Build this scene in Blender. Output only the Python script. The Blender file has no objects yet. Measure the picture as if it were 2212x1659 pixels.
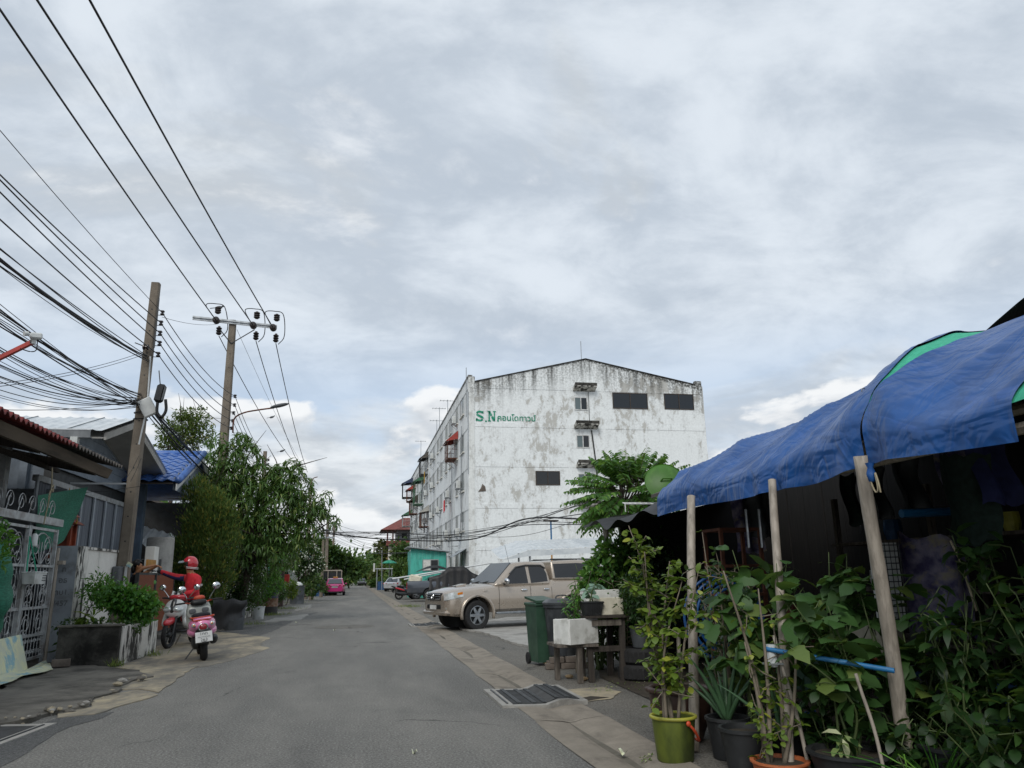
import bpy, bmesh, math, random
import numpy as np
from mathutils import Vector, Matrix, Euler
random.seed(7); RNG = np.random.default_rng(7)
SC = bpy.context.scene; COL = SC.collection
PI = math.pi; R_ = math.radians

# ---------------------------------------------------------------- camera
FPX, IW, IH = 1660.0, 2212.0, 1659.0          # focal length and photo size in working pixels
EYE = 1.4; ROLL = R_(1.0); PITCH = R_(14.021); YAW = R_(11.409)
def ray(x, y):
    dx, dy = x-IW/2, y-IH/2
    ux = dx*math.cos(ROLL)-dy*math.sin(ROLL); uy = dx*math.sin(ROLL)+dy*math.cos(ROLL)
    a, b = ux/FPX, -uy/FPX
    f = math.cos(PITCH)-b*math.sin(PITCH); z = math.sin(PITCH)+b*math.cos(PITCH)
    s, c = math.sin(YAW), math.cos(YAW)
    return Vector((s*f+c*a, c*f-s*a, z))
EYEV = Vector((0, 0, EYE))
def gnd(x, y, z=0.0):
    d = ray(x, y); return EYEV+d*((z-EYE)/d.z)
def atY(x, y, Y):
    d = ray(x, y); return EYEV+d*(Y/d.y)
def atX(x, y, X):
    d = ray(x, y); return EYEV+d*(X/d.x)
cam = bpy.data.cameras.new('camera'); camo = bpy.data.objects.new('camera', cam); COL.objects.link(camo)
fw = ray(IW/2, IH/2).normalized(); rt = (ray(IW/2+100, IH/2)-ray(IW/2, IH/2)).normalized(); upv = rt.cross(fw)
mm = Matrix((rt, upv, -fw)).transposed().to_4x4(); mm.translation = EYEV; camo.matrix_world = mm
cam.sensor_fit = 'HORIZONTAL'; cam.sensor_width = 36; cam.lens = 36*FPX/IW; cam.clip_start = .05; cam.clip_end = 3000
SC.camera = camo
SC.view_settings.view_transform = 'Standard'; SC.view_settings.look = 'None'; SC.view_settings.exposure = 0.30; SC.view_settings.gamma = 1
SC.render.engine = 'CYCLES'; SC.cycles.use_denoising = True; SC.cycles.max_bounces = 6
SC.cycles.transparent_max_bounces = 16; SC.cycles.sample_clamp_indirect = 6

# ---------------------------------------------------------------- node helper
class NT:
    def __init__(s, tree): s.t = tree; s.n = tree.nodes; s.l = tree.links
    def new(s, typ, **kw):
        n = s.n.new(typ)
        for k, v in kw.items(): setattr(n, k, v)
        return n
    def link(s, a, b): s.l.new(a, b)
    def put(s, sock, v):
        if isinstance(v, bpy.types.NodeSocket): s.l.new(v, sock)
        elif isinstance(v, bpy.types.Node): s.l.new(v.outputs[0], sock)
        elif v is not None:
            if sock.type == 'RGBA' and len(v) == 3: v = (*v, 1)
            sock.default_value = v
    def math(s, op, a, b=None, c=None, clamp=False):
        n = s.new('ShaderNodeMath', operation=op, use_clamp=clamp)
        s.put(n.inputs[0], a); s.put(n.inputs[1], b); s.put(n.inputs[2], c); return n.outputs[0]
    def noise(s, vec=None, scale=5, detail=5, rough=.55, dist=0, lac=2.0):
        n = s.new('ShaderNodeTexNoise'); s.put(n.inputs['Vector'], vec)
        n.inputs['Scale'].default_value = scale; n.inputs['Detail'].default_value = detail
        n.inputs['Roughness'].default_value = rough; n.inputs['Distortion'].default_value = dist; n.inputs['Lacunarity'].default_value = lac
        return n.outputs['Fac']
    def ramp(s, fac, lo, hi, a=0., b=1.):
        n = s.new('ShaderNodeMapRange'); n.interpolation_type = 'SMOOTHSTEP'
        s.put(n.inputs['Value'], fac); s.put(n.inputs['From Min'], lo); s.put(n.inputs['From Max'], hi)
        n.inputs['To Min'].default_value = a; n.inputs['To Max'].default_value = b; return n.outputs[0]
    def mix(s, fac, a, b, mode='MIX'):
        n = s.new('ShaderNodeMix', data_type='RGBA', blend_type=mode)
        s.put(n.inputs['Factor'], fac); s.put(n.inputs[6], a); s.put(n.inputs[7], b); return n.outputs[2]
    def mapping(s, vec, scale=(1, 1, 1), loc=(0, 0, 0), rot=(0, 0, 0)):
        n = s.new('ShaderNodeMapping'); s.put(n.inputs[0], vec); n.inputs['Scale'].default_value = scale
        n.inputs['Location'].default_value = loc; n.inputs['Rotation'].default_value = rot; return n.outputs[0]
    def bump(s, h, strength=.3, dist=.02):
        n = s.new('ShaderNodeBump'); s.put(n.inputs['Height'], h); n.inputs['Strength'].default_value = strength
        n.inputs['Distance'].default_value = dist; return n.outputs[0]

# ---------------------------------------------------------------- sky
SUN_EL, SUN_AZ = R_(42), R_(206)        # azimuth measured clockwise from +Y (down the road)
world = bpy.data.worlds.new('World'); SC.world = world; world.use_nodes = True
w = NT(world.node_tree); w.n.clear()
tc = w.new('ShaderNodeTexCoord'); sep = w.new('ShaderNodeSeparateXYZ'); w.link(tc.outputs['Generated'], sep.inputs[0])
dx, dy, dz = sep.outputs
sky = w.new('ShaderNodeTexSky', sky_type='NISHITA', sun_disc=False, sun_elevation=SUN_EL, sun_rotation=SUN_AZ, air_density=1.0, dust_density=1.6, ozone_density=1.0)
zz = w.math('ADD', w.math('MAXIMUM', dz, 0.0), .30)
cu = w.new('ShaderNodeCombineXYZ'); w.link(w.math('DIVIDE', dx, zz), cu.inputs[0]); w.link(w.math('DIVIDE', dy, zz), cu.inputs[1])
P2 = cu.outputs[0]
n1 = w.noise(w.mapping(P2, (1.0, 1.25, 1), (3.1, 1.7, .4), (0, 0, .35)), 1.15, 10, .58, .5)      # layer of high cloud
n2 = w.noise(w.mapping(P2, (1, 1.4, 1), (1.2, 8.3, 2.2), (0, 0, .5)), 2.6, 9, .6, .4)
n3 = w.noise(w.mapping(P2, (1, 1.3, 1), (7.7, 2.9, 5.1)), .30, 3, .5)
cover = w.ramp(w.math('ADD', w.math('MULTIPLY', n1, .65), w.math('MULTIPLY', n3, .5)), .43, .62)
cover = w.math('MAXIMUM', cover, w.ramp(dz, .17, .34, .1, .75))
n4 = w.noise(w.mapping(P2, (1, 1.2, 1), (5.2, 3.3, 1.2), (0, 0, .2)), 6.5, 7, .6, .3)
shade = w.ramp(w.math('ADD', w.math('ADD', w.math('MULTIPLY', n2, .55), w.math('MULTIPLY', n1, .35)), w.math('MULTIPLY', n4, .25)), .46, .68)
hi = w.mix(shade, (7.0, 7.4, 7.75), (4.35, 4.8, 5.3))
hi = w.mix(w.ramp(w.math('ADD', w.math('MULTIPLY', n1, .4), w.math('ADD', w.math('MULTIPLY', n2, .35), w.math('MULTIPLY', n4, .25))), .55, .68), hi, (7.8, 7.95, 8.05))
# cumulus heaped above the horizon: noise in azimuth/elevation
az = w.math('ARCTAN2', dx, dy)
cc = w.new('ShaderNodeCombineXYZ'); w.put(cc.inputs[0], w.math('MULTIPLY', az, 1.0)); w.put(cc.inputs[1], w.math('MULTIPLY', dz, 2.1))
nc = w.noise(w.mapping(cc.outputs[0], (1, 1, 1), (8.1, .35, 0)), 4.6, 10, .52, .15)
nc2 = w.noise(w.mapping(cc.outputs[0], (1, 1, 1), (8.1, .385, 0)), 4.6, 10, .52, .15)
ncl = w.noise(w.mapping(cc.outputs[0], (1, .6, 1), (4.62, 1.41, 0)), 9, 6, .6, .2)
edge = w.ramp(dz, .03, .28, .42, .62)
cum = w.ramp(w.math('SUBTRACT', w.math('ADD', nc, w.math('MULTIPLY', w.math('SUBTRACT', ncl, .5), .12)), edge), -.005, .05)
lit = w.ramp(w.math('SUBTRACT', nc, nc2), -.10, .08)
ccol = w.mix(lit, (5.0, 5.35, 5.8), (7.9, 8.05, 8.15))
blue = w.mix(.75, sky.outputs[0], (5.0, 6.1, 7.6))
base = w.mix(cover, blue, hi)
base = w.mix(w.math('MULTIPLY', cum, w.ramp(dz, .36, .25, 0, .92)), base, ccol)
haze = w.ramp(dz, 0.0, .09, .4, 0.0)
base = w.mix(haze, base, (7.2, 7.6, 8.1))
bg = w.new('ShaderNodeBackground'); w.link(base, bg.inputs[0]); bg.inputs[1].default_value = 0.097
ow = w.new('ShaderNodeOutputWorld'); w.link(bg.outputs[0], ow.inputs[0])
sun = bpy.data.lights.new('sun', 'SUN'); sun.energy = 1.5; sun.angle = R_(25); sun.color = (1, .965, .91)
suno = bpy.data.objects.new('sun', sun); COL.objects.link(suno)
sd = Vector((math.sin(SUN_AZ)*math.cos(SUN_EL), math.cos(SUN_AZ)*math.cos(SUN_EL), math.sin(SUN_EL)))
suno.rotation_euler = sd.to_track_quat('Z', 'Y').to_euler(); suno.location = sd*100

# ---------------------------------------------------------------- materials
def lin(c):
    if isinstance(c, str):
        c = c.lstrip('#'); c = [int(c[i:i+2], 16)/255 for i in (0, 2, 4)]
        return tuple(v/12.92 if v <= .04045 else ((v+.055)/1.055)**2.4 for v in c)
    return tuple(c)
MATS = {}
def mbase(name):
    m = bpy.data.materials.new(name); m.use_nodes = True; t = NT(m.node_tree)
    b = t.n['Principled BSDF']; MATS[name] = m
    return m, t, b
def pm(name, c, c2=None, scale=4, rough=.7, metal=0, bump=0, bscale=40, spec=.5, dirt=None, dscale=2.0, damt=.5, coat=0, stretch=(1, 1, 1), rvar=.12, lo=.35, hi=.65):
    """painted / plastic / wood / metal surface with colour variation, optional dirt patches and fine relief"""
    m, t, b = mbase(name); c = lin(c); c2 = lin(c2) if c2 is not None else tuple(v*.72 for v in c)
    co = t.new('ShaderNodeTexCoord').outputs['Object']; v = t.mapping(co, stretch)
    n = t.noise(v, scale, 6, .6)
    col = t.mix(t.ramp(n, lo, hi), c, c2)
    if dirt is not None:
        nd = t.noise(v, dscale, 8, .65, .3)
        col = t.mix(t.math('MULTIPLY', t.ramp(nd, .5, .64), damt), col, lin(dirt))
    t.put(b.inputs['Base Color'], col); b.inputs['Metallic'].default_value = metal
    t.put(b.inputs['Roughness'], t.math('ADD', t.math('MULTIPLY', t.math('SUBTRACT', n, .5), rvar*2), rough, clamp=True))
    b.inputs['Specular IOR Level'].default_value = spec; b.inputs['Coat Weight'].default_value = coat
    if bump: t.put(b.inputs['Normal'], t.bump(t.noise(co, bscale, 5, .6), bump, .01))
    return m
def leafm(name, c, c2, c3=None, rough=.45, trans=.3, third=.12, spec=.4):
    m, t, b = mbase(name); g = t.new('ShaderNodeNewGeometry'); r = g.outputs['Random Per Island']
    col = t.mix(r, lin(c), lin(c2))
    if c3 is not None: col = t.mix(t.math('GREATER_THAN', t.math('FRACT', t.math('MULTIPLY', r, 17.3)), 1-third), col, lin(c3))
    co = t.new('ShaderNodeTexCoord').outputs['Object']
    col = t.mix(t.ramp(t.noise(co, 1.3, 3), .35, .7, 0, .35), col, lin(c2))
    t.put(b.inputs['Base Color'], col); b.inputs['Roughness'].default_value = rough; b.inputs['Specular IOR Level'].default_value = spec
    tr = t.new('ShaderNodeBsdfTranslucent'); t.put(tr.inputs[0], t.mix(.5, col, (.25, .4, .05)))
    mx = t.new('ShaderNodeMixShader'); mx.inputs[0].default_value = trans
    t.link(b.outputs[0], mx.inputs[1]); t.link(tr.outputs[0], mx.inputs[2]); t.link(mx.outputs[0], t.n['Material Output'].inputs[0])
    return m
def asphalt(name, c1, c2, worn=.5):
    m, t, b = mbase(name); co = t.new('ShaderNodeTexCoord').outputs['Object']
    big = t.noise(t.mapping(co, (1, .18, 1)), .8, 6, .6); mid = t.noise(co, 2.2, 8, .7); fine = t.noise(co, 48, 5, .8)
    vor = t.new('ShaderNodeTexVoronoi'); t.put(vor.inputs['Vector'], co); vor.inputs['Scale'].default_value = 42
    col = t.mix(t.ramp(big, .3, .7), lin(c1), lin(c2))
    col = t.mix(t.ramp(mid, .4, .75, 0, .35), col, tuple(v*.72 for v in lin(c1)))
    col = t.mix(t.ramp(fine, .50, .68, 0, worn), col, (.40, .40, .385))
    col = t.mix(t.ramp(fine, .48, .34, 0, .85), col, (.02, .02, .02))
    spot = t.noise(co, 2.3, 4, .7)
    vd = t.new('ShaderNodeVectorMath', operation='ADD'); nv = t.new('ShaderNodeTexNoise'); t.put(nv.inputs['Vector'], co); nv.inputs['Scale'].default_value = 1.1; nv.inputs['Detail'].default_value = 5
    t.put(vd.inputs[0], co); t.put(vd.inputs[1], nv.outputs['Color']); ck = t.new('ShaderNodeTexVoronoi', feature='DISTANCE_TO_EDGE'); t.put(ck.inputs['Vector'], vd.outputs[0]); ck.inputs['Scale'].default_value = .33
    crack = t.math('MULTIPLY', t.ramp(ck.outputs['Distance'], .010, .002), t.ramp(t.noise(co, .35, 3), .52, .62, 0, .75)); col = t.mix(crack, col, (.02, .02, .02))
    oil = t.noise(t.mapping(co, (1, .45, 1), (4, 2, 0)), .9, 5, .55); col = t.mix(t.ramp(oil, .60, .72, 0, .38), col, (.07, .068, .065)); dust = t.noise(t.mapping(co, (1, .3, 1), (9, 7, 0)), .55, 6, .6); col = t.mix(t.ramp(dust, .54, .70, 0, .35), col, (.26, .25, .225))
    col = t.mix(t.ramp(spot, .66, .74, 0, .45), col, (.05, .05, .05))
    t.put(b.inputs['Base Color'], col); b.inputs['Roughness'].default_value = .86; b.inputs['Specular IOR Level'].default_value = .35
    h = t.math('ADD', t.math('MULTIPLY', vor.outputs['Distance'], .6), fine)
    t.put(b.inputs['Normal'], t.bump(h, .8, .015)); return m
def concrete(name, c1, c2, stain='#2b2a28', samt=.6, sscale=1.2, stretch=(1, 1, 1), lo=.5, hi=.66, bump=.35):
    m, t, b = mbase(name); co = t.new('ShaderNodeTexCoord').outputs['Object']
    n = t.noise(co, 3.4, 9, .7, .4); f = t.noise(co, 45, 5, .75)
    st = t.noise(t.mapping(co, stretch), sscale, 9, .68, .3)
    col = t.mix(t.ramp(n, .3, .7), lin(c1), lin(c2)); col = t.mix(t.ramp(f, .35, .75, 0, .3), col, tuple(v*.6 for v in lin(c1)))
    col = t.mix(t.ramp(st, lo, hi, 0, samt), col, lin(stain))
    t.put(b.inputs['Base Color'], col); b.inputs['Roughness'].default_value = .88; b.inputs['Specular IOR Level'].default_value = .3
    t.put(b.inputs['Normal'], t.bump(t.math('ADD', t.math('MULTIPLY', n, 1.5), f), bump, .012)); return m
def tarp_mat():
    m, t, b = mbase('blue_tarp'); co = t.new('ShaderNodeTexCoord').outputs['Object']
    n = t.noise(co, 2.2, 6, .6); cr = t.noise(t.mapping(co, (2.2, .55, 1.5), (0, 0, 0), (0, 0, .5)), 1.7, 2.5, .5, 1.2); cr2 = t.noise(t.mapping(co, (1, 2.4, 1.2), (3, 1, 0), (0, 0, -.6)), 1.4, 2.5, .5, 1.4); wv = t.noise(co, 260, 2)
    rid = t.math('ABSOLUTE', t.math('SUBTRACT', cr, .5)); rid2 = t.math('ABSOLUTE', t.math('SUBTRACT', cr2, .5))
    h = t.math('ADD', t.ramp(rid, .0, .16), t.math('MULTIPLY', t.ramp(rid2, 0, .12), .8))
    col = t.mix(t.ramp(n, .35, .7), lin('#0d4a8a'), lin('#0a3e76')); col = t.mix(t.ramp(rid, .02, .0, 0, .2), col, lin('#3f66b0')); col = t.mix(t.ramp(t.noise(co, 3, 8, .7), .62, .8, 0, .10), col, lin('#5a72a8'))
    t.put(b.inputs['Base Color'], col); t.put(b.inputs['Roughness'], t.ramp(n, .3, .75, .36, .5)); b.inputs['Specular IOR Level'].default_value = .55
    t.put(b.inputs['Normal'], t.bump(t.math('ADD', h, t.math('MULTIPLY', wv, .02)), .22, .05)); return m
def glassm(name, c=(.012, .013, .015), rough=.06, spec=.6):
    m, t, b = mbase(name); t.put(b.inputs['Base Color'], lin(c)); b.inputs['Specular IOR Level'].default_value = spec
    n = t.noise(t.new('ShaderNodeTexCoord').outputs['Object'], 3, 4); t.put(b.inputs['Roughness'], t.ramp(n, .3, .8, rough, rough+.06)); return m
def paint(name, c, metal=.55, rough=.25, dust=.25, dustc='#8d857b'):
    m, t, b = mbase(name); co = t.new('ShaderNodeTexCoord').outputs['Object']
    fl = t.noise(co, 900, 1); n = t.noise(co, 2.5, 7, .65)
    col = t.mix(t.ramp(fl, .4, .62, 0, .25), lin(c), tuple(min(1, v*1.5) for v in lin(c)))
    g = t.new('ShaderNodeSeparateXYZ'); t.put(g.inputs[0], co)
    low = t.ramp(g.outputs[2], 1.1, .35, .12, .75)
    col = t.mix(t.math('MULTIPLY', t.math('MULTIPLY', t.ramp(n, .35, .7), low), dust), col, lin(dustc))
    t.put(b.inputs['Base Color'], col); b.inputs['Metallic'].default_value = metal
    t.put(b.inputs['Roughness'], t.ramp(n, .3, .75, rough, rough+.14)); b.inputs['Coat Weight'].default_value = 1.0; b.inputs['Coat Roughness'].default_value = .04
    return m
def peel_wall(name, top=None, base='#e6eaea', amt=1.0, height=15.):
    """white emulsion, flaking in patches to grey render, black mould running down from exposed tops"""
    m, t, b = mbase(name); co = t.new('ShaderNodeTexCoord').outputs['Object']
    sp = t.new('ShaderNodeSeparateXYZ'); t.put(sp.inputs[0], co)
    big = t.noise(t.mapping(co, (1, 1, .8)), .22, 4, .6); p = t.noise(t.mapping(co, (1.3, 1.3, .7)), 1.5, 12, .72, .25); f = t.noise(co, 7, 6, .65)
    s = t.noise(t.mapping(co, (2.2, 2.2, .12)), 1.0, 8, .66, .2)
    col = t.mix(t.ramp(f, .3, .7), lin(base), tuple(v*.88 for v in lin(base)))
    col = t.mix(t.ramp(s, .5, .75, 0, .22), col, lin('#a4a6a4'))
    pk = t.math('ADD', t.math('MULTIPLY', p, .75), t.math('MULTIPLY', big, .62))
    pk = t.math('ADD', pk, t.math('MULTIPLY', t.math('SUBTRACT', f, .5), .12))
    mask = t.math('MULTIPLY', t.ramp(pk, .735, .765), amt*.85)
    col = t.mix(mask, col, t.mix(t.ramp(f, .3, .7), lin('#aaa8a1'), lin('#c6c5bf')))
    mask2 = t.math('MULTIPLY', t.ramp(pk, .66, .74), .22); col = t.mix(mask2, col, lin('#8f8f8c'))
    if top is not None:
        ax = t.math('ABSOLUTE', t.math('SUBTRACT', sp.outputs[0], top[0]))
        roof = t.math('SUBTRACT', top[1], t.math('MULTIPLY', ax, top[2]))
        d = t.math('SUBTRACT', roof, sp.outputs[2])
        k = t.math('ADD', t.math('MULTIPLY', s, .8), t.math('MULTIPLY', f, .45))
        mk = t.math('MULTIPLY', t.ramp(d, 2.6, .0), t.ramp(k, .50, .78)); mk = t.math('MAXIMUM', mk, t.math('MULTIPLY', t.ramp(d, .30, .05), t.ramp(f, .35, .55)))
        col = t.mix(t.math('MULTIPLY', mk, .9), col, lin('#26251f'))
    t.put(b.inputs['Base Color'], col); b.inputs['Roughness'].default_value = .85; b.inputs['Specular IOR Level'].default_value = .25
    t.put(b.inputs['Normal'], t.bump(t.math('ADD', t.math('MULTIPLY', mask, -.8), f), .3, .02)); return m

M = MATS
asphalt('asphalt', '#64635f', '#7c7a74', .85); asphalt('asphalt_patch', '#505151', '#5c5c5a', .4); asphalt('asphalt_side', '#605e58', '#747068', .5)
concrete('concrete_strip', '#8f877b', '#7d766b', '#4f4a43', .5, 1.5); concrete('concrete_apron', '#b5a88c', '#8d877b', '#66645f', .9, .8, (1.2, .5, 1), .38, .60, .5)
concrete('concrete_grey', '#8f8d88', '#a3a19b', '#4a4844', .6, .9); concrete('concrete_dark', '#66635d', '#7d7970', '#1f1e1c', .8, .8, (1, 1, 1), .42, .66)
concrete('concrete_pole', '#7d7468', '#686056', '#37332d', .7, 1.4, (2, 2, .12)); concrete('mould_wall', '#3f3e3a', '#5c5a55', '#0e0e0d', .9, 1.6, (1, 1, 1), .35, .62)
concrete('white_mould', '#d3d1ca', '#bfbdb5', '#1c1b18', .95, 3.2, (1.3, 1.3, .42), .47, .56); concrete('white_wall', '#dddbd4', '#cfcdc5', '#55544e', .7, 1.2, (1.5, 1.5, .4), .55, .72)
concrete('soil', '#4a443b', '#39342d', '#1d1a16', .6); concrete('dirt_ground', '#6f6a60', '#5d594f', '#3b382f', .6, .3)
pm('grey_paint', '#8f969c', '#7f858b', 2, .6, dirt='#5a5a58', damt=.5); pm('iron_grey', '#a5a8a8', '#8f9293', 6, .5, dirt='#5c4a3d', dscale=5, damt=.5); pm('iron_dark', '#35383a', '#2a2c2d', 6, .55)
pm('steel', '#9fa3a6', '#80858a', 8, .38, .8); pm('galv', '#a9adb0', '#8e9396', 5, .42, .6, stretch=(1, 1, .3)); pm('chrome', '#d8dadc', '#b5b8ba', 3, .1, 1.0); pm('black_plastic', '#1b1c1d', '#131414', 8, .5); pm('rubber', '#1d1d1e', '#151515', 12, .8, bump=.3, bscale=60)
pm('cable', '#101113', '#0b0b0c', 5, .6); pm('porcelain', '#2e2420', '#1d1715', 5, .3); pm('white_plastic', '#c9ccca', '#bcbfbd', 5, .5, dirt='#7d7b74', damt=.5); pm('white_paint', '#cfd0ce', '#bfc0be', 5, .55, dirt='#86847e', damt=.6)
pm('red_metal', '#b3342a', '#942820', 5, .45); pm('red_tile', '#7d2f2c', '#5e2523', 3, .7, dirt='#2b2321', dscale=4, damt=.7); pm('old_tile', '#5b5650', '#474340', 4, .85, dirt='#23211e', dscale=5, damt=.7, bump=.3)
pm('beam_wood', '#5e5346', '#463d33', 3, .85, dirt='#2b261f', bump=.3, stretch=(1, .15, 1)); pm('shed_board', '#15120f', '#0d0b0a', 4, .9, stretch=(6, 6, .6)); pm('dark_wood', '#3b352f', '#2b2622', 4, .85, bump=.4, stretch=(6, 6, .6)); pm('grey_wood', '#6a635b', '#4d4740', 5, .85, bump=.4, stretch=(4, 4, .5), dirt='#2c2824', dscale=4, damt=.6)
pm('slat_brown', '#8a4a2a', '#74391f', 4, .5, stretch=(4, 4, .5)); pm('bamboo', '#a0978b', '#857d72', 5, .6, dirt='#4a443b', dscale=4, damt=.4, stretch=(5, 5, .5)); pm('timber_yellow', '#b88740', '#a27433', 4, .55)
pm('siding', '#7e8994', '#727c87', 3, .6, dirt='#5d656d', damt=.4); pm('white_sheet', '#d5d9da', '#bfc5c8', 3, .38, .3); pm('soffit', '#a9a7a1', '#9b9993', 2, .7); pm('blue_tile', '#4a6fae', '#3b5e9c', 4, .35, dirt='#33466a', dscale=5, damt=.5)
pm('fence_grey', '#646b73', '#555b63', 3, .55, stretch=(3, 3, .2)); pm('fence_light', '#9aa1a8', '#878e95', 3, .5); pm('blue_post', '#5c6d80', '#51606f', 3, .5)
pm('net_green', '#1d6a52', '#14523f', 14, .8, stretch=(1, 1, 4), bump=.4, bscale=90); pm('net_light', '#3fae8d', '#2f9778', 20, .75, stretch=(1, 6, 1), bump=.3, bscale=120); pm('orange_lacquer', '#8d3f22', '#6d2d19', 5, .5); pm('gold', '#c8a045', '#a8802f', 5, .3, .7)
pm('pink_paint', '#e58cb8', '#de80ae', 3, .22, coat=.8); pm('taxi_pink', '#ad1f6a', '#a01b61', 2, .25, coat=.8); pm('red_paint', '#c22332', '#ae1c2b', 3, .25, coat=.8); pm('silver_plastic', '#b9bcb6', '#a9aca6', 3, .35); pm('grey_plastic', '#5a5d60', '#4b4e50', 5, .6); pm('orange_metal', '#c24a2a', '#a83d22', 5, .45)
pm('lamp_red', '#8a1420', '#6f0f18', 4, .12, coat=1); pm('lamp_amber', '#d9801e', '#c26f15', 5, .15, coat=1); pm('lamp_clear', '#cfd3d2', '#aeb3b2', 9, .12, .3, coat=1)
paint('gold_paint', '#a2978a', .5, .24); paint('grey_car', '#3c424b', .4, .3); paint('silver_car', '#b9bcbf', .6, .3, .2); paint('white_car', '#c9cccd', .1, .3, .25); paint('dark_car', '#1d1f22', .3, .3)
glassm('glass', (.012, .013, .015), .02); glassm('glass_sky', '#343c42', .02, .8); glassm('window_dark', '#16191c', .1); glassm('window_grey', '#5d6a6c', .18, .5)
pm('aluminium', '#a9acab', '#979a99', 6, .45, .5); pm('brown_frame', '#3e332b', '#30271f', 5, .5); pm('cloth_red', '#d02b36', '#b01f2b', 6, .8, bump=.9, bscale=9); pm('cloth_navy', '#252c5c', '#1b2148', 6, .8, bump=.3); pm('cloth_dark', '#1d1f26', '#16181d', 6, .9); pm('skin', '#a8754f', '#976645', 6, .55); pm('hair', '#120e0d', '#0b0908', 10, .5)
pm('black_tarp', '#141416', '#0c0c0e', 3, .55, bump=.5, bscale=6); tarp_mat(); pm('turquoise', '#4fb3a3', '#45a596', 3, .55, dirt='#3b8578', dscale=3, damt=.5, stretch=(1, 1, .4))
pm('foam', '#d7d8d4', '#c8c9c4', 9, .75, dirt='#8f8d84', dscale=4, damt=.55, bump=.25, bscale=70); pm('foam_cream', '#cfcab8', '#c0bba8', 9, .75, dirt='#8f8a78', dscale=4, damt=.5); pm('bin_green', '#33503f', '#294335', 4, .5, dirt='#2a3a33', dscale=3); pm('bin_black', '#2e3236', '#24272a', 4, .5, dirt='#55585a', dscale=3, damt=.35); pm('bin_grey', '#45494c', '#393d40', 4, .5, dirt='#74777a', dscale=2, damt=.5)
pm('pot_black', '#26282a', '#1b1d1e', 5, .6, dirt='#4a4c4b', dscale=3, damt=.4); pm('pot_brown', '#4a352c', '#38271f', 4, .55, dirt='#6b5a50', dscale=2, damt=.5); pm('pot_orange', '#b1643c', '#98522f', 4, .6); pm('pot_grey', '#4b4f52', '#3e4245', 4, .7); pm('bucket_yellow', '#a8a640', '#979536', 6, .5, dirt='#5f6028', dscale=6, damt=.5); pm('bucket_moss', '#5f6a24', '#3f4a19', 4, .55, dirt='#2f3814', dscale=5, damt=.85, stretch=(1, 1, .5)); pm('pvc_blue', '#22699b', '#1b5b88', 6, .4, dirt='#5a7f96', dscale=5, damt=.4); pm('pvc_white', '#c3c7c8', '#b2b6b7', 4, .4); pm('hose_blue', '#1d4f86', '#174272', 4, .4)
pm('rust', '#6a3f2c', '#4c2d20', 6, .8, bump=.3); pm('barrel_blue', '#26324d', '#1f2840', 3, .5, .2, dirt='#5e3c2a', dscale=3, damt=.6); pm('barrel_rust', '#6d452f', '#8a7a68', 6, .8, bump=.3); pm('barrel_dark', '#3d3c3a', '#2d2c2b', 4, .7); pm('plastic_blue', '#27507d', '#204369', 4, .45); pm('mesh_wire', '#6d7375', '#555a5c', 5, .5, .5)
pm('tree_bark', '#4c4238', '#37302a', 5, .9, bump=.5, bscale=20, stretch=(3, 3, .5)); pm('stem_grey', '#7b7163', '#625a4e', 7, .85, bump=.4, stretch=(3, 3, .4)); pm('stem_green', '#4b5a30', '#3c4a27', 6, .7); pm('dish_green', '#386612', '#2e570e', 2, .5, dirt='#5b8435', damt=.3)
pm('brick', '#6b625a', '#554d46', 7, .9, bump=.4); pm('stone', '#a58f6e', '#8b7658', 6, .9, bump=.4); pm('gate_brown', '#4a3732', '#3c2c28', 3, .6); pm('red_roof', '#7a4239', '#66362f', 3, .7, dirt='#4b2721', damt=.5); pm('sign_green', '#0e8a6c', '#0b7a5f', 5, .7, dirt='#7fb5a6', dscale=3, damt=.4); pm('black_ink', '#1c1f24', '#15171b', 5, .6); pm('blue_ink', '#4b86ad', '#3d749a', 5, .6)
pm('net_dark', '#1c322b', '#15261f', 20, .8, bump=.4, bscale=80); pm('floral', '#3a3560', '#8f8aa0', 6, .8, dirt='#a09878', dscale=4, damt=.9); pm('awning_red', '#9d3b32', '#8a3029', 4, .6); pm('awning_green', '#3f6b4f', '#345a42', 4, .6); pm('awning_blue', '#33415f', '#2a3650', 4, .6); pm('cloth_yellow', '#a8852f', '#937224', 4, .8); pm('paper', '#b9bfae', '#d0cfa4', 3, .7, dirt='#6fa0b5', dscale=3, damt=.85); pm('rope', '#9a9078', '#857b65', 12, .9)
peel_wall('gable_wall', (0, 16.68, .22)); peel_wall('long_wall', None, '#e4e7e7', .45); peel_wall('parapet', (99, 15.2, 0), '#dfe2e0', .6)
leafm('leaf_mango', '#38552a', '#58763c', '#788548'); leafm('leaf_thuja', '#3d562a', '#516a30', '#858038', .7, .25, .22); leafm('leaf_bush', '#4c8030', '#386825', '#6b9a3c', .4, .3, .2); leafm('leaf_dark', '#1a3218', '#28441f', '#385528'); leafm('leaf_sparse', '#5b6e38', '#465a2a', '#7a7a4a')
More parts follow.
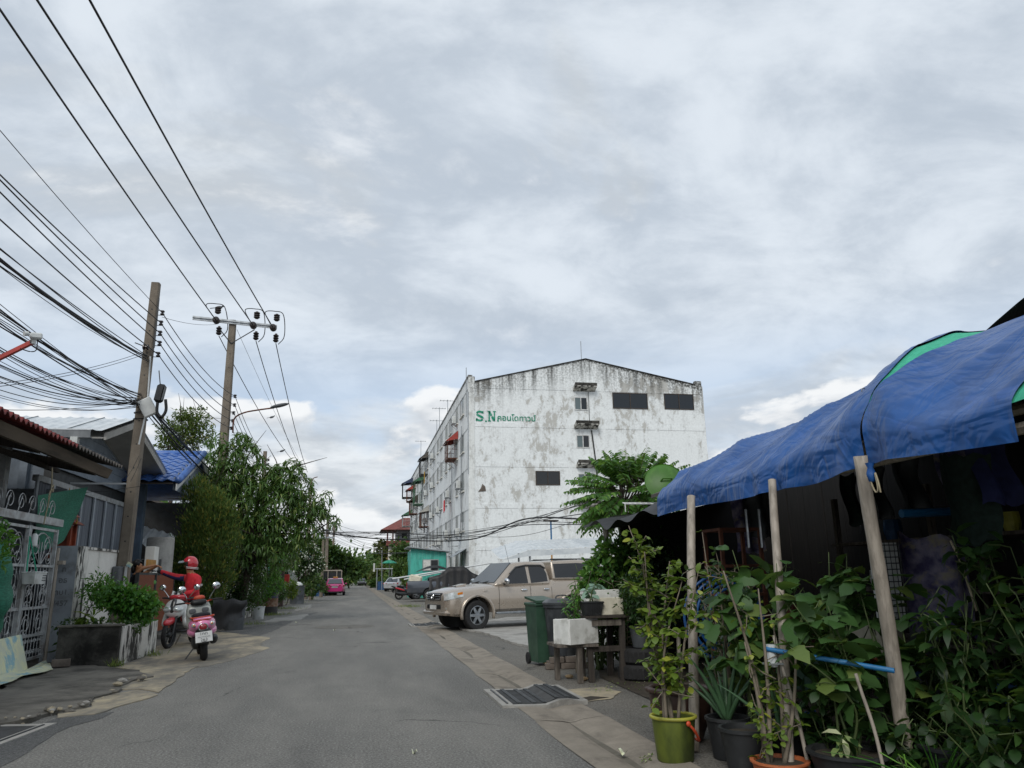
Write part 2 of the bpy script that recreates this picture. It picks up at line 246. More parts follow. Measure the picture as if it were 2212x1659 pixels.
leafm('leaf_far', '#34502a', '#4c6832', '#6b7a3a', .6, .2); leafm('leaf_far_olive', '#5a5f30', '#434f28', '#7a6a3a', .6, .2); leafm('leaf_lime', '#6b7d2a', '#4f6b24', '#959a38', .5, .28); leafm('leaf_broad', '#2c4a22', '#40602f', '#5d6f34', .5, .22, .12); leafm('leaf_bright', '#7fae48', '#6a9c3c', None, .45, .35); leafm('leaf_kale', '#7c9a8a', '#8fab98', None, .55, .2); leafm('leaf_lettuce', '#8fb548', '#a3c45a', None, .5, .35); leafm('leaf_aloe', '#3d5c42', '#4c6b4a', None, .4, .1); leafm('leaf_frond', '#3a5e2a', '#4f7a35', '#6f9440', .4, .35, .2); leafm('leaf_dry', '#9c5a34', '#7a452a', None, .7, .2); leafm('petal_white', '#d8dcd0', '#c8ccc0', None, .6, .3); leafm('grass', '#55662c', '#6b7a38', '#8a8a4a', .6, .3); leafm('leaf_varieg', '#9aa66a', '#5b7a3c', '#c4c8a0', .5, .3, .4)

# ---------------------------------------------------------------- mesh builder
def rotm(rx=0, ry=0, rz=0): return Euler((rx, ry, rz)).to_matrix()
class MB:
    def __init__(s): s.v = []; s.f = []; s.mi = []; s.cur = 0
    def add(s, vs, fs):
        k = len(s.v); s.v.extend([tuple(p) for p in vs]); s.f.extend([tuple(i+k for i in f) for f in fs]); s.mi.extend([s.cur]*len(fs)); return s
    def box(s, c, d, r=None, bev=0):
        c = Vector(c); hx, hy, hz = d[0]/2, d[1]/2, d[2]/2
        if bev:
            e = min(bev, hx*.9, hy*.9, hz*.9); vs = []; 
            for sx in (-1, 1):
                for sy in (-1, 1):
                    for sz in (-1, 1):
                        vs += [(sx*hx, sy*(hy-e), sz*(hz-e)), (sx*(hx-e), sy*hy, sz*(hz-e)), (sx*(hx-e), sy*(hy-e), sz*hz)]
            def I(a, b, cc, k): return (a*4+b*2+cc)*3+k
            fs = []
            for a in (0, 1):
                q = [I(a, 0, 0, 0), I(a, 1, 0, 0), I(a, 1, 1, 0), I(a, 0, 1, 0)]; fs.append(q if a else q[::-1])
                q = [I(0, a, 0, 1), I(1, a, 0, 1), I(1, a, 1, 1), I(0, a, 1, 1)]; fs.append(q[::-1] if a else q)
                q = [I(0, 0, a, 2), I(1, 0, a, 2), I(1, 1, a, 2), I(0, 1, a, 2)]; fs.append(q if a else q[::-1])
            for a in (0, 1):
                for b in (0, 1):
                    q = [I(a, b, 0, 0), I(a, b, 0, 1), I(a, b, 1, 1), I(a, b, 1, 0)]; fs.append(q if a != b else q[::-1])
                    q = [I(a, 0, b, 0), I(a, 1, b, 0), I(a, 1, b, 2), I(a, 0, b, 2)]; fs.append(q if a == b else q[::-1])
                    q = [I(0, a, b, 1), I(1, a, b, 1), I(1, a, b, 2), I(0, a, b, 2)]; fs.append(q[::-1] if a == b else q)
                    for cc in (0, 1):
                        q = [I(a, b, cc, 0), I(a, b, cc, 1), I(a, b, cc, 2)]; fs.append(q if (a+b+cc) % 2 else q[::-1])
        else:
            vs = [(x, y, z) for x in (-hx, hx) for y in (-hy, hy) for z in (-hz, hz)]
            fs = [(0, 1, 3, 2), (4, 6, 7, 5), (0, 4, 5, 1), (2, 3, 7, 6), (0, 2, 6, 4), (1, 5, 7, 3)]
        if r is not None: vs = [r @ Vector(p) for p in vs]
        return s.add([Vector(p)+c for p in vs], fs)
    def bb(s, lo, hi, bev=0): return s.box([(a+b)/2 for a, b in zip(lo, hi)], [b-a for a, b in zip(lo, hi)], None, bev)
    def tube(s, path, r, n=6, cap=True):
        P_ = [Vector(p) for p in path]; m = len(P_); rr = r if isinstance(r, (list, tuple)) else [r]*m
        vs = []; ref = None
        for i in range(m):
            d = (P_[min(i+1, m-1)]-P_[max(i-1, 0)])
            d = d.normalized() if d.length > 1e-9 else Vector((0, 0, 1))
            if ref is None: ref = Vector((0, 0, 1)) if abs(d.z) < .9 else Vector((1, 0, 0))
            a = d.cross(ref); a = a.normalized() if a.length > 1e-6 else Vector((1, 0, 0)); b = d.cross(a); ref = -b if False else ref
            for k in range(n):
                t = 2*PI*k/n; vs.append(P_[i]+(a*math.cos(t)+b*math.sin(t))*rr[i])
        fs = [(i*n+k, (i+1)*n+k, (i+1)*n+(k+1) % n, i*n+(k+1) % n) for i in range(m-1) for k in range(n)]
        if cap: fs += [tuple(range(n)), tuple((m-1)*n+k for k in reversed(range(n)))]
        return s.add(vs, fs)
    def cyl(s, a, b, r, r2=None, n=12): return s.tube([a, b], [r, r if r2 is None else r2], n)
    def lathe(s, prof, c=(0, 0, 0), n=20, axis='z', wav=0, wn=8):
        c = Vector(c); vs = []
        for (r, z) in prof:
            for k in range(n):
                t = 2*PI*k/n; q = r*(1+(wav*math.sin(wn*t) if wav and r > 0 else 0)); x, y = q*math.cos(t), q*math.sin(t)
                p = (x, y, z) if axis == 'z' else ((z, x, y) if axis == 'x' else (x, z, y)); vs.append(c+Vector(p))
        fs = [(i*n+k, i*n+(k+1) % n, (i+1)*n+(k+1) % n, (i+1)*n+k) for i in range(len(prof)-1) for k in range(n)]
        return s.add(vs, fs)
    def prism(s, pts, ext, f=None):
        """polygon of 3-D points pushed along the vector ext"""
        ext = Vector(ext); n = len(pts); a = [Vector(p) for p in pts]; b = [p+ext for p in a]
        return s.add(a+b, [tuple(range(n)), tuple(range(2*n-1, n-1, -1))]+[(i, n+i, n+(i+1) % n, (i+1) % n) for i in range(n)])
    def grid(s, fn, nu, nv):
        vs = [fn(i/nu, j/nv) for i in range(nu+1) for j in range(nv+1)]
        return s.add(vs, [(i*(nv+1)+j, (i+1)*(nv+1)+j, (i+1)*(nv+1)+j+1, i*(nv+1)+j+1) for i in range(nu) for j in range(nv)])
    def ell(s, c, d, n=12, m=8, r=None):
        c = Vector(c); vs = []; 
        for j in range(m+1):
            ph = -PI/2+PI*j/m
            for k in range(n):
                t = 2*PI*k/n; p = Vector((d[0]*math.cos(ph)*math.cos(t), d[1]*math.cos(ph)*math.sin(t), d[2]*math.sin(ph)))
                vs.append(c+(r @ p if r is not None else p))
        return s.add(vs, [(j*n+k, j*n+(k+1) % n, (j+1)*n+(k+1) % n, (j+1)*n+k) for j in range(m) for k in range(n)])
    def torus(s, c, R, r, axis='x', n=24, m=8, sq=1.0):
        c = Vector(c); vs = []
        for i in range(n):
            t = 2*PI*i/n
            for j in range(m):
                q = 2*PI*j/m; rr = R+r*math.cos(q); h = r*math.sin(q)*sq; x, y = rr*math.cos(t), rr*math.sin(t)
                vs.append(c+Vector({'x': (h, x, y), 'y': (x, h, y), 'z': (x, y, h)}[axis]))
        return s.add(vs, [(i*m+j, ((i+1) % n)*m+j, ((i+1) % n)*m+(j+1) % m, i*m+(j+1) % m) for i in range(n) for j in range(m)])
    def mesh(s, name, mats, smooth=False):
        me = bpy.data.meshes.new(name); me.from_pydata([tuple(p) for p in s.v], [], s.f)
        for m in (mats if isinstance(mats, (list, tuple)) else [mats]): me.materials.append(MATS[m])
        if isinstance(mats, (list, tuple)) and len(mats) > 1: me.polygons.foreach_set('material_index', s.mi)
        if smooth: me.shade_smooth()
        me.update(); return me
    def build(s, name, mats, parent=None, smooth=False, world=False, angle=None):
        if world and parent is not None:
            iv = parent_mat(parent).inverted(); s.v = [tuple(iv @ Vector(p)) for p in s.v]
        if world and parent is None and s.v:          # own origin at the base of the mesh
            a = np.array([tuple(p) for p in s.v]); o = Vector(((a[:, 0].min()+a[:, 0].max())/2, (a[:, 1].min()+a[:, 1].max())/2, a[:, 2].min()))
            s.v = [tuple(Vector(p)-o) for p in s.v]
        me = s.mesh(name, mats, smooth)
        if angle: me.set_sharp_from_angle(angle=R_(angle))
        ob = bpy.data.objects.new(name, me); COL.objects.link(ob); ob.parent = parent
        if world and parent is None and s.v: ob.location = o
        return ob
def parent_mat(o):
    m = Matrix.LocRotScale(o.location, o.rotation_euler, o.scale)
    return parent_mat(o.parent) @ m if o.parent else m
def tag(o, label=None, cat=None, group=None, kind=None):
    for k, v in (('label', label), ('category', cat), ('group', group), ('kind', kind)):
        if v: o[k] = v
    return o
def thing(name, label, cat, loc=(0, 0, 0), rz=0, group=None):
    o = bpy.data.objects.new(name, None); COL.objects.link(o); o.location = loc; o.rotation_euler = (0, 0, rz); o.empty_display_size = .2
    return tag(o, label, cat, group)
def copy_tree(o, parent=None):
    c = o.copy(); COL.objects.link(c); c.parent = parent
    for ch in list(o.children): copy_tree(ch, c)
    return c
def box(name, m, parent, c, d, r=None, bev=0, world=False): return MB().box(c, d, r, bev).build(name, m, parent, world=world)
def bez(pts, n=12):
    """smooth curve through points (Catmull-Rom)"""
    P_ = [Vector(p) for p in pts]; P_ = [2*P_[0]-P_[1]]+P_+[2*P_[-1]-P_[-2]]; out = []
    for i in range(1, len(P_)-2):
        for k in range(n):
            t = k/n; a, b, c, d = P_[i-1:i+3]
            out.append(.5*((2*b)+(c-a)*t+(2*a-5*b+4*c-d)*t*t+(3*b-a-3*c+d)*t**3))
    return out+[P_[-2]]
def catenary(a, b, sag, n=24):
    a, b = Vector(a), Vector(b); return [a.lerp(b, i/n)-Vector((0, 0, 4*sag*(i/n)*(1-i/n))) for i in range(n+1)]
def text(name, body, m, parent, loc, rot, size, ext=.004, align='CENTER', shear=0, sx=1.0, bold=0):
    cu = bpy.data.curves.new(name, 'FONT'); cu.body = body; cu.size = size; cu.align_x = align; cu.extrude = ext; cu.offset = bold; cu.materials.append(MATS[m])
    ob = bpy.data.objects.new(name, cu); COL.objects.link(ob)
    dg = bpy.context.evaluated_depsgraph_get(); me = bpy.data.meshes.new_from_object(ob.evaluated_get(dg)); bpy.data.objects.remove(ob)
    if not me.materials: me.materials.append(MATS[m])
    ob = bpy.data.objects.new(name, me); COL.objects.link(ob); ob.parent = parent; ob.location = loc; ob.rotation_euler = rot; ob.scale = (sx, 1, 1)
    return ob
# ================================================================ ground, road, drain
def sheet(name, pts, z, m, kind='structure', th=0.0, sub=0, parent=None):
    v = [Vector((p[0], p[1], z)) for p in pts]; b = MB()
    if th: b.prism([p-Vector((0, 0, th)) for p in v], (0, 0, th))
    else: b.add(v, [tuple(range(len(v)))])
    o = b.build(name, m, parent)
    if kind and parent is None: o['kind'] = kind
    return o
def rough_edge(pts, step=.25, amp=.04, closed=True):
    out = []
    n = len(pts)
    for i in range(n if closed else n-1):
        a, b = Vector(pts[i]).to_2d() if len(pts[i]) > 2 else Vector(pts[i]), Vector(pts[(i+1) % n]).to_2d() if len(pts[(i+1) % n]) > 2 else Vector(pts[(i+1) % n])
        k = max(1, int((b-a).length/step)); nrm = Vector((-(b-a).y, (b-a).x)).normalized() if (b-a).length > 1e-6 else Vector((0, 0))
        for j in range(k):
            p = a.lerp(b, j/k)+nrm*random.uniform(-amp, amp); out.append((p.x, p.y))
    return out
sheet('ground', [(-700, -60), (700, -60), (700, 900), (-700, 900)], -.03, 'dirt_ground')
left_edge = [(-3.2, -8), (-3.1, 6), (-3.4, 12), (-3.6, 24), (-4.0, 34), (-3.7, 52), (-3.4, 80), (-3.4, 150), (-3.0, 230)]
re_ = rough_edge(left_edge, .4, .05, False)
sheet('road', re_+[(1.84, 230), (1.84, -8)], 0, 'asphalt')
sheet('parking_apron', [(2.45, -8), (14, -8), (40, 20), (40, 60), (7.3, 60), (7.3, 130), (2.55, 130)], -.004, 'asphalt_side')
sheet('left_verge', [(-3.3, -8), (-9, -8), (-9, 140), (-3.3, 140)], -.008, 'concrete_dark')
# concrete drain strip: dished slabs with a centre crack, laid end to end
strip = tag(bpy.data.objects.new('drain_strip', None), kind='structure'); COL.objects.link(strip); strip.location = (2.15, 0, 0)
random.seed(3)
ys = [-8+4.0*i for i in range(32)]
for i, y0 in enumerate(ys):
    L = 3.985; xl, xr = -.36+random.uniform(-.01, .01), .37+random.uniform(-.012, .012); b = MB(); nn = 6
    prof = [(xl, .006), (xl+.10, .004), (-.10, -.012), (-.02, -.030), (.04, -.026), (.12, -.006), (xr-.1, .008), (xr, .010)]
    for s_ in range(2):
        pass
    b.grid(lambda u, v, y0=y0, prof=prof: (prof[int(round(v*7))][0]+.012*math.sin(u*9+y0), y0+u*L, prof[int(round(v*7))][1]+.004*math.sin(u*5+y0*3+v*4)), 10, 7)
    b.build('concrete_slab', 'concrete_strip', strip)
# tan concrete aprons and the dark cracked pavement on the left
def gp(*px): return [gnd(x, y).to_2d()[:] for x, y in px]
sheet('pavement_slab', rough_edge(gp((0, 1495), (60, 1452), (150, 1436), (245, 1447), (300, 1452), (330, 1465), (270, 1480), (245, 1500), (205, 1512), (190, 1530), (110, 1545), (60, 1560), (0, 1570), (-220, 1600), (-220, 1480)), .25, .05), .035, 'concrete_dark', th=.06)
sheet('tan_apron', rough_edge(gp((200, 1508), (300, 1492), (345, 1503), (300, 1515), (250, 1530), (205, 1545), (120, 1552), (130, 1530), (195, 1530)), .2, .03), .012, 'concrete_apron', th=.04)
sheet('tan_apron', rough_edge(gp((300, 1448), (352, 1440), (430, 1440), (400, 1455), (345, 1497), (300, 1490), (250, 1492), (268, 1470), (285, 1462)), .2, .03), .014, 'concrete_apron', th=.04)
sheet('scooter_apron', rough_edge(gp((255, 1442), (325, 1412), (372, 1372), (480, 1366), (560, 1374), (585, 1378), (560, 1395), (585, 1400), (520, 1422), (450, 1440), (390, 1447), (330, 1456)), .25, .05), .006, 'concrete_apron', th=.03)
sheet('asphalt_patch', rough_edge(gp((0, 1582), (60, 1575), (135, 1548), (250, 1538), (220, 1552), (150, 1570), (100, 1600), (30, 1640), (0, 1659), (-120, 1720), (-200, 1640)), .25, .03), .004, 'asphalt_patch')
sheet('asphalt_patch', rough_edge(gp((468, 1364), (600, 1345), (640, 1330), (690, 1322), (640, 1338), (600, 1360), (560, 1374), (480, 1366)), .3, .05), .004, 'asphalt_patch')
sheet('worn_patch', rough_edge(gp((595, 1335), (668, 1326), (650, 1340), (560, 1345)), .3, .08), .005, 'concrete_grey')
sheet('worn_patch', rough_edge(gp((628, 1310), (672, 1306), (672, 1313), (640, 1320)), .3, .08), .005, 'concrete_grey')
cv = gnd(745, 1354); b = MB(); b.lathe([(0, .012), (.8, .012), (.86, .008), (.9, .004)], (0, 0, 0), 28)
o = b.build('manhole_cover', 'asphalt_side'); o.location = (cv.x, cv.y, 0); tag(o, 'round tarred over manhole cover in the middle of the road', 'manhole')
# broken concrete slab in front of the pickup
sheet('cracked_slab', rough_edge(gp((1045, 1368), (1100, 1388), (1160, 1405), (1200, 1412), (1330, 1400), (1330, 1330), (1100, 1335), (985, 1352), (1000, 1362)), .18, .045), .035, 'concrete_grey', th=.06)
sheet('sand_patch', rough_edge(gp((1225, 1490), (1300, 1484), (1340, 1495), (1320, 1510), (1250, 1518), (1225, 1508)), .1, .02), .003, 'concrete_apron')
sheet('dark_stain', rough_edge(gp((1240, 1512), (1275, 1505), (1315, 1507), (1270, 1515)), .06, .012), .006, 'soil')
# folded drain grating across the strip
def grating(name, label, x0, x1, y0, y1, prof, nbar, loc):
    t = thing(name, label, 'drain grate', loc); fr = MB()
    for (yy, w_) in ((y0-.07, .1), (y1+.07, .1)):
        for (xa, za), (xb, zb) in zip(prof[:-1], prof[1:]):
            fr.add([(xa, yy-w_/2, za), (xb, yy-w_/2, zb), (xb, yy+w_/2, zb), (xa, yy+w_/2, za), (xa, yy-w_/2, za-.08), (xb, yy-w_/2, zb-.08), (xb, yy+w_/2, zb-.08), (xa, yy+w_/2, za-.08)],
                   [(0, 1, 2, 3), (0, 4, 5, 1), (2, 6, 7, 3), (0, 3, 7, 4), (1, 5, 6, 2)])
    for xe, ze in (prof[0], prof[-1]): fr.box((xe, (y0+y1)/2, ze-.035), (.13, y1-y0+.22, .083))
    fr.build('concrete_rim', 'concrete_grey', t)
    pit = MB()
    for (xa, za), (xb, zb) in zip(prof[:-1], prof[1:]): pit.add([(xa, y0-.02, za-.008), (xb, y0-.02, zb-.008), (xb, y1+.02, zb-.008), (xa, y1+.02, za-.008)], [(0, 1, 2, 3)])
    pit.build('pit', 'black_ink', t)
    for k, ((xa, za), (xb, zb)) in enumerate(zip(prof[:-1], prof[1:])):
        g = MB(); n = max(3, int(nbar*abs(xb-xa)))
        for xx, zz_ in ((xa+.012, za), (xb-.012, zb)): g.box((xx, (y0+y1)/2, zz_+.004), (.022, y1-y0, .02))
        for j in range(int((y1-y0)/.032)):
            yy = y0+.016+j*.032; a = Vector((xa+.02, yy, za)); c = Vector((xb-.02, yy, zb)); g.tube([a, c], .0065, 4, False)
        g.build('grating_panel', 'iron_dark', t)
    return t
grating('drain_grate', 'folded steel grating over the concrete drain strip beside the yellow bucket', 0, 0, -.55, .55,
        [(-.42, .022), (-.27, .022), (-.10, .016), (.02, .016), (.16, .06), (.28, .062), (.42, .035)], 3, (2.1, 9.5, 0))
grating('drain_grate', 'folded steel grating over the drain strip in front of the gold pickup', 0, 0, -.55, .55,
        [(-.42, .022), (-.2, .022), (0, .016), (.2, .055), (.42, .035)], 3, (2.12, 24.3, 0))
g0 = gnd(45, 1577); grating('drain_grate', 'rusty steel gutter grating at the kerb below the painted board', 0, 0, -.6, .6, [(-.5, .02), (0, .015), (.45, .01)], 3, (-3.55, 8.6, 0)).rotation_euler = (0, 0, R_(-6))
random.seed(77)
edge_px = [(0, 1570), (60, 1560), (110, 1546), (190, 1530), (205, 1512), (245, 1500), (270, 1482), (330, 1466)]
for k in range(46):
    i = random.randrange(len(edge_px)-1); u = random.random(); p = gnd(edge_px[i][0]*(1-u)+edge_px[i+1][0]*u+random.uniform(-10, 8), edge_px[i][1]*(1-u)+edge_px[i+1][1]*u+random.uniform(-5, 4)); s = random.choice([.02, .03, .03, .045, .07]); b = MB(); b.ell((0, 0, 0), (s, s*random.uniform(.5, .9), s*.45), 7, 5); b.v = [(a*(1+random.uniform(-.2, .2)), c*(1+random.uniform(-.2, .2)), e*(1+random.uniform(-.25, .25))) for a, c, e in b.v]
    o = b.build('rubble', random.choice(['concrete_dark', 'concrete_dark', 'concrete_apron', 'concrete_grey'])); o.location = (p.x, p.y, s*.2+(.05 if random.random() < .5 else 0)); o.rotation_euler = (0, 0, random.random()*6); tag(o, 'broken lump of concrete along the crumbling pavement edge', 'rubble', 'concrete rubble at the pavement edge')
# litter and small weeds on the road
for px, r in (((895, 1628), .03), ((1345, 1628), .05), ((640, 1345), .06), ((722, 1362), .05), ((930, 1318), .06), ((205, 1492), .05), ((240, 1487), .04)):
    p = gnd(*px); b = MB(); b.grid(lambda u, v, r=r: ((u-.5)*2*r, (v-.5)*r, .012+.02*math.sin(u*5+v*3)), 4, 3)
    o = b.build('litter', 'paper'); o.location = (p.x, p.y, 0.003); o.rotation_euler = (0, 0, random.random()*6)
    tag(o, 'scrap of pale litter lying on the street', 'litter', 'scraps of litter on the street')

# ================================================================ apartment block
B0 = Vector((16, 52, 0))
block = thing('apartment_block', 'five storey white apartment block with flaking paint and green sign lettering', 'building', B0)
def L(x, y, z): return Vector((x, y, z))-B0
LX, RX, LEN = -8.6, 8.95, 60.
prof = [(LX, 0), (LX, 15.1), (LX+.42, 15.1), (LX+.42, 14.72), (0, 16.68), (8.45, 15.0), (8.45, 15.32), (RX, 15.32), (RX+.25, 0)]
MATS['gable_wall'].name = 'gable_wall'
b = MB(); b.prism([(x, 0, z) for x, z in prof], (0, .3, 0)); b.build('gable_wall', 'gable_wall', block)
b = MB(); b.bb((LX, .3, 0), (LX+.25, LEN, 15.1)); b.build('long_wall', 'long_wall', block)
b = MB(); b.bb((RX-.1, .3, 0), (RX+.22, LEN, 15.0)); b.build('long_wall', 'long_wall', block)
b = MB(); b.prism([(LX+.25, .3, 14.3), (0, .3, 16.45), (8.6, .3, 14.6), (8.6, .3, 14.2), (LX+.25, .3, 14.1)], (0, LEN, 0)); b.build('roof', 'old_tile', block)
for z in (14.45, 11.68, 8.88, 6.05, 3.25):
    b = MB(); b.bb((LX+.45, -.022, z-.16), (RX-.02, -.001, z+.16)); b.build('plaster_beam', 'gable_wall', block)
    b = MB(); b.bb((LX-.03, .1, z-.2), (LX-.001, LEN, z+.06)); b.build('plaster_beam', 'long_wall', block)
for x in (-5.1, -1.4, 1.2, 5.2):
    b = MB(); b.bb((x-.16, -.016, .2), (x+.16, -.001, 16.45-.2*abs(x))); b.build('plaster_column', 'gable_wall', block)
b = MB(); b.bb((LX-.05, -.05, 0), (LX+.38, -.002, 15.1)); b.build('corner_pier', 'parapet', block)
b = MB(); b.bb((LX-.06, 0, 15.1), (LX+.25, LEN, 15.22)); b.build('parapet_cap', 'parapet', block)
b = MB()                                                       # mouldy coping along the gable
for (x0, z0), (x1, z1) in (((LX+.42, 14.72), (0, 16.68)), ((0, 16.68), (8.45, 15.0))): b.add([(x0, -.07, z0+.002), (x1, -.07, z1+.002), (x1, .34, z1+.002), (x0, .34, z0+.002), (x0, -.07, z0+.07), (x1, -.07, z1+.07), (x1, .34, z1+.07), (x0, .34, z0+.07)], [(0, 1, 5, 4), (4, 5, 6, 7), (3, 7, 6, 2), (0, 3, 2, 1)])
b.build('coping', 'mould_wall', block)
def window_g(x0, x1, z0, z1, panes, fm, gm, parent=block, y=0):
    f = MB(); w_ = .055
    f.bb((x0, y-.05, z0), (x0+w_, y-.003, z1)); f.bb((x1-w_, y-.05, z0), (x1, y-.003, z1)); f.bb((x0+w_, y-.048, z0), (x1-w_, y-.003, z0+w_)); f.bb((x0+w_, y-.048, z1-w_), (x1-w_, y-.003, z1))
    xm = (x0+x1)/2; f.bb((xm-.03, y-.052, z0+w_), (xm+.03, y-.003, z1-w_))
    wo = f.build('window', fm, parent)
    for k, g in enumerate(gm):
        a = x0+w_ if k == 0 else xm+.03; c = xm-.03 if k == 0 else x1-w_
        MB().bb((a, y-.02, z0+w_), (c, y-.004, z1-w_)).build('pane', g, wo)
    return wo
for (xa, xb, za, zb) in ((15.03, 16.0, 12.87, 13.82), (15.08, 16.05, 10.13, 11.05), (15.1, 16.1, 7.35, 8.3), (15.2, 16.2, 4.5, 5.5)):
    window_g(xa-16, xb-16, za, zb, 2, 'white_paint', ('window_grey', 'window_dark'))
for (xa, xb, za, zb) in ((17.92, 20.61, 13.06, 14.24), (21.9, 24.22, 13.1, 14.28), (12.05, 13.79, 7.48, 8.46)):
    window_g(xa-16, xb-16, za, zb, 2, 'brown_frame', ('window_dark', 'window_dark'))
for (xa, xb, z) in ((14.98, 16.6, 14.55), (14.95, 16.65, 11.78), (15.0, 16.7, 8.98), (15.05, 16.75, 6.15)):
    b = MB(); b.prism([(xa-16, -.62, z-.05), (xb-16, -.62, z-.05), (xb-16, -.002, z-.30), (xa-16, -.002, z-.30)], (0, 0, .26)); b.build('window_hood', 'white_mould', block)
    MB().bb((xa-16-.01, -.63, z+.0), (xb-16+.01, -.622, z+.22)).build('hood_fascia', 'mould_wall', block)
b = MB(); b.tube([(16.22-16, -.06, 11.4), (16.45-16, -.06, 9.0), (16.6-16, -.06, 6)], .05, 6); b.tube([(16.1-16, -.06, 14.3), (16.1-16, -.06, 11.6)], .02, 5); b.build('drain_pipe', 'black_plastic', block)
b = MB(); b.tube([(LX-.08, -.08, 14.0), (LX-.08, -.08, 8.2)], .035, 6); b.tube([(LX-.1, 3.4, 12.2), (LX-.1, 3.4, 5.2)], .04, 6); b.tube([(LX-.1, 9.2, 14), (LX-.1, 9.2, 3)], .04, 6); b.build('down_pipe', 'galv', block)
# long-wall windows: one mesh, copied
f = MB(); f.bb((-.05, -.95, 0), (-.003, -.89, 1.36)); f.bb((-.05, .89, 0), (-.003, .95, 1.36)); f.bb((-.05, -.89, 0), (-.003, .89, .06)); f.bb((-.05, -.89, 1.30), (-.003, .89, 1.36)); f.bb((-.055, -.035, .06), (-.003, .035, 1.3))
w0 = f.build('window', 'aluminium', block)
MB().bb((-.02, -.89, .06), (-.004, -.035, 1.3)).build('pane', 'window_grey', w0); MB().bb((-.025, .035, .06), (-.004, .89, 1.3)).build('pane', 'window_dark', w0)
MB().bb((-.12, -1.05, -.08), (-.003, 1.05, -.002)).build('sill', 'white_wall', w0)
first = True; random.seed(11)
for bay in range(8):
    for z in (1.9, 4.55, 7.35, 10.15, 12.92):
        for k, (dy, sy) in enumerate(((0, 1.0), (3.1, .62))):
            if first: o = w0; first = False
            else: o = copy_tree(w0, block)
            o.location = (LX, 3.45+bay*7.25+dy, z); o.scale = (1, sy, 1)
# lettering
sg = MB()
def stroke(bm, pts, w_, y):
    P_ = [Vector((p[0], 0, p[1])) for p in pts]; lf, rg = [], []
    for i, p in enumerate(P_):
        d = (P_[min(i+1, len(P_)-1)]-P_[max(i-1, 0)]).normalized(); n = Vector((-d.z, 0, d.x)); lf.append(p+n*w_/2+Vector((0, y, 0))); rg.append(p-n*w_/2+Vector((0, y, 0)))
    for i in range(len(P_)-1): bm.add([lf[i], rg[i], rg[i+1], lf[i+1]], [(0, 1, 2, 3)])
yl = -.03
def arc(cx, cz, rx, rz, a0, a1, n=10): return [(cx+rx*math.cos(R_(a0+(a1-a0)*i/n)), cz+rz*math.sin(R_(a0+(a1-a0)*i/n))) for i in range(n+1)]
sx, sz, hh = 7.86-16, 11.9, .74
stroke(sg, arc(sx+.29, sz+hh*.73, .20, hh*.20, 20, 175), .13, yl); stroke(sg, arc(sx+.29, sz+hh*.73, .20, hh*.20, 195, 262)+arc(sx+.29, sz+hh*.27, .21, hh*.2, 80, 0), .15, yl)
stroke(sg, arc(sx+.29, sz+hh*.27, .21, hh*.2, -20, -165), .13, yl); stroke(sg, [(sx+.52, sz+hh), (sx+.52, sz+hh*.74)], .08, yl); stroke(sg, [(sx+.06, sz), (sx+.06, sz+hh*.27)], .08, yl)
stroke(sg, [(sx+.67, sz), (sx+.79, sz)], .12, yl); sg.v = [tuple(p) for p in sg.v]
nx = sx+.86
stroke(sg, [(nx, sz+.03), (nx+.24, sz+.03)], .07, yl); stroke(sg, [(nx+.1, sz+.06), (nx+.1, sz+hh-.03)], .1, yl); stroke(sg, [(nx-.02, sz+hh-.03), (nx+.2, sz+hh-.03)], .07, yl)
stroke(sg, [(nx+.12, sz+hh-.08), (nx+.27, sz+hh*.55)], .15, yl); stroke(sg, [(nx+.30, sz+hh*.48), (nx+.43, sz+.05)], .15, yl); stroke(sg, [(nx+.47, sz+.02), (nx+.47, sz+hh-.06)], .09, yl); stroke(sg, [(nx+.36, sz+hh-.03), (nx+.58, sz+hh-.03)], .07, yl)
stroke(sg, [(nx+.66, sz+.05), (nx+.78, sz+.05)], .11, yl)
sg.build('sign_lettering', 'sign_green', block)
t_ = text('sign_lettering', 'คอนโดทาวน์', 'sign_green', block, (9.37-16, -.03, 11.98), (PI/2, 0, 0), .56, .004, 'LEFT', bold=.008)
wd = t_.dimensions.x
bpy.context.view_layer.update(); wd = max(v.co.x for v in t_.data.vertices)-min(v.co.x for v in t_.data.vertices); t_.scale = (2.75/wd, 1.0, 1)
MB().add([L(8.0, 51.985, 7.0)+Vector((0, -.02, 0)), L(8.55, 51.985, 7.05)+Vector((0, -.02, 0)), L(8.5, 51.985, 7.35)+Vector((0, -.02, 0)), L(8.3, 51.985, 7.55)+Vector((0, -.02, 0)), L(8.2, 51.985, 7.25)+Vector((0, -.02, 0))], [(0, 1, 2, 3, 4)]).build('bare_render_patch', 'brick', block)
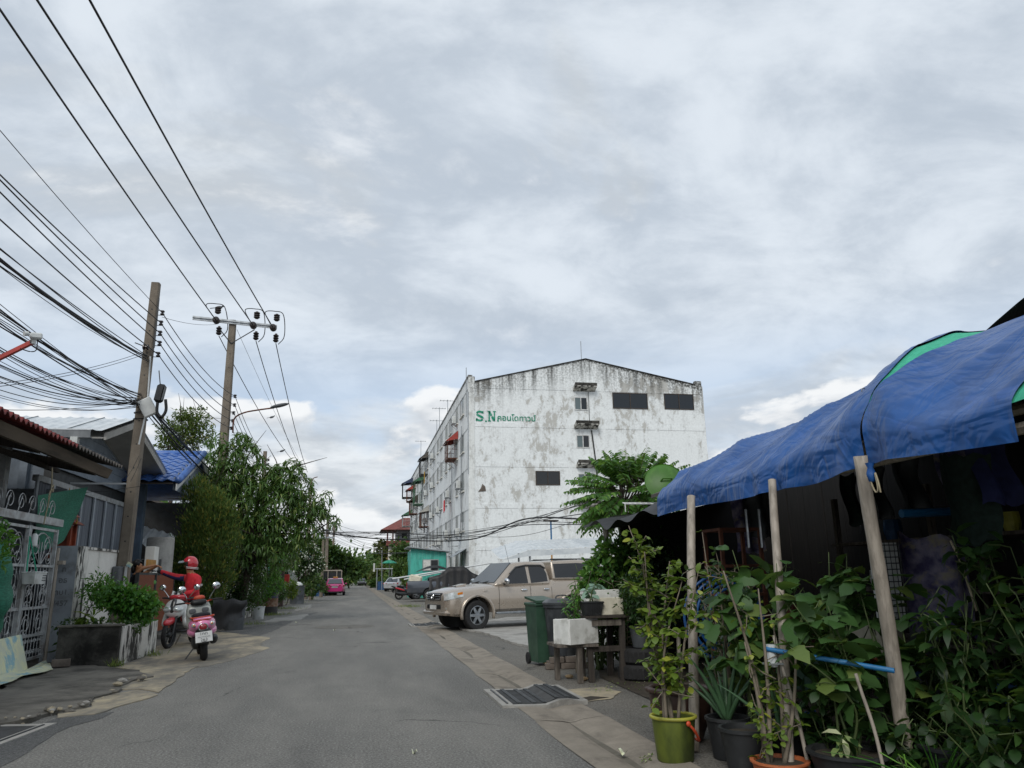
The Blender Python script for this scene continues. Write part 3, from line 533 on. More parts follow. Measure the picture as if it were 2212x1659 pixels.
# things hung on the long wall
WX = 7.4
def ac_unit(y, z, shared):
    t = thing('air_conditioner', 'white air conditioner unit on a bracket on the apartment block long wall', 'air conditioner', (WX-.03, y, z), 0, 'air conditioners on the long wall')
    if shared:
        for ch in shared.children: copy_tree(ch, t)
        return t
    MB().box((-.30, 0, .32), (.3, .82, .56), None, .03).build('casing', 'white_plastic', t)
    b = MB(); b.torus((-.46, .12, .32), .19, .012, 'x', 18, 4)
    for k in range(5): b.torus((-.455, .12, .32), .03+.035*k, .006, 'x', 14, 3)
    b.build('fan_grille', 'grey_plastic', t)
    for s in (-.3, .3): b = MB(); b.bb((-.46, s-.02, 0), (-.0, s+.02, .04)); b.tube([(-.44, s, 0), (0, s, -.35)], .015, 4); b.build('bracket', 'galv', t)
    return t
ac0 = None
for y, z in ((55.6, 7.55), (62.6, 7.6), (58.3, 12.85), (69.0, 4.1), (71, 4.1), (56.2, 4.2), (63.4, 4.5), (76.5, 9.9), (83.5, 9.9), (70.4, 7.0), (77, 7.0), (84, 7.0), (91, 12.4), (98, 9.9), (76.3, 12.8), (91, 7.1), (97.5, 4.3), (104, 12.6)):
    o = ac_unit(y, z, ac0); ac0 = ac0 or o
def cage(y, z, wy, hz, dpx, am, label, frame='rust', striped=False):
    t = thing('window_cage', label, 'window cage', (WX-.04, y, z)); b = MB()
    for yy in np.linspace(-wy/2, wy/2, 7):
        b.tube([(-dpx, yy, 0), (-dpx, yy, hz)], .014, 4)
    for zz_ in (0, hz*.5, hz):
        b.tube([(0, -wy/2, zz_), (-dpx, -wy/2, zz_), (-dpx, wy/2, zz_), (0, wy/2, zz_)], .018, 4)
    for xx in (-dpx*.35, -dpx*.7):
        for s in (-1, 1): b.tube([(xx, s*wy/2, 0), (xx, s*wy/2, hz)], .012, 4)
    b.build('bars', frame, t); MB().bb((-dpx, -wy/2, -.05), (0, wy/2, -.01)).build('tray', frame, t)
    n = 10
    for k in range(n):
        m_ = am if (not striped or k % 2) else 'white_paint'; a0, a1 = -wy/2-.15+(wy+.3)*k/n, -wy/2-.15+(wy+.3)*(k+1)/n
        MB().prism([(0, a0, hz+.75), (0, a1-.006, hz+.75), (-dpx-.2, a1-.006, hz-.08), (-dpx-.2, a0, hz-.08)], (0, 0, .02)).build('awning_strip', m_, t)
    for s in (-1, 1): MB().prism([(0, s*(wy/2+.15), hz+.73), (0, s*(wy/2+.15), hz+.1), (-dpx-.19, s*(wy/2+.15), hz-.09)], (0, s*.012, 0)).build('awning_end', am, t)
    for s in (-1, 1): MB().tube([(-.02, s*wy/2*.8, -.55), (-dpx, s*wy/2*.8, -.02)], .015, 4).build('stay', frame, t)
    return t
cage(59.0, 10.2, 2.2, 1.35, .75, 'awning_red', 'rusty window cage with a red and white striped awning', 'rust', True)
cage(84.6, 12.3, 2.4, 1.7, .8, 'old_tile', 'dark window cage with yellow cloth hanging on the long wall', 'iron_dark')
cage(90.5, 9.6, 3.0, 2.6, 1.0, 'awning_green', 'tall green framed window cage on the long wall', 'awning_green')
cage(99.0, 9.2, 2.6, 1.6, .9, 'brown_frame', 'brown window cage beyond the tall green framed cage', 'rust')
cage(108.5, 12.2, 2.6, 1.9, 1.3, 'awning_blue', 'window cage with a dark blue awning at the far corner', 'iron_dark')
cage(109, 8.3, 2.4, 1.5, 1.2, 'awning_green', 'window cage with a green awning and a potted plant at the far corner', 'iron_grey')
cage(83.2, 6.6, 2.3, 1.5, .8, 'soffit', 'rusty window cage with a pale grey awning above a red bucket', 'rust')
cage(103.5, 11.2, 2.2, 1.5, 1.0, 'awning_red', 'far window cage with a striped brown awning', 'rust', True)
for y, z, m_, nm in ((62.6, 6.5, 'cloth_red', 'red cloth drying below an air conditioner'), (82, 11.4, 'cloth_yellow', 'long yellow cloth hanging from a dark window cage'), (81.5, 5.9, 'cloth_dark', 'dark trousers drying below the pale grey awning')):
    b = MB(); b.grid(lambda u, v: (-.35+.05*math.sin(u*9), (u-.5)*.7, -v*(1.2 if 'yellow' in nm else .9)+.08*math.sin(u*7)), 8, 6); o = b.build('drying_cloth', m_); o.location = (WX-.2, y, z+.9); tag(o, nm, 'laundry')
def shelf(y, z):
    t = MB(); 
    for s in (-.4, .4): t.tube([(0, s, 0), (-.7, s, 0), (0, s, -.6)], .02, 4)
    for xx in (-.2, -.45, -.7): t.tube([(xx, -.45, 0), (xx, .45, 0)], .02, 4)
    o = t.build('wall_bracket', 'iron_grey'); o.location = (WX-.03, y, z); tag(o, 'empty metal drying rack bracket on the long wall', 'bracket', 'empty racks on the long wall')
shelf(65.5, 10.2); shelf(66, 11.0); shelf(77.5, 12.6); shelf(57.5, 3.6)
def antenna(x, y, z, h, label, yagi=True, k=5):
    b = MB(); b.tube([(0, 0, 0), (0, 0, h)], .03, 5)
    if yagi:
        b.tube([(-.7, 0, h-.1), (.6, 0, h-.1)], .02, 4)
        for i in range(k): b.tube([(-.65+.3*i, -.4+.03*i, h-.1), (-.65+.3*i, .4-.03*i, h-.1)], .012, 4)
    o = b.build('roof_antenna', 'galv'); o.location = (x, y, z); tag(o, label, 'antenna')
antenna(15.75, 52.15, 16.6, 1.5, 'thin lightning rod on the gable peak of the apartment block', False)
antenna(7.5, 66, 15.2, 1.4, 'television antenna on the roof edge nearest the striped awning'); antenna(7.4, 72, 15.2, 2.0, 'tall television antenna on the parapet of the apartment block', k=6); antenna(7.4, 74.5, 15.2, 1.3, 'small spiky antenna beside the tall television antenna'); antenna(7.4, 94, 15.2, 2.6, 'television antenna far along the parapet'); antenna(7.3, 52.6, 12.3, 3.6, 'thin white mast on the near corner of the long wall', False)
# ================================================================ vegetation tools
def np_mesh(name, V, Fq, m):
    me = bpy.data.meshes.new(name); n, k = Fq.shape
    me.vertices.add(len(V)); me.vertices.foreach_set('co', np.asarray(V, np.float32).ravel())
    me.loops.add(n*k); me.loops.foreach_set('vertex_index', Fq.astype(np.int32).ravel())
    me.polygons.add(n); me.polygons.foreach_set('loop_start', np.arange(0, n*k, k, dtype=np.int32)); me.polygons.foreach_set('loop_total', np.full(n, k, np.int32))
    me.materials.append(MATS[m]); me.update(calc_edges=True); me.validate(); return me
def unit(a): return a/np.maximum(np.linalg.norm(a, axis=-1, keepdims=True), 1e-9)
def rdir(n, rng=None, up=0.):
    a = (rng or RNG).normal(size=(n, 3)); a[:, 2] += up; return unit(a)
KITE = [(0, 0, 0), (.45, .5, .06), (1, 0, -.10), (.45, -.5, .06)]
LANCE = [(0, 0, 0), (.3, .42, .05), (.65, .4, -.03), (1, 0, -.28), (.65, -.4, -.03), (.3, -.42, .05)]
BROAD = [(0, 0, 0), (.10, .34, .05), (.34, .52, .07), (.50, .40, .03), (.66, .44, 0), (.84, .24, -.06), (1, 0, -.16), (.84, -.24, -.06), (.66, -.44, 0), (.50, -.40, .03), (.34, -.52, .07), (.10, -.34, .05)]
OVAL = [(0, 0, 0), (.2, .36, .05), (.5, .5, .05), (.8, .32, -.02), (1, 0, -.1), (.8, -.32, -.02), (.5, -.5, .05), (.2, -.36, .05)]
def leaves(name, m, P_, A, ln, wd, parent=None, shape=KITE, roll=.6, droop=1.0, rng=None, nrm=None, loc=None):
    rng = rng or RNG; P_ = np.asarray(P_, float); A = unit(np.asarray(A, float)); n = len(P_)
    ref = np.tile([0, 0, 1.], (n, 1)) + rng.normal(size=(n, 3))*roll if nrm is None else np.asarray(nrm, float)
    S = unit(np.cross(A, ref)); N = np.cross(S, A)
    ln = np.broadcast_to(np.asarray(ln, float), (n,))[:, None]; wd = np.broadcast_to(np.asarray(wd, float), (n,))[:, None]
    V = np.stack([P_+A*ln*u+S*wd*v+N*ln*h*droop for u, v, h in shape], 1).reshape(-1, 3)
    k = len(shape)
    if k == 4: Fq = np.arange(n*4).reshape(n, 4)
    else:                                      # strips of quads left/right so that the leaf bends
        h = k//2; q = []
        left = list(range(0, h+1)); right = [0]+list(range(k-1, h-1, -1))
        for i in range(h):
            a, b_, c, d = left[i], left[i+1], right[i+1], right[i]
            if a == d: q.append((a, b_, c, c))
            elif b_ == c: q.append((a, b_, d, d))
            else: q.append((a, b_, c, d))
        tri = []
        for (a, b_, c, d) in q:
            tri += [(a, b_, c)] if len({a, b_, c, d}) == 3 else [(a, b_, c), (a, c, d)]
        tri = np.array(tri); Fq = (np.arange(n)[:, None, None]*k+tri[None]).reshape(-1, 3)
    me = np_mesh(name, V, Fq, m); o = bpy.data.objects.new(name, me); COL.objects.link(o); o.parent = parent
    if loc is not None: o.location = loc
    return o
def blob_points(blobs, n, rng, shell=.55):
    """points spread through a set of (centre, radii) ellipsoids, denser toward their surfaces"""
    vol = np.array([r[0]*r[1]*r[2] for c, r in blobs])**.8; pk = rng.choice(len(blobs), n, p=vol/vol.sum())
    d = rdir(n, rng); rad = shell+(1-shell)*rng.random(n)**.7; st_ = rng.random(n) < .10; rad = np.where(st_, 1+.38*rng.random(n)**1.5, rad); rad *= 1+.12*np.sin(d[:, 0]*7+pk)*np.sin(d[:, 2]*6+pk*2)
    C = np.array([c for c, r in blobs], float)[pk]; Rr = np.array([r for c, r in blobs], float)[pk]
    return C+d*Rr*rad[:, None], d
def branches(name, m, base, tips, r0, parent, rng, trunk_h=.45, sub=5):
    b = MB(); base = Vector(base); top = Vector(np.mean(np.array(tips), 0)); th = base.lerp(top, trunk_h); th.x = base.x*.6+top.x*.4; th.y = base.y*.6+top.y*.4
    b.tube(bez([base, base.lerp(th, .5)+Vector((rng.normal()*.06, rng.normal()*.06, 0)), th], 5), [r0*1.15]+[r0*(1-.35*i/10) for i in range(10)], 8)
    for t in tips:
        t = Vector(t); mid = th.lerp(t, .5)+Vector((rng.normal(), rng.normal(), rng.normal()*.4))*.12*(t-th).length
        pth = bez([th, mid, t], 4); b.tube(pth, [r0*.55*(1-.85*i/(len(pth)-1)) for i in range(len(pth))], 5, False)
        for s in range(sub):
            k = rng.integers(2, len(pth)); q = pth[k]; e = q+Vector(rdir(1, rng, .4)[0])*(t-th).length*.35; b.tube([q, q.lerp(e, .5)+Vector(rdir(1, rng)[0])*.05, e], [r0*.16, r0*.1, r0*.04], 4, False)
    return b.build(name, m, parent, smooth=True)
def tree(name, label, base, blobs, m, n, ln, wd, seed, r0=.12, group=None, cat='tree', shape=KITE, bark='tree_bark', ros=1, droop=1., drop_dir=-.25, roll=.7, shell=.5, sub=5, trunk_h=.45):
    """trunk and limbs plus a crown of single leaves; blobs are in world coordinates"""
    rng = np.random.default_rng(seed); base = Vector(base); t = thing(name, label, cat, base, 0, group)
    bl = [((c[0]-base.x, c[1]-base.y, c[2]-base.z), r) for c, r in blobs]
    branches('trunk', bark, (0, 0, -.02), [c for c, r in bl], r0, t, rng, trunk_h, sub)
    P_, d = blob_points(bl, n, rng, shell)
    if ros > 1:                                # rosettes of leaves radiating from a shoot tip
        A = []; Q = []
        for p, dd in zip(P_, d):
            ax = unit(dd+np.array([0, 0, .5])); ref = unit(np.cross(ax, rng.normal(size=3))); s2 = np.cross(ax, ref)
            for k in range(ros):
                th = 2*PI*k/ros+rng.random(); a = ax*rng.uniform(-.1, .7)+(ref*math.cos(th)+s2*math.sin(th)); a[2] += drop_dir; A.append(a); Q.append(p)
        P_, A = np.array(Q), np.array(A)
    else: A = unit(d+rng.normal(size=(n, 3))*.8+np.array([0, 0, drop_dir]))
    k = len(P_); leaves('crown', m, P_, A, ln*rng.uniform(.65, 1.25, k), wd*rng.uniform(.7, 1.2, k), t, shape, roll, droop, rng)
    return t
def shrub(name, label, base, blobs, m, n, ln, wd, seed, **kw): return tree(name, label, base, blobs, m, n, ln, wd, seed, r0=kw.pop('r0', .03), cat=kw.pop('cat', 'shrub'), trunk_h=.25, **kw)
def V3(p): return (p.x, p.y, p.z)
def blobs_at(Y, lst):
    """(px, py, radius px) outlines at the distance Y -> blobs in metres"""
    out = []
    for e in lst:
        x, y, r = e[:3]; yy = Y+(e[3] if len(e) > 3 else 0); c = atY(x, y, yy); q = atY(x+r, y, yy); rr = abs(q.x-c.x); out.append(((c.x, c.y, c.z), (rr, rr*1.0, rr*.85)))
    return out
# ================================================================ left side: near house, gate, walls
GX = -5.5
hs = thing('carport_house', 'dark carport with red corrugated tile roof behind the ornamental gate', 'house', (-8.5, 14, 0))
# eave beam and roof sheets, running along the road
MB().prism([(-5.38, 4, 3.62), (-5.38, 18.2, 3.62), (-5.30, 18.2, 3.80), (-5.30, 4, 3.80)], (-.07, 0, 0)).build('eave_beam', 'beam_wood', hs, world=True)
def wave_sheet(y0, y1, x0, z0, x1, z1, pitch=.19, amp=.035, th=.012):
    b = MB(); n = int((y1-y0)/pitch*6)
    def f(u, v): 
        y = y0+(y1-y0)*u; return (x0+(x1-x0)*v, y, z0+(z1-z0)*v+amp*math.cos(2*PI*(y-y0)/pitch))
    b.grid(f, n, 1); b.grid(lambda u, v: tuple(Vector(f(u, v))-Vector((0, 0, th))), n, 1); k = n+1
    b.add([p for i in range(n+1) for p in (f(i/n, 0), Vector(f(i/n, 0))-Vector((0, 0, th+.02)))], [(2*i, 2*i+2, 2*i+3, 2*i+1) for i in range(n)])
    return b
yy = 4.0; k = 0
while yy < 17.4:
    m_ = 'red_tile' if yy < 14.9 else 'old_tile'
    for r in range(3):
        x0, x1 = -5.12-1.5*r, -6.75-1.5*r; wave_sheet(yy, yy+.93, x0, 3.86+.33*r+.012*(2-r), x1, 4.22+.33*r+.012*(2-r)).build('roof_sheet', m_, hs, world=True)
    yy += .95; k += 1
for yb in (5.5, 8.5, 11.5, 14.5, 17.5):
    MB().prism([(-5.45, yb, 3.6), (-9.6, yb, 4.5), (-9.6, yb, 4.68), (-5.45, yb, 3.78)], (0, .1, 0)).build('rafter', 'dark_wood', hs, world=True)
for xb, zb in ((-6.4, 3.75), (-7.6, 4.0), (-8.8, 4.26)): MB().bb((xb-.04, 4, zb-.02), (xb+.04, 18.2, zb+.07)).build('purlin', 'dark_wood', hs, world=True)
MB().bb((-9.75, 4, 0), (-9.6, 18.4, 4.6)).build('back_wall', 'grey_paint', hs, world=True); MB().bb((-9.6, 18.3, 0), (-6.2, 18.42, 3.4)).build('side_wall', 'grey_paint', hs, world=True)
MB().bb((-6.9, 16.4, 0), (-6.7, 16.6, 4.1)).build('post', 'iron_grey', hs, world=True); MB().bb((-6.9, 11.9, 0), (-6.7, 12.1, 4.1)).build('post', 'iron_grey', hs, world=True)
MB().prism([(-7.3, 15.6, 3.9), (-8.8, 15.6, 3.9), (-8.6, 15.7, 1.2), (-7.0, 15.7, 1.2)], (0, .03, 0)).build('hanging_cloth', 'black_tarp', hs, world=True)
b = MB(); r0 = atX(113, 1010, -5.36); b.tube(bez([r0, r0+Vector((.02, .02, -.3)), r0+Vector((.04, -.03, -.38)), r0+Vector((.02, -.02, -.6)), r0+Vector((-.01, -.03, -1.0))], 6), .012, 5)
b.tube(bez([r0+Vector((.03, 0, -.36)), r0+Vector((.03, .09, -.30)), r0+Vector((.03, .08, -.42)), r0+Vector((.03, 0, -.38)), r0+Vector((.03, -.07, -.48)), r0+Vector((.03, -.06, -.62))], 6), .010, 5)
tag(b.build('rope', 'rope', world=True), 'knotted pale rope hanging from the carport eave beam', 'rope')
# ornamental gate leaves: tube frame, scrolls, bars
def scroll(b, c, r, turns, sgn, up, plane_y=True):
    pts = []
    for i in range(int(14*turns)+1):
        t = i/14*2*PI; q = r*(1-.72*i/(14*turns)); pts.append((0, c[0]+sgn*q*math.cos(t), c[1]+up*q*math.sin(t)))
    b.tube(pts, .008, 4, False)
def gate_leaf(y0, y1, h, label, seed):
    t = thing('ornamental_gate', label, 'gate', (GX, (y0+y1)/2, 0)); w_ = y1-y0; rr = .026; z0 = .12
    for yy in (-w_/2, w_/2): MB().bb((-.03, yy-.028, z0), (.03, yy+.028, h)).build('stile', 'iron_grey', t)
    for zz_ in (h-.03, h*.72, h*.42, z0+.42, z0+.03): MB().bb((-.022, -w_/2+.03, zz_-.022), (.022, w_/2-.03, zz_+.022)).build('rail', 'iron_grey', t)
    rng = random.Random(seed); n = max(3, int(w_/.13))
    for i in range(1, n):
        yy = -w_/2+w_*i/n; MB().tube([(0, yy, z0+.05), (0, yy, h*.72-.02)], .008, 4, False).build('bar', 'iron_grey', t)
    b = MB()
    for s in (-1, 1):
        for k, (cz, r) in enumerate(((h*.86, w_*.17), (h*.62, w_*.15), (h*.5, w_*.12), (z0+.62, w_*.14))):
            scroll(b, (s*w_*.22, cz), r, 1.6, s, 1); scroll(b, (s*w_*.30, cz-r*.9), r*.6, 1.5, -s, -1)
    b.tube([(0, w_*.40*math.cos(PI*i/14), h*.73+(h*.23)*math.sin(PI*i/14)) for i in range(15)], .012, 5, False)
    for i in range(5):
        a = PI*(i+1)/6; b.tube([(0, .05*math.cos(a), h*.735), (0, w_*.28*math.cos(a), h*.735+h*.16*math.sin(a))], .009, 4, False)
    b.build('scrollwork', 'iron_grey', t)['kind'] = 'stuff'
    b = MB(); nn = max(4, int(w_/.09))
    for i in range(nn): scroll(b, (-w_/2+.05+(w_-.1)*(i+.5)/nn, z0+.14), .04, 1.2, 1 if i % 2 else -1, 1); scroll(b, (-w_/2+.05+(w_-.1)*(i+.5)/nn, z0+.32), .03, 1.2, -1 if i % 2 else 1, 1)
    b.build('lower_scrollwork', 'iron_grey', t)['kind'] = 'stuff'
    return t
gate_leaf(14.72, 15.95, 2.38, 'grey scrollwork gate leaf beside the grey pillar', 1)
gate_leaf(13.35, 14.66, 2.38, 'grey scrollwork gate leaf with a basket hanging on it', 2)
gate_leaf(11.9, 13.29, 2.38, 'grey scrollwork gate leaf behind the green netting', 3)
tr = thing('gate_header', 'grey steel header rail with wire scrolls over the gate', 'gate rail', (GX, 14, 2.42))
MB().bb((-.05, -2.2, .02), (.05, 2.1, .15)).build('rail', 'iron_grey', tr)
b = MB()
for i in range(9):
    yy = -2.0+.45*i; scroll(b, (yy, .32), .16, 1.4, 1 if i % 2 else -1, 1); b.tube([(0, yy-.12, .15), (0, yy, .42)], .008, 4, False)
b.build('scrollwork', 'iron_grey', tr)['kind'] = 'stuff'
b = MB(); b.tube([(GX+.02, 16.08, 0), (GX+.02, 16.08, 2.05)], .035, 8); b.bb((GX-.02, 16.05, 1.75), (GX+.14, 16.2, 1.82)); tag(b.build('gate_post', 'bamboo', world=True), 'rusty pipe post hinged to the grey pillar', 'post')
# basket and bottle hanging on the gate
bp = atX(63, 1262, GX+.14)
t = thing('plastic_basket', 'white perforated plastic basket hung on the gate by a green strap', 'basket', (GX+.2, bp.y, bp.z))
b = MB(); 
def bask(u, v):
    a = 2*PI*u; s = .85+.15*v; r = ((abs(math.cos(a))**6+abs(math.sin(a))**6)**(-1/6)); return (.13*s*math.cos(a)*r, .26*s*math.sin(a)*r, .19*v)
b.grid(bask, 28, 4); b.add([bask(i/28, 0) for i in range(28)], [tuple(range(27, -1, -1))]); b.build('body', 'white_plastic', t)
b = MB(); b.tube([Vector(bask(i/28, 1)) for i in range(29)], .012, 5, False)
b.build('rim', 'white_plastic', t)
b = MB()
for zz_ in (.06, .1, .14):
    for i in range(18):
        p = Vector(bask(.02+i/36, zz_/.19)); b.box((p.x*1.02, p.y*1.02, zz_), (.012, .018, .018))
b.build('hole', 'grey_plastic', t)
b = MB(); b.tube([(-.05, -.2, .19), (-.1, -.12, .78), (-.05, .22, .19)], .012, 4); b.build('strap', 'net_light', t)
bo = atX(136/1.8228, (2000+330/2.766)/1.8228, GX+.05)
t = thing('bottle', 'white bottle with a green cap standing on the gate rail', 'bottle', (GX+.05, bo.y, bo.z-.14)); MB().lathe([(0, 0), (.05, 0), (.052, .02), (.052, .18), (.03, .215), (.022, .22)], n=14).build('body', 'white_plastic', t, smooth=True); MB().lathe([(.024, .218), (.024, .25), (0, .255)], n=12).build('cap', 'bin_green', t)
# green shade nets
b = MB(); n0, n1 = atX(82, 1070, -5.75), atX(190, 1052, -5.75)
def net1(u, v):
    p = n0.lerp(n1, u); return (p.x+.10*math.sin(u*6+v*4)*v-.15*v*u, p.y-.35*v*u*u*1.2+.03*math.sin(v*9), p.z-(1.15-.1*u)*v+.1*v*u*u)
b.grid(net1, 18, 14); tag(b.build('shade_net', 'net_green', world=True, smooth=True), 'sheet of dark green shade netting stretched behind the gate', 'netting')
b = MB(); q0 = Vector((-4.9, 11.4, 0))
def net2(u, v):
    z = 2.05-1.75*v; bul = .34*math.sin(min(1, v*1.15)*PI)**.8+.1*v; a = u*PI
    return (-5.42+bul*math.sin(a)*1.0+.03*math.sin(v*22+u*5), 12.35+1.35*u+.06*math.sin(v*9)+.3*bul*u, z+.04*math.sin(u*14+v*6))
b.grid(net2, 22, 26); tag(b.build('shade_net', 'net_green', world=True, smooth=True), 'bulging bundle of green shade netting tied to the gate', 'netting')
# painted board leaning at the foot of the gate and cloth beside it
b = MB(); b.prism([(-5.20, 12.6, .02), (-5.20, 14.6, .02), (-5.38, 14.62, .60), (-5.38, 12.6, .55)], (-.03, 0, 0)); tag(b.build('painted_board', 'paper', world=True), 'pale yellow board smeared with blue paint leaning on the gate', 'board')
b = MB(); b.grid(lambda u, v: (-4.75-.5*v+.04*math.sin(u*11), 12.4+3.2*u*(.65+.35*v), .068+.03*v*abs(math.sin(u*5))+.02*math.sin(v*9+u*4)), 14, 6); tag(b.build('painted_sheet', 'paper', world=True), 'crumpled blue and yellow sheet lying on the pavement', 'sheet')
p = gnd(130, 1447); b = MB(); b.box((p.x, p.y, .11), (.28, .14, .12), rotm(0, 0, .3), .008); tag(b.build('loose_brick', 'brick', world=True), 'grey brick weighing down the painted sheet', 'brick')
# pillar, white wall, planter
pl = thing('gate_pillar', 'leaning grey painted gate pillar with faint chalk writing', 'pillar', (-5.3, 16.5, 0))
MB().prism([(-5.66, 16.32, 0), (-5.20, 16.32, 0), (-5.22, 16.32, 2.1), (-5.62, 16.32, 2.1)], (0, .5, 0)).build('shaft', 'grey_paint', pl, world=True)
MB().prism([(-5.198, 16.33, 0), (-5.198, 16.80, 0), (-5.218, 16.80, 2.1), (-5.218, 16.33, 2.1)], (.03, 0, 0)).build('whitewashed_side', 'white_mould', pl, world=True)
for k, (s, z) in enumerate((('ท', 1.62), ('อธ', 1.42), ('ทบ1.', 1.20), ('/457', 1.0))): text('writing', s, 'grey_plastic', pl, (-.11, -.186, z), (PI/2, 0, 0), .14, .002)
ww = thing('boundary_wall', 'white boundary wall with mould behind the planter', 'wall', (-5.3, 18.3, 0))
MB().bb((-5.42, 16.82, 0), (-5.22, 19.9, 2.05)).build('wall', 'white_wall', ww, world=True)
b = MB(); b.bb((-5.45, 16.82, 2.052), (-5.19, 19.9, 2.10)); b.build('mouldy_coping', 'white_mould', ww, world=True)
MB().bb((-5.2, 18.55, 1.35), (-5.05, 18.95, 1.75), .02).build('meter_box', 'grey_plastic', ww, world=True)
pn = thing('masonry_planter', 'low masonry planter with a black mouldy front and peeling white side', 'planter', (-4.65, 16.4, 0))
MB().bb((-5.0, 15.15, 0), (-4.02, 15.28, .66)).build('front_wall', 'mould_wall', pn, world=True); MB().bb((-4.15, 15.282, 0), (-4.0, 17.8, .64)).build('side_wall', 'white_mould', pn, world=True)
MB().bb((-5.0, 15.282, 0), (-4.152, 17.7, .55)).build('earth', 'soil', pn, world=True); MB().bb((-5.2, 17.702, 0), (-4.152, 17.8, .6)).build('back_wall', 'white_mould', pn, world=True)
MB().bb((-5.02, 15.11, .662), (-3.98, 15.32, .70), .01).build('rim', 'concrete_dark', pn, world=True)
# spirit house on a post
sp = atX(148, 1075, -6.1); t = thing('spirit_house', 'small orange and gold spirit house behind the pillar', 'shrine', (sp.x, sp.y, 1.9))
MB().bb((-.3, -.3, 0), (.3, .3, .07)).build('platform', 'orange_lacquer', t)
for sx_ in (-1, 1):
    for sy_ in (-1, 1): MB().bb((sx_*.16-.03, sy_*.16-.03, .07), (sx_*.16+.03, sy_*.16+.03, .72)).build('column', 'orange_lacquer', t)
MB().bb((-.13, -.13, .07), (.13, .13, .7)).build('chamber', 'orange_lacquer', t)
for k, (w_, z, h) in enumerate(((.30, .72, .22), (.22, .88, .24), (.13, 1.04, .28))): MB().add([(-w_, -w_, z), (w_, -w_, z), (w_, w_, z), (-w_, w_, z), (-w_*.1, 0, z+h), (w_*.1, 0, z+h)], [(0, 1, 5, 4), (1, 2, 5), (2, 3, 4, 5), (3, 0, 4), (3, 2, 1, 0)]).build('roof_tier', 'orange_lacquer', t)
b = MB(); b.tube([(0, 0, 1.28), (0, 0, 1.5)], [.025, .004], 6)
for s in (-1, 1):
    for w_, z in ((.30, .72), (.22, .88)): b.tube(bez([(s*w_, -w_, z), (s*w_*1.08, -w_, z+.05), (s*w_*1.02, -w_, z+.14)], 3), [.015]*4+[.008, .006, .003], 5)
b.build('finial', 'gold', t); MB().tube([(0, 0, -1.9), (0, 0, 0)], .07, 10).build('pedestal', 'white_wall', t)
# corrugated grey fence behind the wall
fc = thing('corrugated_fence', 'tall grey corrugated metal fence behind the white wall', 'fence', (-6.6, 21.5, 0))
for i in range(9):
    y = 17.6+i*.92; b = MB(); b.grid(lambda u, v: (-6.6+.02*math.cos(u*2*PI*6), y+.90*u, 3.55*v), 36, 1); b.build('panel', 'fence_grey', fc, world=True)
    MB().bb((-6.57, y-.05, 0), (-6.53, y+.05, 3.5)).build('cover_strip', 'fence_light', fc, world=True)
MB().bb((-6.66, 17.6, 3.5), (-6.54, 25.8, 3.62)).build('top_rail', 'iron_grey', fc, world=True)
for i in range(4):
    y = 17.5+.5*i; b = MB(); b.grid(lambda u, v: (-6.32+.015*math.cos(u*2*PI*3), y+.48*u, 2.75*v), 18, 1); b.build('low_panel', 'fence_light' if i % 2 else 'fence_grey', fc, world=True)
# ---------------------------------------------------------------- grey house with gable to the road
h2 = thing('grey_gable_house', 'grey plank gable house with white sheet roof and gutters', 'house', (-9.5, 22, 0))
xo, xw = -5.7, -6.7          # roof edge and gable wall
e0, pk, e1 = Vector((xo, 18.84, 4.74)), Vector((xo, 21.1, 5.44)), Vector((xo, 25.05, 4.52))
for (a, c, nm) in ((e0, pk, 'near'), (e1, pk, 'far')):
    n = 7
    for i in range(n):
        x0 = xo-.78*i; b = MB(); off = Vector((0, 0, .07+(.015 if i % 2 else 0))); a2 = a+(a-c)*.06
        b.grid(lambda u, v: (x0-.80*u, a2.y+(c.y-a2.y)*v, a2.z+(c.z-a2.z)*v+off.z+.03*abs(math.cos(u*PI*3))**8), 24, 3); b.build('roof_sheet', 'white_sheet', h2, world=True)
    MB().prism([a, c, c-Vector((0, 0, .16)), a-Vector((0, 0, .16))], (-.05, 0, 0)).build('rake_board', 'soffit', h2, world=True)
    MB().prism([a-Vector((.05, 0, .10)), c-Vector((.05, 0, .10)), c-Vector((1.0, 0, .10)), a-Vector((1.0, 0, .10))], (0, 0, -.03)).build('soffit', 'soffit', h2, world=True)
# horizontal planks of the gable wall
zb = 3.95
for i in range(9):
    z0, z1 = zb+.20*i, zb+.20*i+.192
    def yr(z, a, c): return a.y+(c.y-a.y)*max(0, min(1, (z-(a.z-.15))/(c.z-a.z)))
    ya0, ya1 = yr(z0, e0, pk)+.1, yr(z1, e0, pk)+.1; yb0, yb1 = yr(z0, e1, pk)-.1, yr(z1, e1, pk)-.1
    if ya1 > yb1: continue
    if i == 0: ya0 = e0.y+.1
    MB().prism([(xw, ya0, z0), (xw, yb0, z0), (xw, yb1, z1), (xw, ya1, z1)], (-.03, 0, 0)).build('plank', 'siding', h2, world=True)
MB().bb((xw-.3, e0.y+.25, 0), (xw-.1, e1.y-.1, 4.04)).build('lower_wall', 'iron_dark', h2, world=True)
MB().bb((-12, e0.y+.28, 0), (xw-.302, e0.y+.4, 4.5)).build('side_wall', 'siding', h2, world=True)
def gutter(x0, x1, y, z, parent=h2):
    b = MB(); b.prism([(x0, y, z), (x0, y-.16, z), (x0, y-.19, z+.17), (x0, y-.17, z+.17), (x0, y-.15, z+.02), (x0, y-.01, z+.02)], (x1-x0, 0, 0)); g = b.build('gutter', 'galv', parent, world=True)
    MB().bb((min(x0, x1), y-.20, z+.165), (max(x0, x1), y-.16, z+.19)).build('gutter_lip', 'white_sheet', g, world=True)
    return g
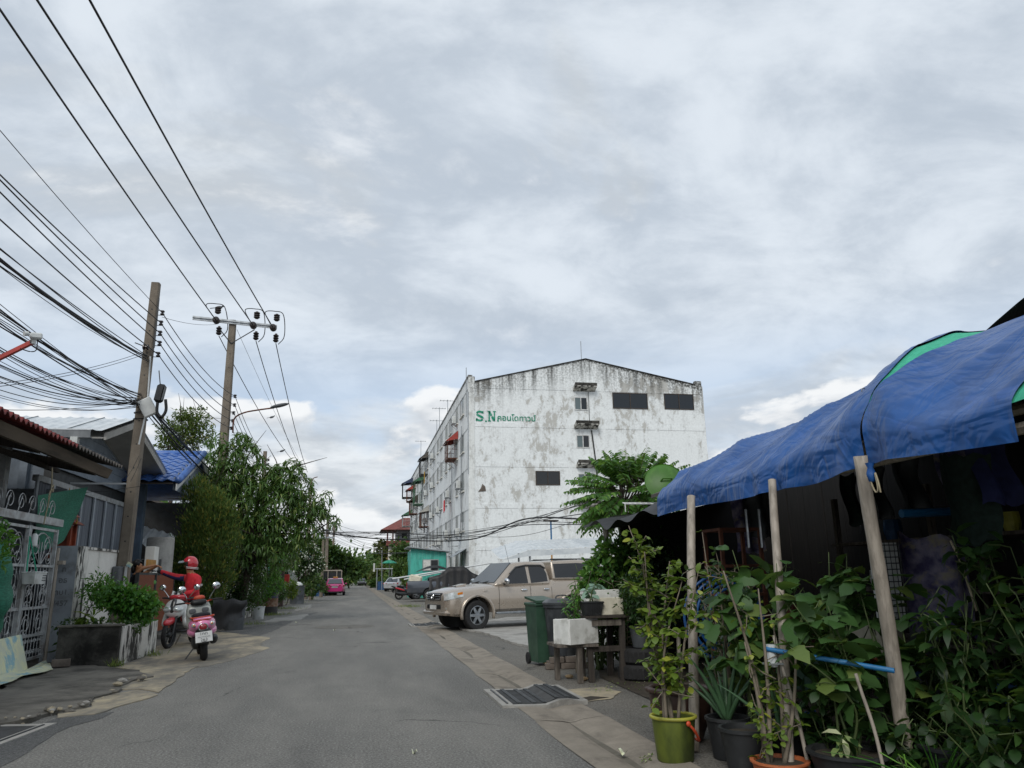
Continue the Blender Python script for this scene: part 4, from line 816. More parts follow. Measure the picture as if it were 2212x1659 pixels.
gutter(-5.95, -11.5, 18.72, 4.58); MB().bb((-6.35, 18.52, 4.38), (-6.2, 18.68, 4.59)).build('outlet', 'white_plastic', h2, world=True)
gutter(-5.65, -6.7, 25.1, 4.42)
for x in (-7.4, -8.6): MB().bb((x-.08, 19.0, 0), (x+.08, 19.16, 4.5)).build('post', 'siding', h2, world=True)
MB().bb((-6.75, 24.6, 0), (-6.55, 24.8, 4.3)).build('post', 'blue_post', h2, world=True); MB().bb((-6.6, 25.15, 0), (-6.35, 25.4, 4.3)).build('post', 'blue_post', h2, world=True)
MB().bb((-7.2, 20.2, 3.72), (-5.5, 20.24, 3.76)).build('conduit', 'pvc_white', h2, world=True)
# porch with blue clay tiles
ph = thing('blue_tiled_porch', 'porch with blue tiled gable roof and white fascia', 'porch', (-7, 28, 0))
pe0, ppk, pe1 = Vector((-5.2, 23.9, 4.22)), Vector((-5.2, 27.3, 5.55)), Vector((-5.2, 30.4, 4.3))
tl = MB()
def tile_f(u, v): return (-.34*u, .50*v, .03*math.cos(u*2*PI)+.03*(1-v))
tl.grid(tile_f, 10, 2); tl.add([p for i in range(11) for p in (tile_f(i/10, 0), Vector(tile_f(i/10, 0))-Vector((0, 0, .025)))], [(2*i, 2*i+2, 2*i+3, 2*i+1) for i in range(10)])
tm = tl.mesh('tile', 'blue_tile', True); sl = math.atan2(ppk.z-pe0.z, ppk.y-pe0.y); SL = math.hypot(ppk.z-pe0.z, ppk.y-pe0.y)
for r in range(8):
    for c in range(8):
        o = bpy.data.objects.new('tile', tm); COL.objects.link(o); o.parent = ph; d_ = r*SL/8
        o.location = Vector((-5.12-.335*c, pe0.y+d_*math.cos(sl), pe0.z+d_*math.sin(sl)+.04))-ph.location; o.rotation_euler = (sl, 0, 0)
b = MB(); b.tube([(-5.15, pe0.y-.05, pe0.z+.04), (-5.15, ppk.y, ppk.z+.05)], .10, 8); b.tube([(-5.15, ppk.y, ppk.z+.03), (-7.8, ppk.y, ppk.z+.03)], .1, 8); b.build('ridge_cap', 'blue_tile', ph, world=True, smooth=True)
MB().prism([(-5.2, ppk.y, ppk.z), (-5.2, pe1.y, pe1.z), (-8, pe1.y, pe1.z), (-8, ppk.y, ppk.z)], (0, 0, .06)).build('far_slope', 'blue_tile', ph, world=True)
MB().prism([(-8, ppk.y, ppk.z-.03), (-8, pe0.y, pe0.z-.03), (-5.3, pe0.y, pe0.z-.03), (-5.3, ppk.y, ppk.z-.03)], (0, 0, -.03)).build('ceiling', 'dark_wood', ph, world=True)
for a, c in ((pe0, ppk), (pe1, ppk)): MB().prism([a+Vector((.02, 0, -.02)), c+Vector((.02, 0, -.02)), c+Vector((.02, 0, -.24)), a+Vector((.02, 0, -.24))], (-.04, 0, 0)).build('fascia', 'white_paint', ph, world=True)
for i in range(6):
    z0 = 4.02+.19*i; ya = pe0.y+max(0, (z0-pe0.z)/(ppk.z-pe0.z)*(ppk.y-pe0.y))+.2; yb = pe1.y-max(0, (z0-pe1.z)/(ppk.z-pe1.z)*(pe1.y-ppk.y))-.2
    if yb > ya: MB().bb((-5.34, ya, z0), (-5.30, yb, z0+.185)).build('plank', 'siding', ph, world=True)
MB().bb((-8.0, 30.2, 0), (-5.4, 30.3, 4.2)).build('dark_wall', 'iron_dark', ph, world=True); MB().bb((-8.1, 24, 0), (-8, 30.2, 4.2)).build('dark_wall', 'iron_dark', ph, world=True)
# shed roof and water tank glimpsed behind the rider
b = MB(); b.grid(lambda u, v: (-6.9+1.2*u, 25.6+1.3*v, 2.65+.55*v-.35*u+.03*math.cos(u*30)), 30, 2); tag(b.build('lean_to_roof', 'white_sheet', world=True), 'small pale blue lean-to sheet roof behind the blue post', 'roof')
# brown slatted gate and its piers
bg_ = thing('slatted_gate', 'sliding gate of upright reddish brown slats in a black frame', 'gate', (-4.85, 21, 0))
for y0, y1 in ((19.35, 20.95), (21.0, 23.0)):
    MB().bb((-4.92, y0, .16), (-4.84, y0+.05, 1.62)).build('frame', 'iron_dark', bg_, world=True); MB().bb((-4.92, y1-.05, .16), (-4.84, y1, 1.62)).build('frame', 'iron_dark', bg_, world=True)
    for zz_ in (.16, 1.57): MB().bb((-4.92, y0+.05, zz_), (-4.84, y1-.05, zz_+.05)).build('frame', 'iron_dark', bg_, world=True)
    MB().bb((-4.94, y0+.05, .21), (-4.93, y1-.05, 1.57)).build('backing', 'iron_dark', bg_, world=True)
    n = int((y1-y0-.1)/.075); sm = None
    for i in range(n):
        y = y0+.07+i*.075
        if sm is None: o = MB().bb((-.018, -.025, -.68), (.018, .025, .68)).build('slat', 'slat_brown', bg_); sm = o.data
        else: o = bpy.data.objects.new('slat', sm); COL.objects.link(o); o.parent = bg_
        o.location = Vector((-4.86, y, .89))-bg_.location
MB().bb((-4.80, 20.9, 1.56), (-4.76, 21.0, 1.95)).build('latch_post', 'iron_dark', bg_, world=True)
t = MB(); t.bb((-5.1, 20.9, 1.78), (-5.05, 21.7, 1.95)); tag(t.build('timber_plank', 'timber_yellow', world=True), 'yellow varnished plank set above the slatted gate', 'plank')
t = MB(); t.bb((-5.35, 21.75, 0), (-5.12, 22.2, 2.3), .01); tag(t.build('gate_pier', 'white_wall', world=True), 'narrow pale concrete pier behind the slatted gate', 'pier')
t = MB(); t.lathe([(0, 0), (.36, 0), (.36, 2.58), (.33, 2.62), (0, 2.62)], (-5.42, 23.6, 0), 28); tag(t.build('round_cistern', 'concrete_grey', world=True, smooth=True, angle=40), 'tall round grey concrete cistern beside the conifer', 'cistern')
t = MB(); t.bb((-6.3, 19.95, 0), (-6.26, 20.9, 2.15)); tag(t.build('house_door', 'soffit', world=True), 'pale grey door panel behind the pole', 'door')
# ================================================================ poles and wires
def spool(b, c, r=.05, h=.11, ax='z'): b.lathe([(0, -h/2), (r*.6, -h/2), (r, -h*.42), (r, -h*.2), (r*.55, -h*.12), (r*.55, h*.12), (r, h*.2), (r, h*.42), (r*.6, h/2), (0, h/2)], c, 12, ax)
def big_ins(b, c, ax, r=.10, h=.30):
    pr = [(0, -h/2), (r*.5, -h/2)]
    for k in range(3): z = -h/2+.05+h*.28*k; pr += [(r, z), (r, z+.035), (r*.55, z+.05)]
    pr += [(r*.4, h/2), (0, h/2)]; b.lathe(pr, c, 14, ax)
def pole(label, x, y, top, w0=.30, w1=.19, group=None, holes=True):
    t = thing('utility_pole', label, 'utility pole', (x, y, 0), 0, group); b = MB(); n = 10
    vs = []
    for i in range(n+1):
        z = -.1+(top+.1)*i/n; w_ = (w0+(w1-w0)*i/n)/2; c_ = w_*.25
        vs += [(-w_+c_, -w_, z), (w_-c_, -w_, z), (w_, -w_+c_, z), (w_, w_-c_, z), (w_-c_, w_, z), (-w_+c_, w_, z), (-w_, w_-c_, z), (-w_, -w_+c_, z)]
    b.add(vs, [(i*8+k, i*8+(k+1) % 8, (i+1)*8+(k+1) % 8, (i+1)*8+k) for i in range(n) for k in range(8)]+[tuple(n*8+k for k in range(8))])
    b.build('shaft', 'concrete_pole', t)
    if holes:
        for z in np.arange(1.2, top-.5, .55): MB().cyl((0, -(w0+(w1-w0)*z/top)/2-.003, z), (0, -(w0+(w1-w0)*z/top)/2+.02, z), .018, n=8).build('bolt_hole', 'black_ink', t)
    return t
p1 = pole('leaning weathered concrete pole beside the planter with a cable bundle and splice box', -5.11, 19.0, 8.5, .28)
p1.rotation_euler = (0, R_(.65), 0)
PXI1 = [(351, 676), (348, 698), (346, 720), (345, 742), (342, 766)]; I1 = [atY(x, y, 18.95) for x, y in PXI1]
for p in I1:
    b = MB(); spool(b, p); b.build('insulator', 'porcelain', p1, world=True)
    b = MB(); b.tube([p+Vector((-.18, 0, .06)), p+Vector((.03, 0, .06))], .009, 4); b.tube([p+Vector((-.18, 0, -.06)), p+Vector((.03, 0, -.06))], .009, 4); b.build('clevis', 'iron_dark', p1, world=True)
b = MB(); b.bb((-.16-5.02+.26, 18.93, 6.85), (-5.02+.13, 18.97, 8.1)); b.build('insulator_rack', 'iron_dark', p1, world=True)
c0 = atY(315, 750, 18.78); b = MB(); spool(b, c0, .07, .14, 'x'); b.tube([c0+Vector((-.25, 0, .1)), c0+Vector((.02, 0, 0))], .012, 4); b.build('dead_end_clamp', 'porcelain', p1, world=True)
q = atY(319, 880, 18.75); MB().box(q, (.30, .16, .42), rotm(.1, -.5, 0), .02).build('terminal_box', 'white_plastic', p1, world=True)
b = MB(); b.tube([atY(325, 770, 18.83), atY(318, 880, 18.8), atY(300, 960, 18.8)], .018, 6); b.build('conduit', 'pvc_white', p1, world=True)
for z in (1.0, 1.4, 5.1, 5.25): b = MB(); b.torus((0, 0, z), .185-.006*z, .012, 'z', 20, 5); b.build('strap', 'cable', p1)
q = atY(289, 1330, 18.8); MB().bb((-5.02, 18.82, .75), (-4.97, 18.84, 1.75)).build('white_marker', 'white_paint', p1, world=True); MB().box(atY(280, 1220, 18.8)+Vector((0, -.02, 0)), (.12, .01, .09), rotm(0, .5, 0)).build('torn_notice', 'paper', p1, world=True)
# splice closure hanging between the wires
t = thing('splice_closure', 'black cable splice closure hanging with a slack loop beside the pole', 'cable box', atY(348, 830, 18.6)); s0 = t.location.copy()
MB().box((0, 0, -.22), (.2, .16, .44), rotm(0, .15, 0), .05).build('casing', 'black_plastic', t); MB().box((.09, -.05, -.24), (.02, .1, .32), rotm(0, .15, 0)).build('face_plate', 'grey_plastic', t)
b = MB(); b.tube(bez([(-.04, 0, -.42), (-.03, 0, -.66), (.07, 0, -.78), (.16, 0, -.62), (.13, 0, -.36)], 8), .035, 7); b.build('slack_loop', 'cable', t, smooth=True); b = MB(); b.tube([(-.02, 0, 0), (-.1, .1, .35)], .012, 5); b.build('hanger', 'cable', t)
p2 = pole('tall concrete pole with a steel crossarm and a street lamp', -5.08, 30.5, 11.4, .40, .25); Y2 = 30.5
a0, a1 = atY(416, 686, Y2-.2), atY(598, 706, Y2-.2)
b = MB(); b.prism([a0+Vector((0, 0, -.08)), a1+Vector((0, 0, -.08)), a1+Vector((0, 0, .08)), a0+Vector((0, 0, .08))], (0, .05, 0)); b.prism([a0+Vector((0, -.05, .0)), a1+Vector((0, -.05, .0)), a1+Vector((0, -.05, .012)), a0+Vector((0, -.05, .012))], (0, .07, 0)); b.build('crossarm', 'galv', p2, world=True)
HV = [(467, 692), (547, 703), (590, 708)]
HVP = []
for k, (x, y) in enumerate(HV):
    c = atY(x, y, Y2-.42); b = MB(); big_ins(b, c, 'y', .13, .3); b.build('strain_insulator', 'porcelain', p2, world=True)
    c2 = atY(x+(8 if k else 4), y-22, Y2-.1); b = MB(); big_ins(b, c2, 'z', .12, .3); b.build('post_insulator', 'porcelain', p2, world=True)
    c3 = atY(x+6, y+22, Y2+.3); b = MB(); big_ins(b, c3, 'z', .11, .36); b.build('strain_insulator', 'porcelain', p2, world=True)
    b = MB(); b.tube(bez([c+Vector((-.1, -.2, .1)), c2+Vector((-.45, -.05, .18)), c2+Vector((-.1, 0, .26)), c2+Vector((.25, 0, .12)), c3+Vector((.32, 0, .1)), c3+Vector((.1, .05, -.25))], 8), .018, 5); b.build('jumper', 'cable', p2, world=True)
    HVP.append((c, c3))
b = MB()
for x, y in ((475, 712), (550, 712)): b.tube([atY(x, y, Y2-.15), atY(499, 742, Y2-.15)], .022, 5)
b.build('brace', 'iron_dark', p2, world=True)
I2 = [atY(x, y, Y2-.05) for x, y in ((508, 856), (507, 875), (505, 892), (503, 909), (500, 925))]
for p in I2: b = MB(); spool(b, p, .06, .13); b.tube([p+Vector((-.25, 0, 0)), p], .01, 4); b.build('insulator', 'porcelain', p2, world=True)
l0, l1, l2, l3 = atY(503, 935, Y2-.1), atY(506, 905, Y2-.1), atY(526, 892, Y2-.3), atY(592, 881, Y2-.6)
b = MB(); b.tube(bez([l0, l1, l2, l2.lerp(l3, .5)+Vector((0, 0, .02)), l3], 6), .03, 7); b.build('lamp_arm', 'rust', p2, world=True, smooth=True)
b = MB(); b.ell(atY(604, 876, Y2-.7), (.36, .13, .07), 14, 8, rotm(0, R_(-14), 0)); b.build('lamp_head', 'grey_plastic', p2, world=True, smooth=True)
def far_pole(px, py, Y, label, w=.28, arm=True, rack=True):
    top = atY(px, py, Y); t = pole(label, top.x, Y, top.z, w, w*.65, None, False)
    if rack:
        for k in range(4): b = MB(); spool(b, (.22, -.1, top.z-.5-.25*k), .06, .14); b.tube([(0, -.1, top.z-.5-.25*k), (.22, -.1, top.z-.5-.25*k)], .012, 4); b.build('insulator', 'porcelain', t)
    if arm: MB().bb((-.9, -.2, top.z-.3), (.9, -.12, top.z-.18)).build('crossarm', 'galv', t)
    return t, top
p3, t3 = far_pole(573, 975, 45, 'concrete pole rising out of the mango tree crown', .3, False)
p4, t4 = far_pole(672, 1035, 60, 'slim concrete pole with a bracket lamp beside the white flowering tree', .3, False)
b = MB(); b.tube(bez([atY(672, 1045, 59.8), atY(676, 1034, 59.8), atY(686, 1030, 59.8)], 5), .035, 5); b.build('lamp_arm', 'rust', p4, world=True)
p5, t5 = far_pole(679, 1140, 58, 'short concrete pole carrying the street crossing cable bundle', .32, False)
p6, t6 = far_pole(709, 1110, 84, 'concrete pole with crossarm above the old bus', .4)
p7, t7 = far_pole(722, 1128, 110, 'thin far pole behind the old bus', .4)
p8, t8 = far_pole(699, 1155, 66, 'short pole with a crossbar by the blue barrel', .3, True, False)
b = MB(); b.tube(bez([atY(679, 1165, 57.7), atY(690, 1150, 57.2), atY(704, 1146, 57)], 5), .03, 5); b.ell(atY(706, 1145, 57), (.32, .12, .07), 10, 6); b.build('street_lamp', 'grey_plastic', p5, world=True)
# ---- wires
def wire(pts, r, label, group, m='cable', n=5):
    o = MB().tube(pts, r, n, False).build('cable', m, world=True, smooth=True); return tag(o, label, 'cable', group)
def ext(a, b_, k): return b_+(b_-a)*k
for k, ((c, c3), px) in enumerate(zip(HVP, ((4, -10), (97, -10), (208, -10)))):
    e = gnd(px[0], px[1], 10.3); wire(catenary(c, ext(c, e, .9), .25), .021, 'thick black line from the %s crossarm insulator over the street' % ('leftmost', 'middle', 'rightmost')[k], 'high lines over the street')
    f_ = atY(*((630, 992), (642, 996), (664, 1020))[k], 60); wire(catenary(c3+Vector((0, .1, -.2)), f_, .35), .018, 'line running from the %s lower insulator down the street' % ('left', 'middle', 'right')[k], 'high lines down the street')
wire(catenary(atY(512, 712, Y2), atY(650, 1000, 60), .2), .008, 'thin grey earth wire from the crossarm pole down the street', 'high lines down the street', 'galv')
LEFTPX = [(0, 264, 7.9), (0, 360, 7.3), (0, 371, 7.15), (0, 397, 6.9), (0, 456, 6.5)]
for k, (p, (x, y, z)) in enumerate(zip(I1, LEFTPX)):
    e = gnd(x, y, z); wire(catenary(p, ext(p, e, .6), .12), .012 if k else .007, 'low voltage line strung to the insulator rack of the leaning pole', 'low voltage lines')
for p, q in zip(I1, I2): wire(catenary(p, q, .28), .012, 'low voltage line between the leaning pole and the crossarm pole', 'low voltage spans')
for k, p in enumerate(I2): wire(catenary(p, Vector((t3.x+.2, 45, t3.z-.5-.25*k)), .35), .012, 'low voltage line from the crossarm pole into the mango tree', 'low voltage spans beyond')
random.seed(21)
for k in range(38):
    y = random.choice([505, 515, 520, 530, 540, 620, 632, 640, 645, 650, 655, 662, 668, 700, 715, 745, 752, 770, 800, 810]) + random.uniform(-6, 6)
    e = gnd(-20, y, 6.1 if y < 560 else 5.6); a = atY(302+random.uniform(-6, 6), 868+random.uniform(-20, 14), 18.85) if y > 560 else atY(318+random.uniform(-4, 4), 772+random.uniform(-8, 10), 18.85)
    wire(catenary(a, ext(a, e, .4), random.uniform(.06, .3) if y < 690 else random.uniform(.3, .5)), random.choice([.006, .007, .009, .012]), 'black telephone cable drooping to the leaning pole', 'telephone cable bundle')
for k in range(9):
    a = atY(310+random.uniform(-4, 8), 872+random.uniform(-14, 14), 18.95); e = atY(560+random.uniform(-25, 25), 1080+random.uniform(-14, 20), 45)
    wire(catenary(a, e, random.uniform(.2, .7)), random.choice([.008, .012, .022, .028]), 'telephone cable from the leaning pole toward the mango tree', 'telephone cables beyond the pole')
for y0, y1 in ((832, 760), (838, 766), (884, 862)): wire(catenary(atY(-30, y0, 13), atY(310, y1, 18.85), .1), .006, 'thin service wire slanting across the sky to the leaning pole', 'service wires')
for a, c in (((272, 1035), (300, 985)), ((282, 1040), (305, 990)), ((160, 1065), (305, 1050))): wire([atY(*a, 18.3), atY((a[0]+c[0])/2, (a[1]+c[1])/2+3, 18.6), atY(*c, 18.8)], .006, 'loose service wire dropping from the pole to the house', 'house drop wires')
wire(catenary(atY(350, 685, 18.95), atY(470, 700, Y2-.3), .1), .006, 'thin tie wire from the top insulator to the crossarm', 'service wires')
# cables crossing the street in front of the apartment block
random.seed(5)
for k in range(10):
    a = atY(682+random.uniform(-3, 3), 1146+random.uniform(-5, 8), 57.6); m_ = atY(1000+random.uniform(-20, 20), 1158+random.uniform(-9, 9), 44); e = atY(1275, 1082+random.uniform(-6, 55), 27)
    wire(bez([a, atY(830, 1157+random.uniform(-9, 9), 51), m_, atY(1130, 1135+random.uniform(-14, 24), 36), e], 8), .035 if k == 0 else random.choice([.008, .01, .014, .018]), 'heavy black cable bundle crossing the street before the apartment block' if k == 0 else 'slack telephone cable crossing the street before the apartment block', 'cables crossing the street')
for k in range(12):
    a = atY(712+random.uniform(-3, 8), 1130+random.uniform(-5, 30), 83); e = atY(890+random.uniform(-30, 40), 1130+random.uniform(-30, 60), 95)
    wire(catenary(a, e, random.uniform(.2, 2.0)), .014, 'far cable spanning the end of the street', 'far street cables')
wire(catenary(atY(795, 1195, 100), atY(925, 1190, 70), .1), .04, 'dark cable over the far street near the green umbrella', 'far street cables')
for k in range(6): wire(catenary(Vector((t4.x, 60, t4.z-.3*k-.5)), Vector((t6.x, 84, t6.z-.4-.25*k)), .5), .012, 'line running on to the pole above the old bus', 'far street lines')
# surveillance camera on a red arm
t = thing('camera_mast', 'white surveillance camera on a red steel arm', 'camera', (-5.9, 9.0, 0)); a, c = atY(-90, 868, 9), atY(68, 742, 9)
MB().tube([(-5.9, 9, 0), (-5.9, 9, 3.6)], .05, 8).build('post', 'iron_grey', t, world=True); MB().prism([a+Vector((-1.2, 0, -.5)), c, c+Vector((0, 0, .05)), a+Vector((-1.2, 0, -.45))], (0, .05, 0)).build('arm', 'red_metal', t, world=True)
hd = atY(78, 726, 9); MB().box(hd, (.12, .07, .07), rotm(0, R_(-5), .5), .015).build('housing', 'white_plastic', t, world=True); b = MB(); b.cyl(hd+Vector((-.05, -.08, 0)), hd+Vector((-.08, -.11, -.01)), .026, n=12); b.build('lens', 'white_plastic', t, world=True); b = MB(); b.bb(tuple(c+Vector((-.02, 0, 0))), tuple(c+Vector((.03, .04, .09)))); b.build('bracket', 'white_plastic', t, world=True)
b = MB(); b.tube(bez([hd+Vector((.02, 0, -.05)), hd+Vector((.02, 0, -.16)), hd+Vector((-.04, 0, -.18)), hd+Vector((-.14, 0, -.15))], 5), .006, 4); b.build('lead', 'cable', t, world=True)
# birds
def bird(p, label, s=1.0, rz=0):
    t = thing('bird', label, 'bird', p, rz); b = MB(); b.ell((0, 0, .07*s), (.055*s, .12*s, .055*s), 10, 7, rotm(.35, 0, 0)); b.ell((0, .12*s, .14*s), (.03*s, .035*s, .03*s), 8, 6); b.build('body', 'grey_plastic', t, smooth=True)
    MB().prism([(-.025*s, -.08*s, .05*s), (.025*s, -.08*s, .05*s), (.03*s, -.25*s, .0), (-.03*s, -.25*s, 0)], (0, 0, .012)).build('tail', 'grey_plastic', t); MB().tube([(0, .15*s, .14*s), (0, .18*s, .135*s)], [.01*s, .002], 5).build('beak', 'black_plastic', t)
bird(atY(472, 672, Y2-.1)+Vector((0, 0, .05)), 'pigeon perched on the left insulator of the crossarm', 1.3, -1.2); bird(atY(587, 904, 48), 'small dove sitting on the thin wire below the street lamp', 1.2, -1.4); bird(atY(609, 977, 57), 'small dove sitting on the lower line near the mango crown', 1.4, -1.4)

# ================================================================ vegetation on the left
shrub('leafy_bush', 'round bright green leafy bush spilling over the planter', (-4.5, 16.9, .55), blobs_at(16.6, [(300, 1300, 36), (265, 1292, 36), (322, 1308, 24), (285, 1330, 24), (235, 1285, 30), (310, 1330, 18)]), 'leaf_bush', 2400, .12, .055, 31, shape=LANCE, roll=.8, shell=.35)
shrub('thin_shrub', 'thin stemmed shrub with pale leaves standing in the planter', (-4.95, 15.8, .55), blobs_at(16.0, [(215, 1262, 30), (195, 1280, 22), (205, 1300, 20)]), 'leaf_bush', 420, .09, .035, 32, shape=KITE, r0=.02)
shrub('ground_cover', 'low creeping plant along the planter edge', (-4.8, 15.6, .55), [((-4.9, 15.5, .68), (.3, .25, .1)), ((-4.4, 15.5, .68), (.3, .2, .1)), ((-4.1, 16.1, .6), (.2, .35, .14))], 'leaf_dark', 500, .07, .05, 33, r0=.01)
shrub('bromeliad', 'yellow green bromeliad in the planter', (-4.65, 15.55, .6), [((-4.65, 15.55, .78), (.08, .08, .06))], 'leaf_lime', 26, .30, .07, 34, shape=LANCE, r0=.01, cat='plant')
shrub('weed_tuft', 'green weed growing at the foot of the gate pillar', (-5.1, 15.9, 0), [((-5.05, 15.9, .3), (.15, .15, .25))], 'leaf_dark', 70, .16, .06, 35, shape=LANCE, r0=.012, cat='weed')
shrub('edge_bush', 'bright green plant leaning in beside the gate header', (-5.2, 12.3, 0), [((-5.15, 12.6, 1.95), (.2, .3, .35)), ((-5.2, 12.2, 2.2), (.25, .3, .3))], 'leaf_bush', 420, .12, .05, 36, shape=LANCE, r0=.02)
# conifer with fine upright sprays
rng = np.random.default_rng(41); t = thing('conifer', 'dense feathery conifer turning golden at the tips beside the slatted gate', 'tree', (-4.75, 25.2, 0))
cb = blobs_at(25.2, [(425, 1060, 28), (450, 1085, 38), (470, 1110, 42), (440, 1130, 48), (485, 1150, 32), (460, 1180, 50), (415, 1180, 40), (395, 1215, 34), (445, 1230, 46), (420, 1270, 42), (470, 1215, 38), (455, 1280, 36), (400, 1255, 30), (408, 1085, 16), (432, 1040, 15), (500, 1115, 18), (510, 1165, 14), (385, 1180, 18), (495, 1200, 18), (465, 1070, 18), (380, 1235, 20), (490, 1250, 20)]); cb = [((c[0]+4.75, c[1]-25.2, c[2]), r) for c, r in cb]
branches('trunk', 'tree_bark', (0, 0, -.02), [c for c, r in cb], .09, t, rng, .3, 3)
P_, d = blob_points(cb, 26000, rng, .40); leaves('crown', 'leaf_thuja', P_, unit(d*.7+np.array([0, 0, 1.1])+rng.normal(size=P_.shape)*.35), rng.uniform(.08, .17, len(P_)), .030, t, KITE, .8, 1., rng)
mg = [(490, 985, 38), (535, 985, 36), (505, 1030, 52), (565, 1035, 45), (610, 1035, 40), (645, 1055, 36), (530, 1085, 52), (600, 1095, 55), (660, 1095, 40), (690, 1110, 26), (560, 1140, 52), (620, 1150, 50), (665, 1145, 34), (540, 1185, 45), (600, 1195, 40), (480, 1060, 44, 1.5), (452, 1005, 34, 1), (500, 1140, 48, 2), (455, 1050, 36, 2.5), (470, 955, 24), (520, 950, 20), (700, 1075, 18), (715, 1125, 16), (630, 1010, 22)]
tree('mango_tree', 'large mango tree with drooping leaf clusters around the crossarm pole', (-3.95, 29.0, 0), blobs_at(28.3, mg), 'leaf_mango', 1450, .30, .062, 42, .16, shape=LANCE, ros=8, droop=1.3, drop_dir=-.35, roll=.3, shell=.5)
tree('sparse_tree', 'thin twiggy tree with scattered leaves behind the grey house', (-8.2, 36, 0), blobs_at(35, [(370, 935, 30), (400, 915, 28), (425, 900, 26), (405, 950, 34), (440, 935, 26), (365, 965, 26), (390, 895, 16)]), 'leaf_sparse', 2600, .20, .07, 43, .12, sub=16, shell=.2, trunk_h=.7)
shrub('clipped_hedge', 'dense green hedge beneath the mango tree', (-4.0, 29, 0), blobs_at(29, [(490, 1225, 34), (530, 1235, 34), (500, 1265, 40), (540, 1275, 36), (480, 1285, 36), (560, 1230, 30), (520, 1300, 32)]), 'leaf_dark', 5200, .10, .055, 44, shape=KITE, roll=.9)
shrub('verge_shrub', 'yellow green shrub by the low white wall', (-4.1, 34, 0), blobs_at(34, [(575, 1235, 28), (590, 1260, 26), (560, 1280, 26), (600, 1215, 26)]), 'leaf_bush', 2200, .13, .06, 45)
# ---------------------------------------------------------------- tubs, low wall, barrels
def tub(name, label, p, r0, r1, h, m, cat='planter', n=20, earth=True, group=None, wav=0, parts=True):
    t = thing(name, label, cat, p, 0, group); MB().lathe([(0, 0), (r0, 0), (r1, h*.93), (r1*1.07, h*.93), (r1*1.07, h), (r1*.93, h), (r1*.9, h*.86), (0, h*.86)], n=n, wav=wav).build('pot', m, t, smooth=True, angle=35)
    if earth: MB().lathe([(0, h*.875), (r1*.9, h*.865)], n=n).build('earth', 'soil', t)
    return t
p = gnd(505, 1361); tub('planter_tub', 'dark grey plastic tub of shrubs near the black tarpaulin', (p.x, p.y, 0), .26, .30, .72, 'pot_grey'); tub('planter_tub', 'second dark grey tub beside the low white wall', (p.x-.25, p.y+1.0, 0), .26, .3, .78, 'pot_grey')
b = MB(); b.grid(lambda u, v: (-3.75+.75*u-.1*v+.04*math.sin(v*7), 22.6+.9*u+.1*math.sin(u*8), .95-.78*v*(.8+.2*math.sin(u*5))-.08*u+.03*math.sin(u*13)), 14, 10); tag(b.build('tarpaulin_cover', 'black_tarp', world=True), 'dark tarpaulin draped behind the scooters', 'tarpaulin')
MB_ = MB(); MB_.bb((-4.25, 26.5, 0), (-4.1, 35.2, .55)); tag(MB_.build('low_wall', 'white_mould', world=True), 'low whitewashed kerb wall under the hedge', 'wall')
def drum(p, bands, label, r=.3, h=.9, lid=None):
    t = thing('steel_drum', label, 'barrel', p); z = 0; n = len(bands)
    for k, m_ in enumerate(bands):
        a, c = h*k/n, h*(k+1)/n; MB().lathe([(0, a), (r, a), (r, a+.02), (r*.985, a+.04), (r*.985, c-.04), (r, c-.02), (r, c)]+([(r*.95, c), (r*.93, c-.05), (0, c-.05)] if k == n-1 else [(r*.9, c)]), n=22).build('band', m_, t, smooth=True, angle=40)
    return t
p = gnd(580, 1328); drum((p.x, p.y, 0), ('barrel_dark', 'barrel_rust', 'barrel_blue'), 'steel drum with a rusty middle band and dark blue top', .36, 1.0)
p = gnd(641, 1304); drum((p.x, p.y, 0), ('bin_grey', 'bin_grey'), 'grey plastic drum full of rubbish beside the brown gate', .42, 1.05)
MB_ = MB(); MB_.ell((p.x, p.y, 1.08), (.3, .3, .2), 10, 6); tag(MB_.build('rubbish_bag', 'white_plastic', world=True), 'white bag on top of the grey drum', 'bag')
p = gnd(689, 1288); drum((p.x, p.y, 0), ('plastic_blue', 'plastic_blue'), 'blue plastic drum near the pink taxi', .42, 1.25)
p = gnd(707, 1287); drum((p.x+.4, p.y+1, 0), ('barrel_dark', 'barrel_dark'), 'black drum beside the pink taxi', .4, 1.1)
p = gnd(557, 1337); tub('paint_bucket', 'white paint bucket with a blue label at the kerb', (p.x, p.y, 0), .2, .23, .45, 'white_plastic', 'bucket', earth=False)
def grass(name, label, spots, seed):
    rng = np.random.default_rng(seed); P_ = []; 
    for (x, y, r, n) in spots:
        q = rng.normal(size=(n, 2))*r*.5; P_.append(np.c_[x+q[:, 0], y+q[:, 1], np.zeros(n)])
    P_ = np.concatenate(P_); o = leaves(name, 'grass', P_, np.c_[rng.normal(size=(len(P_), 2))*.5, np.ones(len(P_))], rng.uniform(.06, .2, len(P_)), .012, None, KITE, .9, 1., rng); tag(o, label, 'grass', kind='stuff')
def g2(x, y): p = gnd(x, y); return (p.x, p.y)
grass('weeds', 'tufts of weeds and grass along the street edges', [(*g2(250, 1441), .12, 60), (*g2(330, 1418), .2, 60), (*g2(590, 1330), .7, 200), (*g2(622, 1316), .8, 220), (*g2(700, 1287), 1.2, 200), (*g2(880, 1311), .6, 160), (*g2(895, 1312), .5, 100), (*g2(548, 1350), .4, 80), (*g2(640, 1303), .8, 160)], 51)
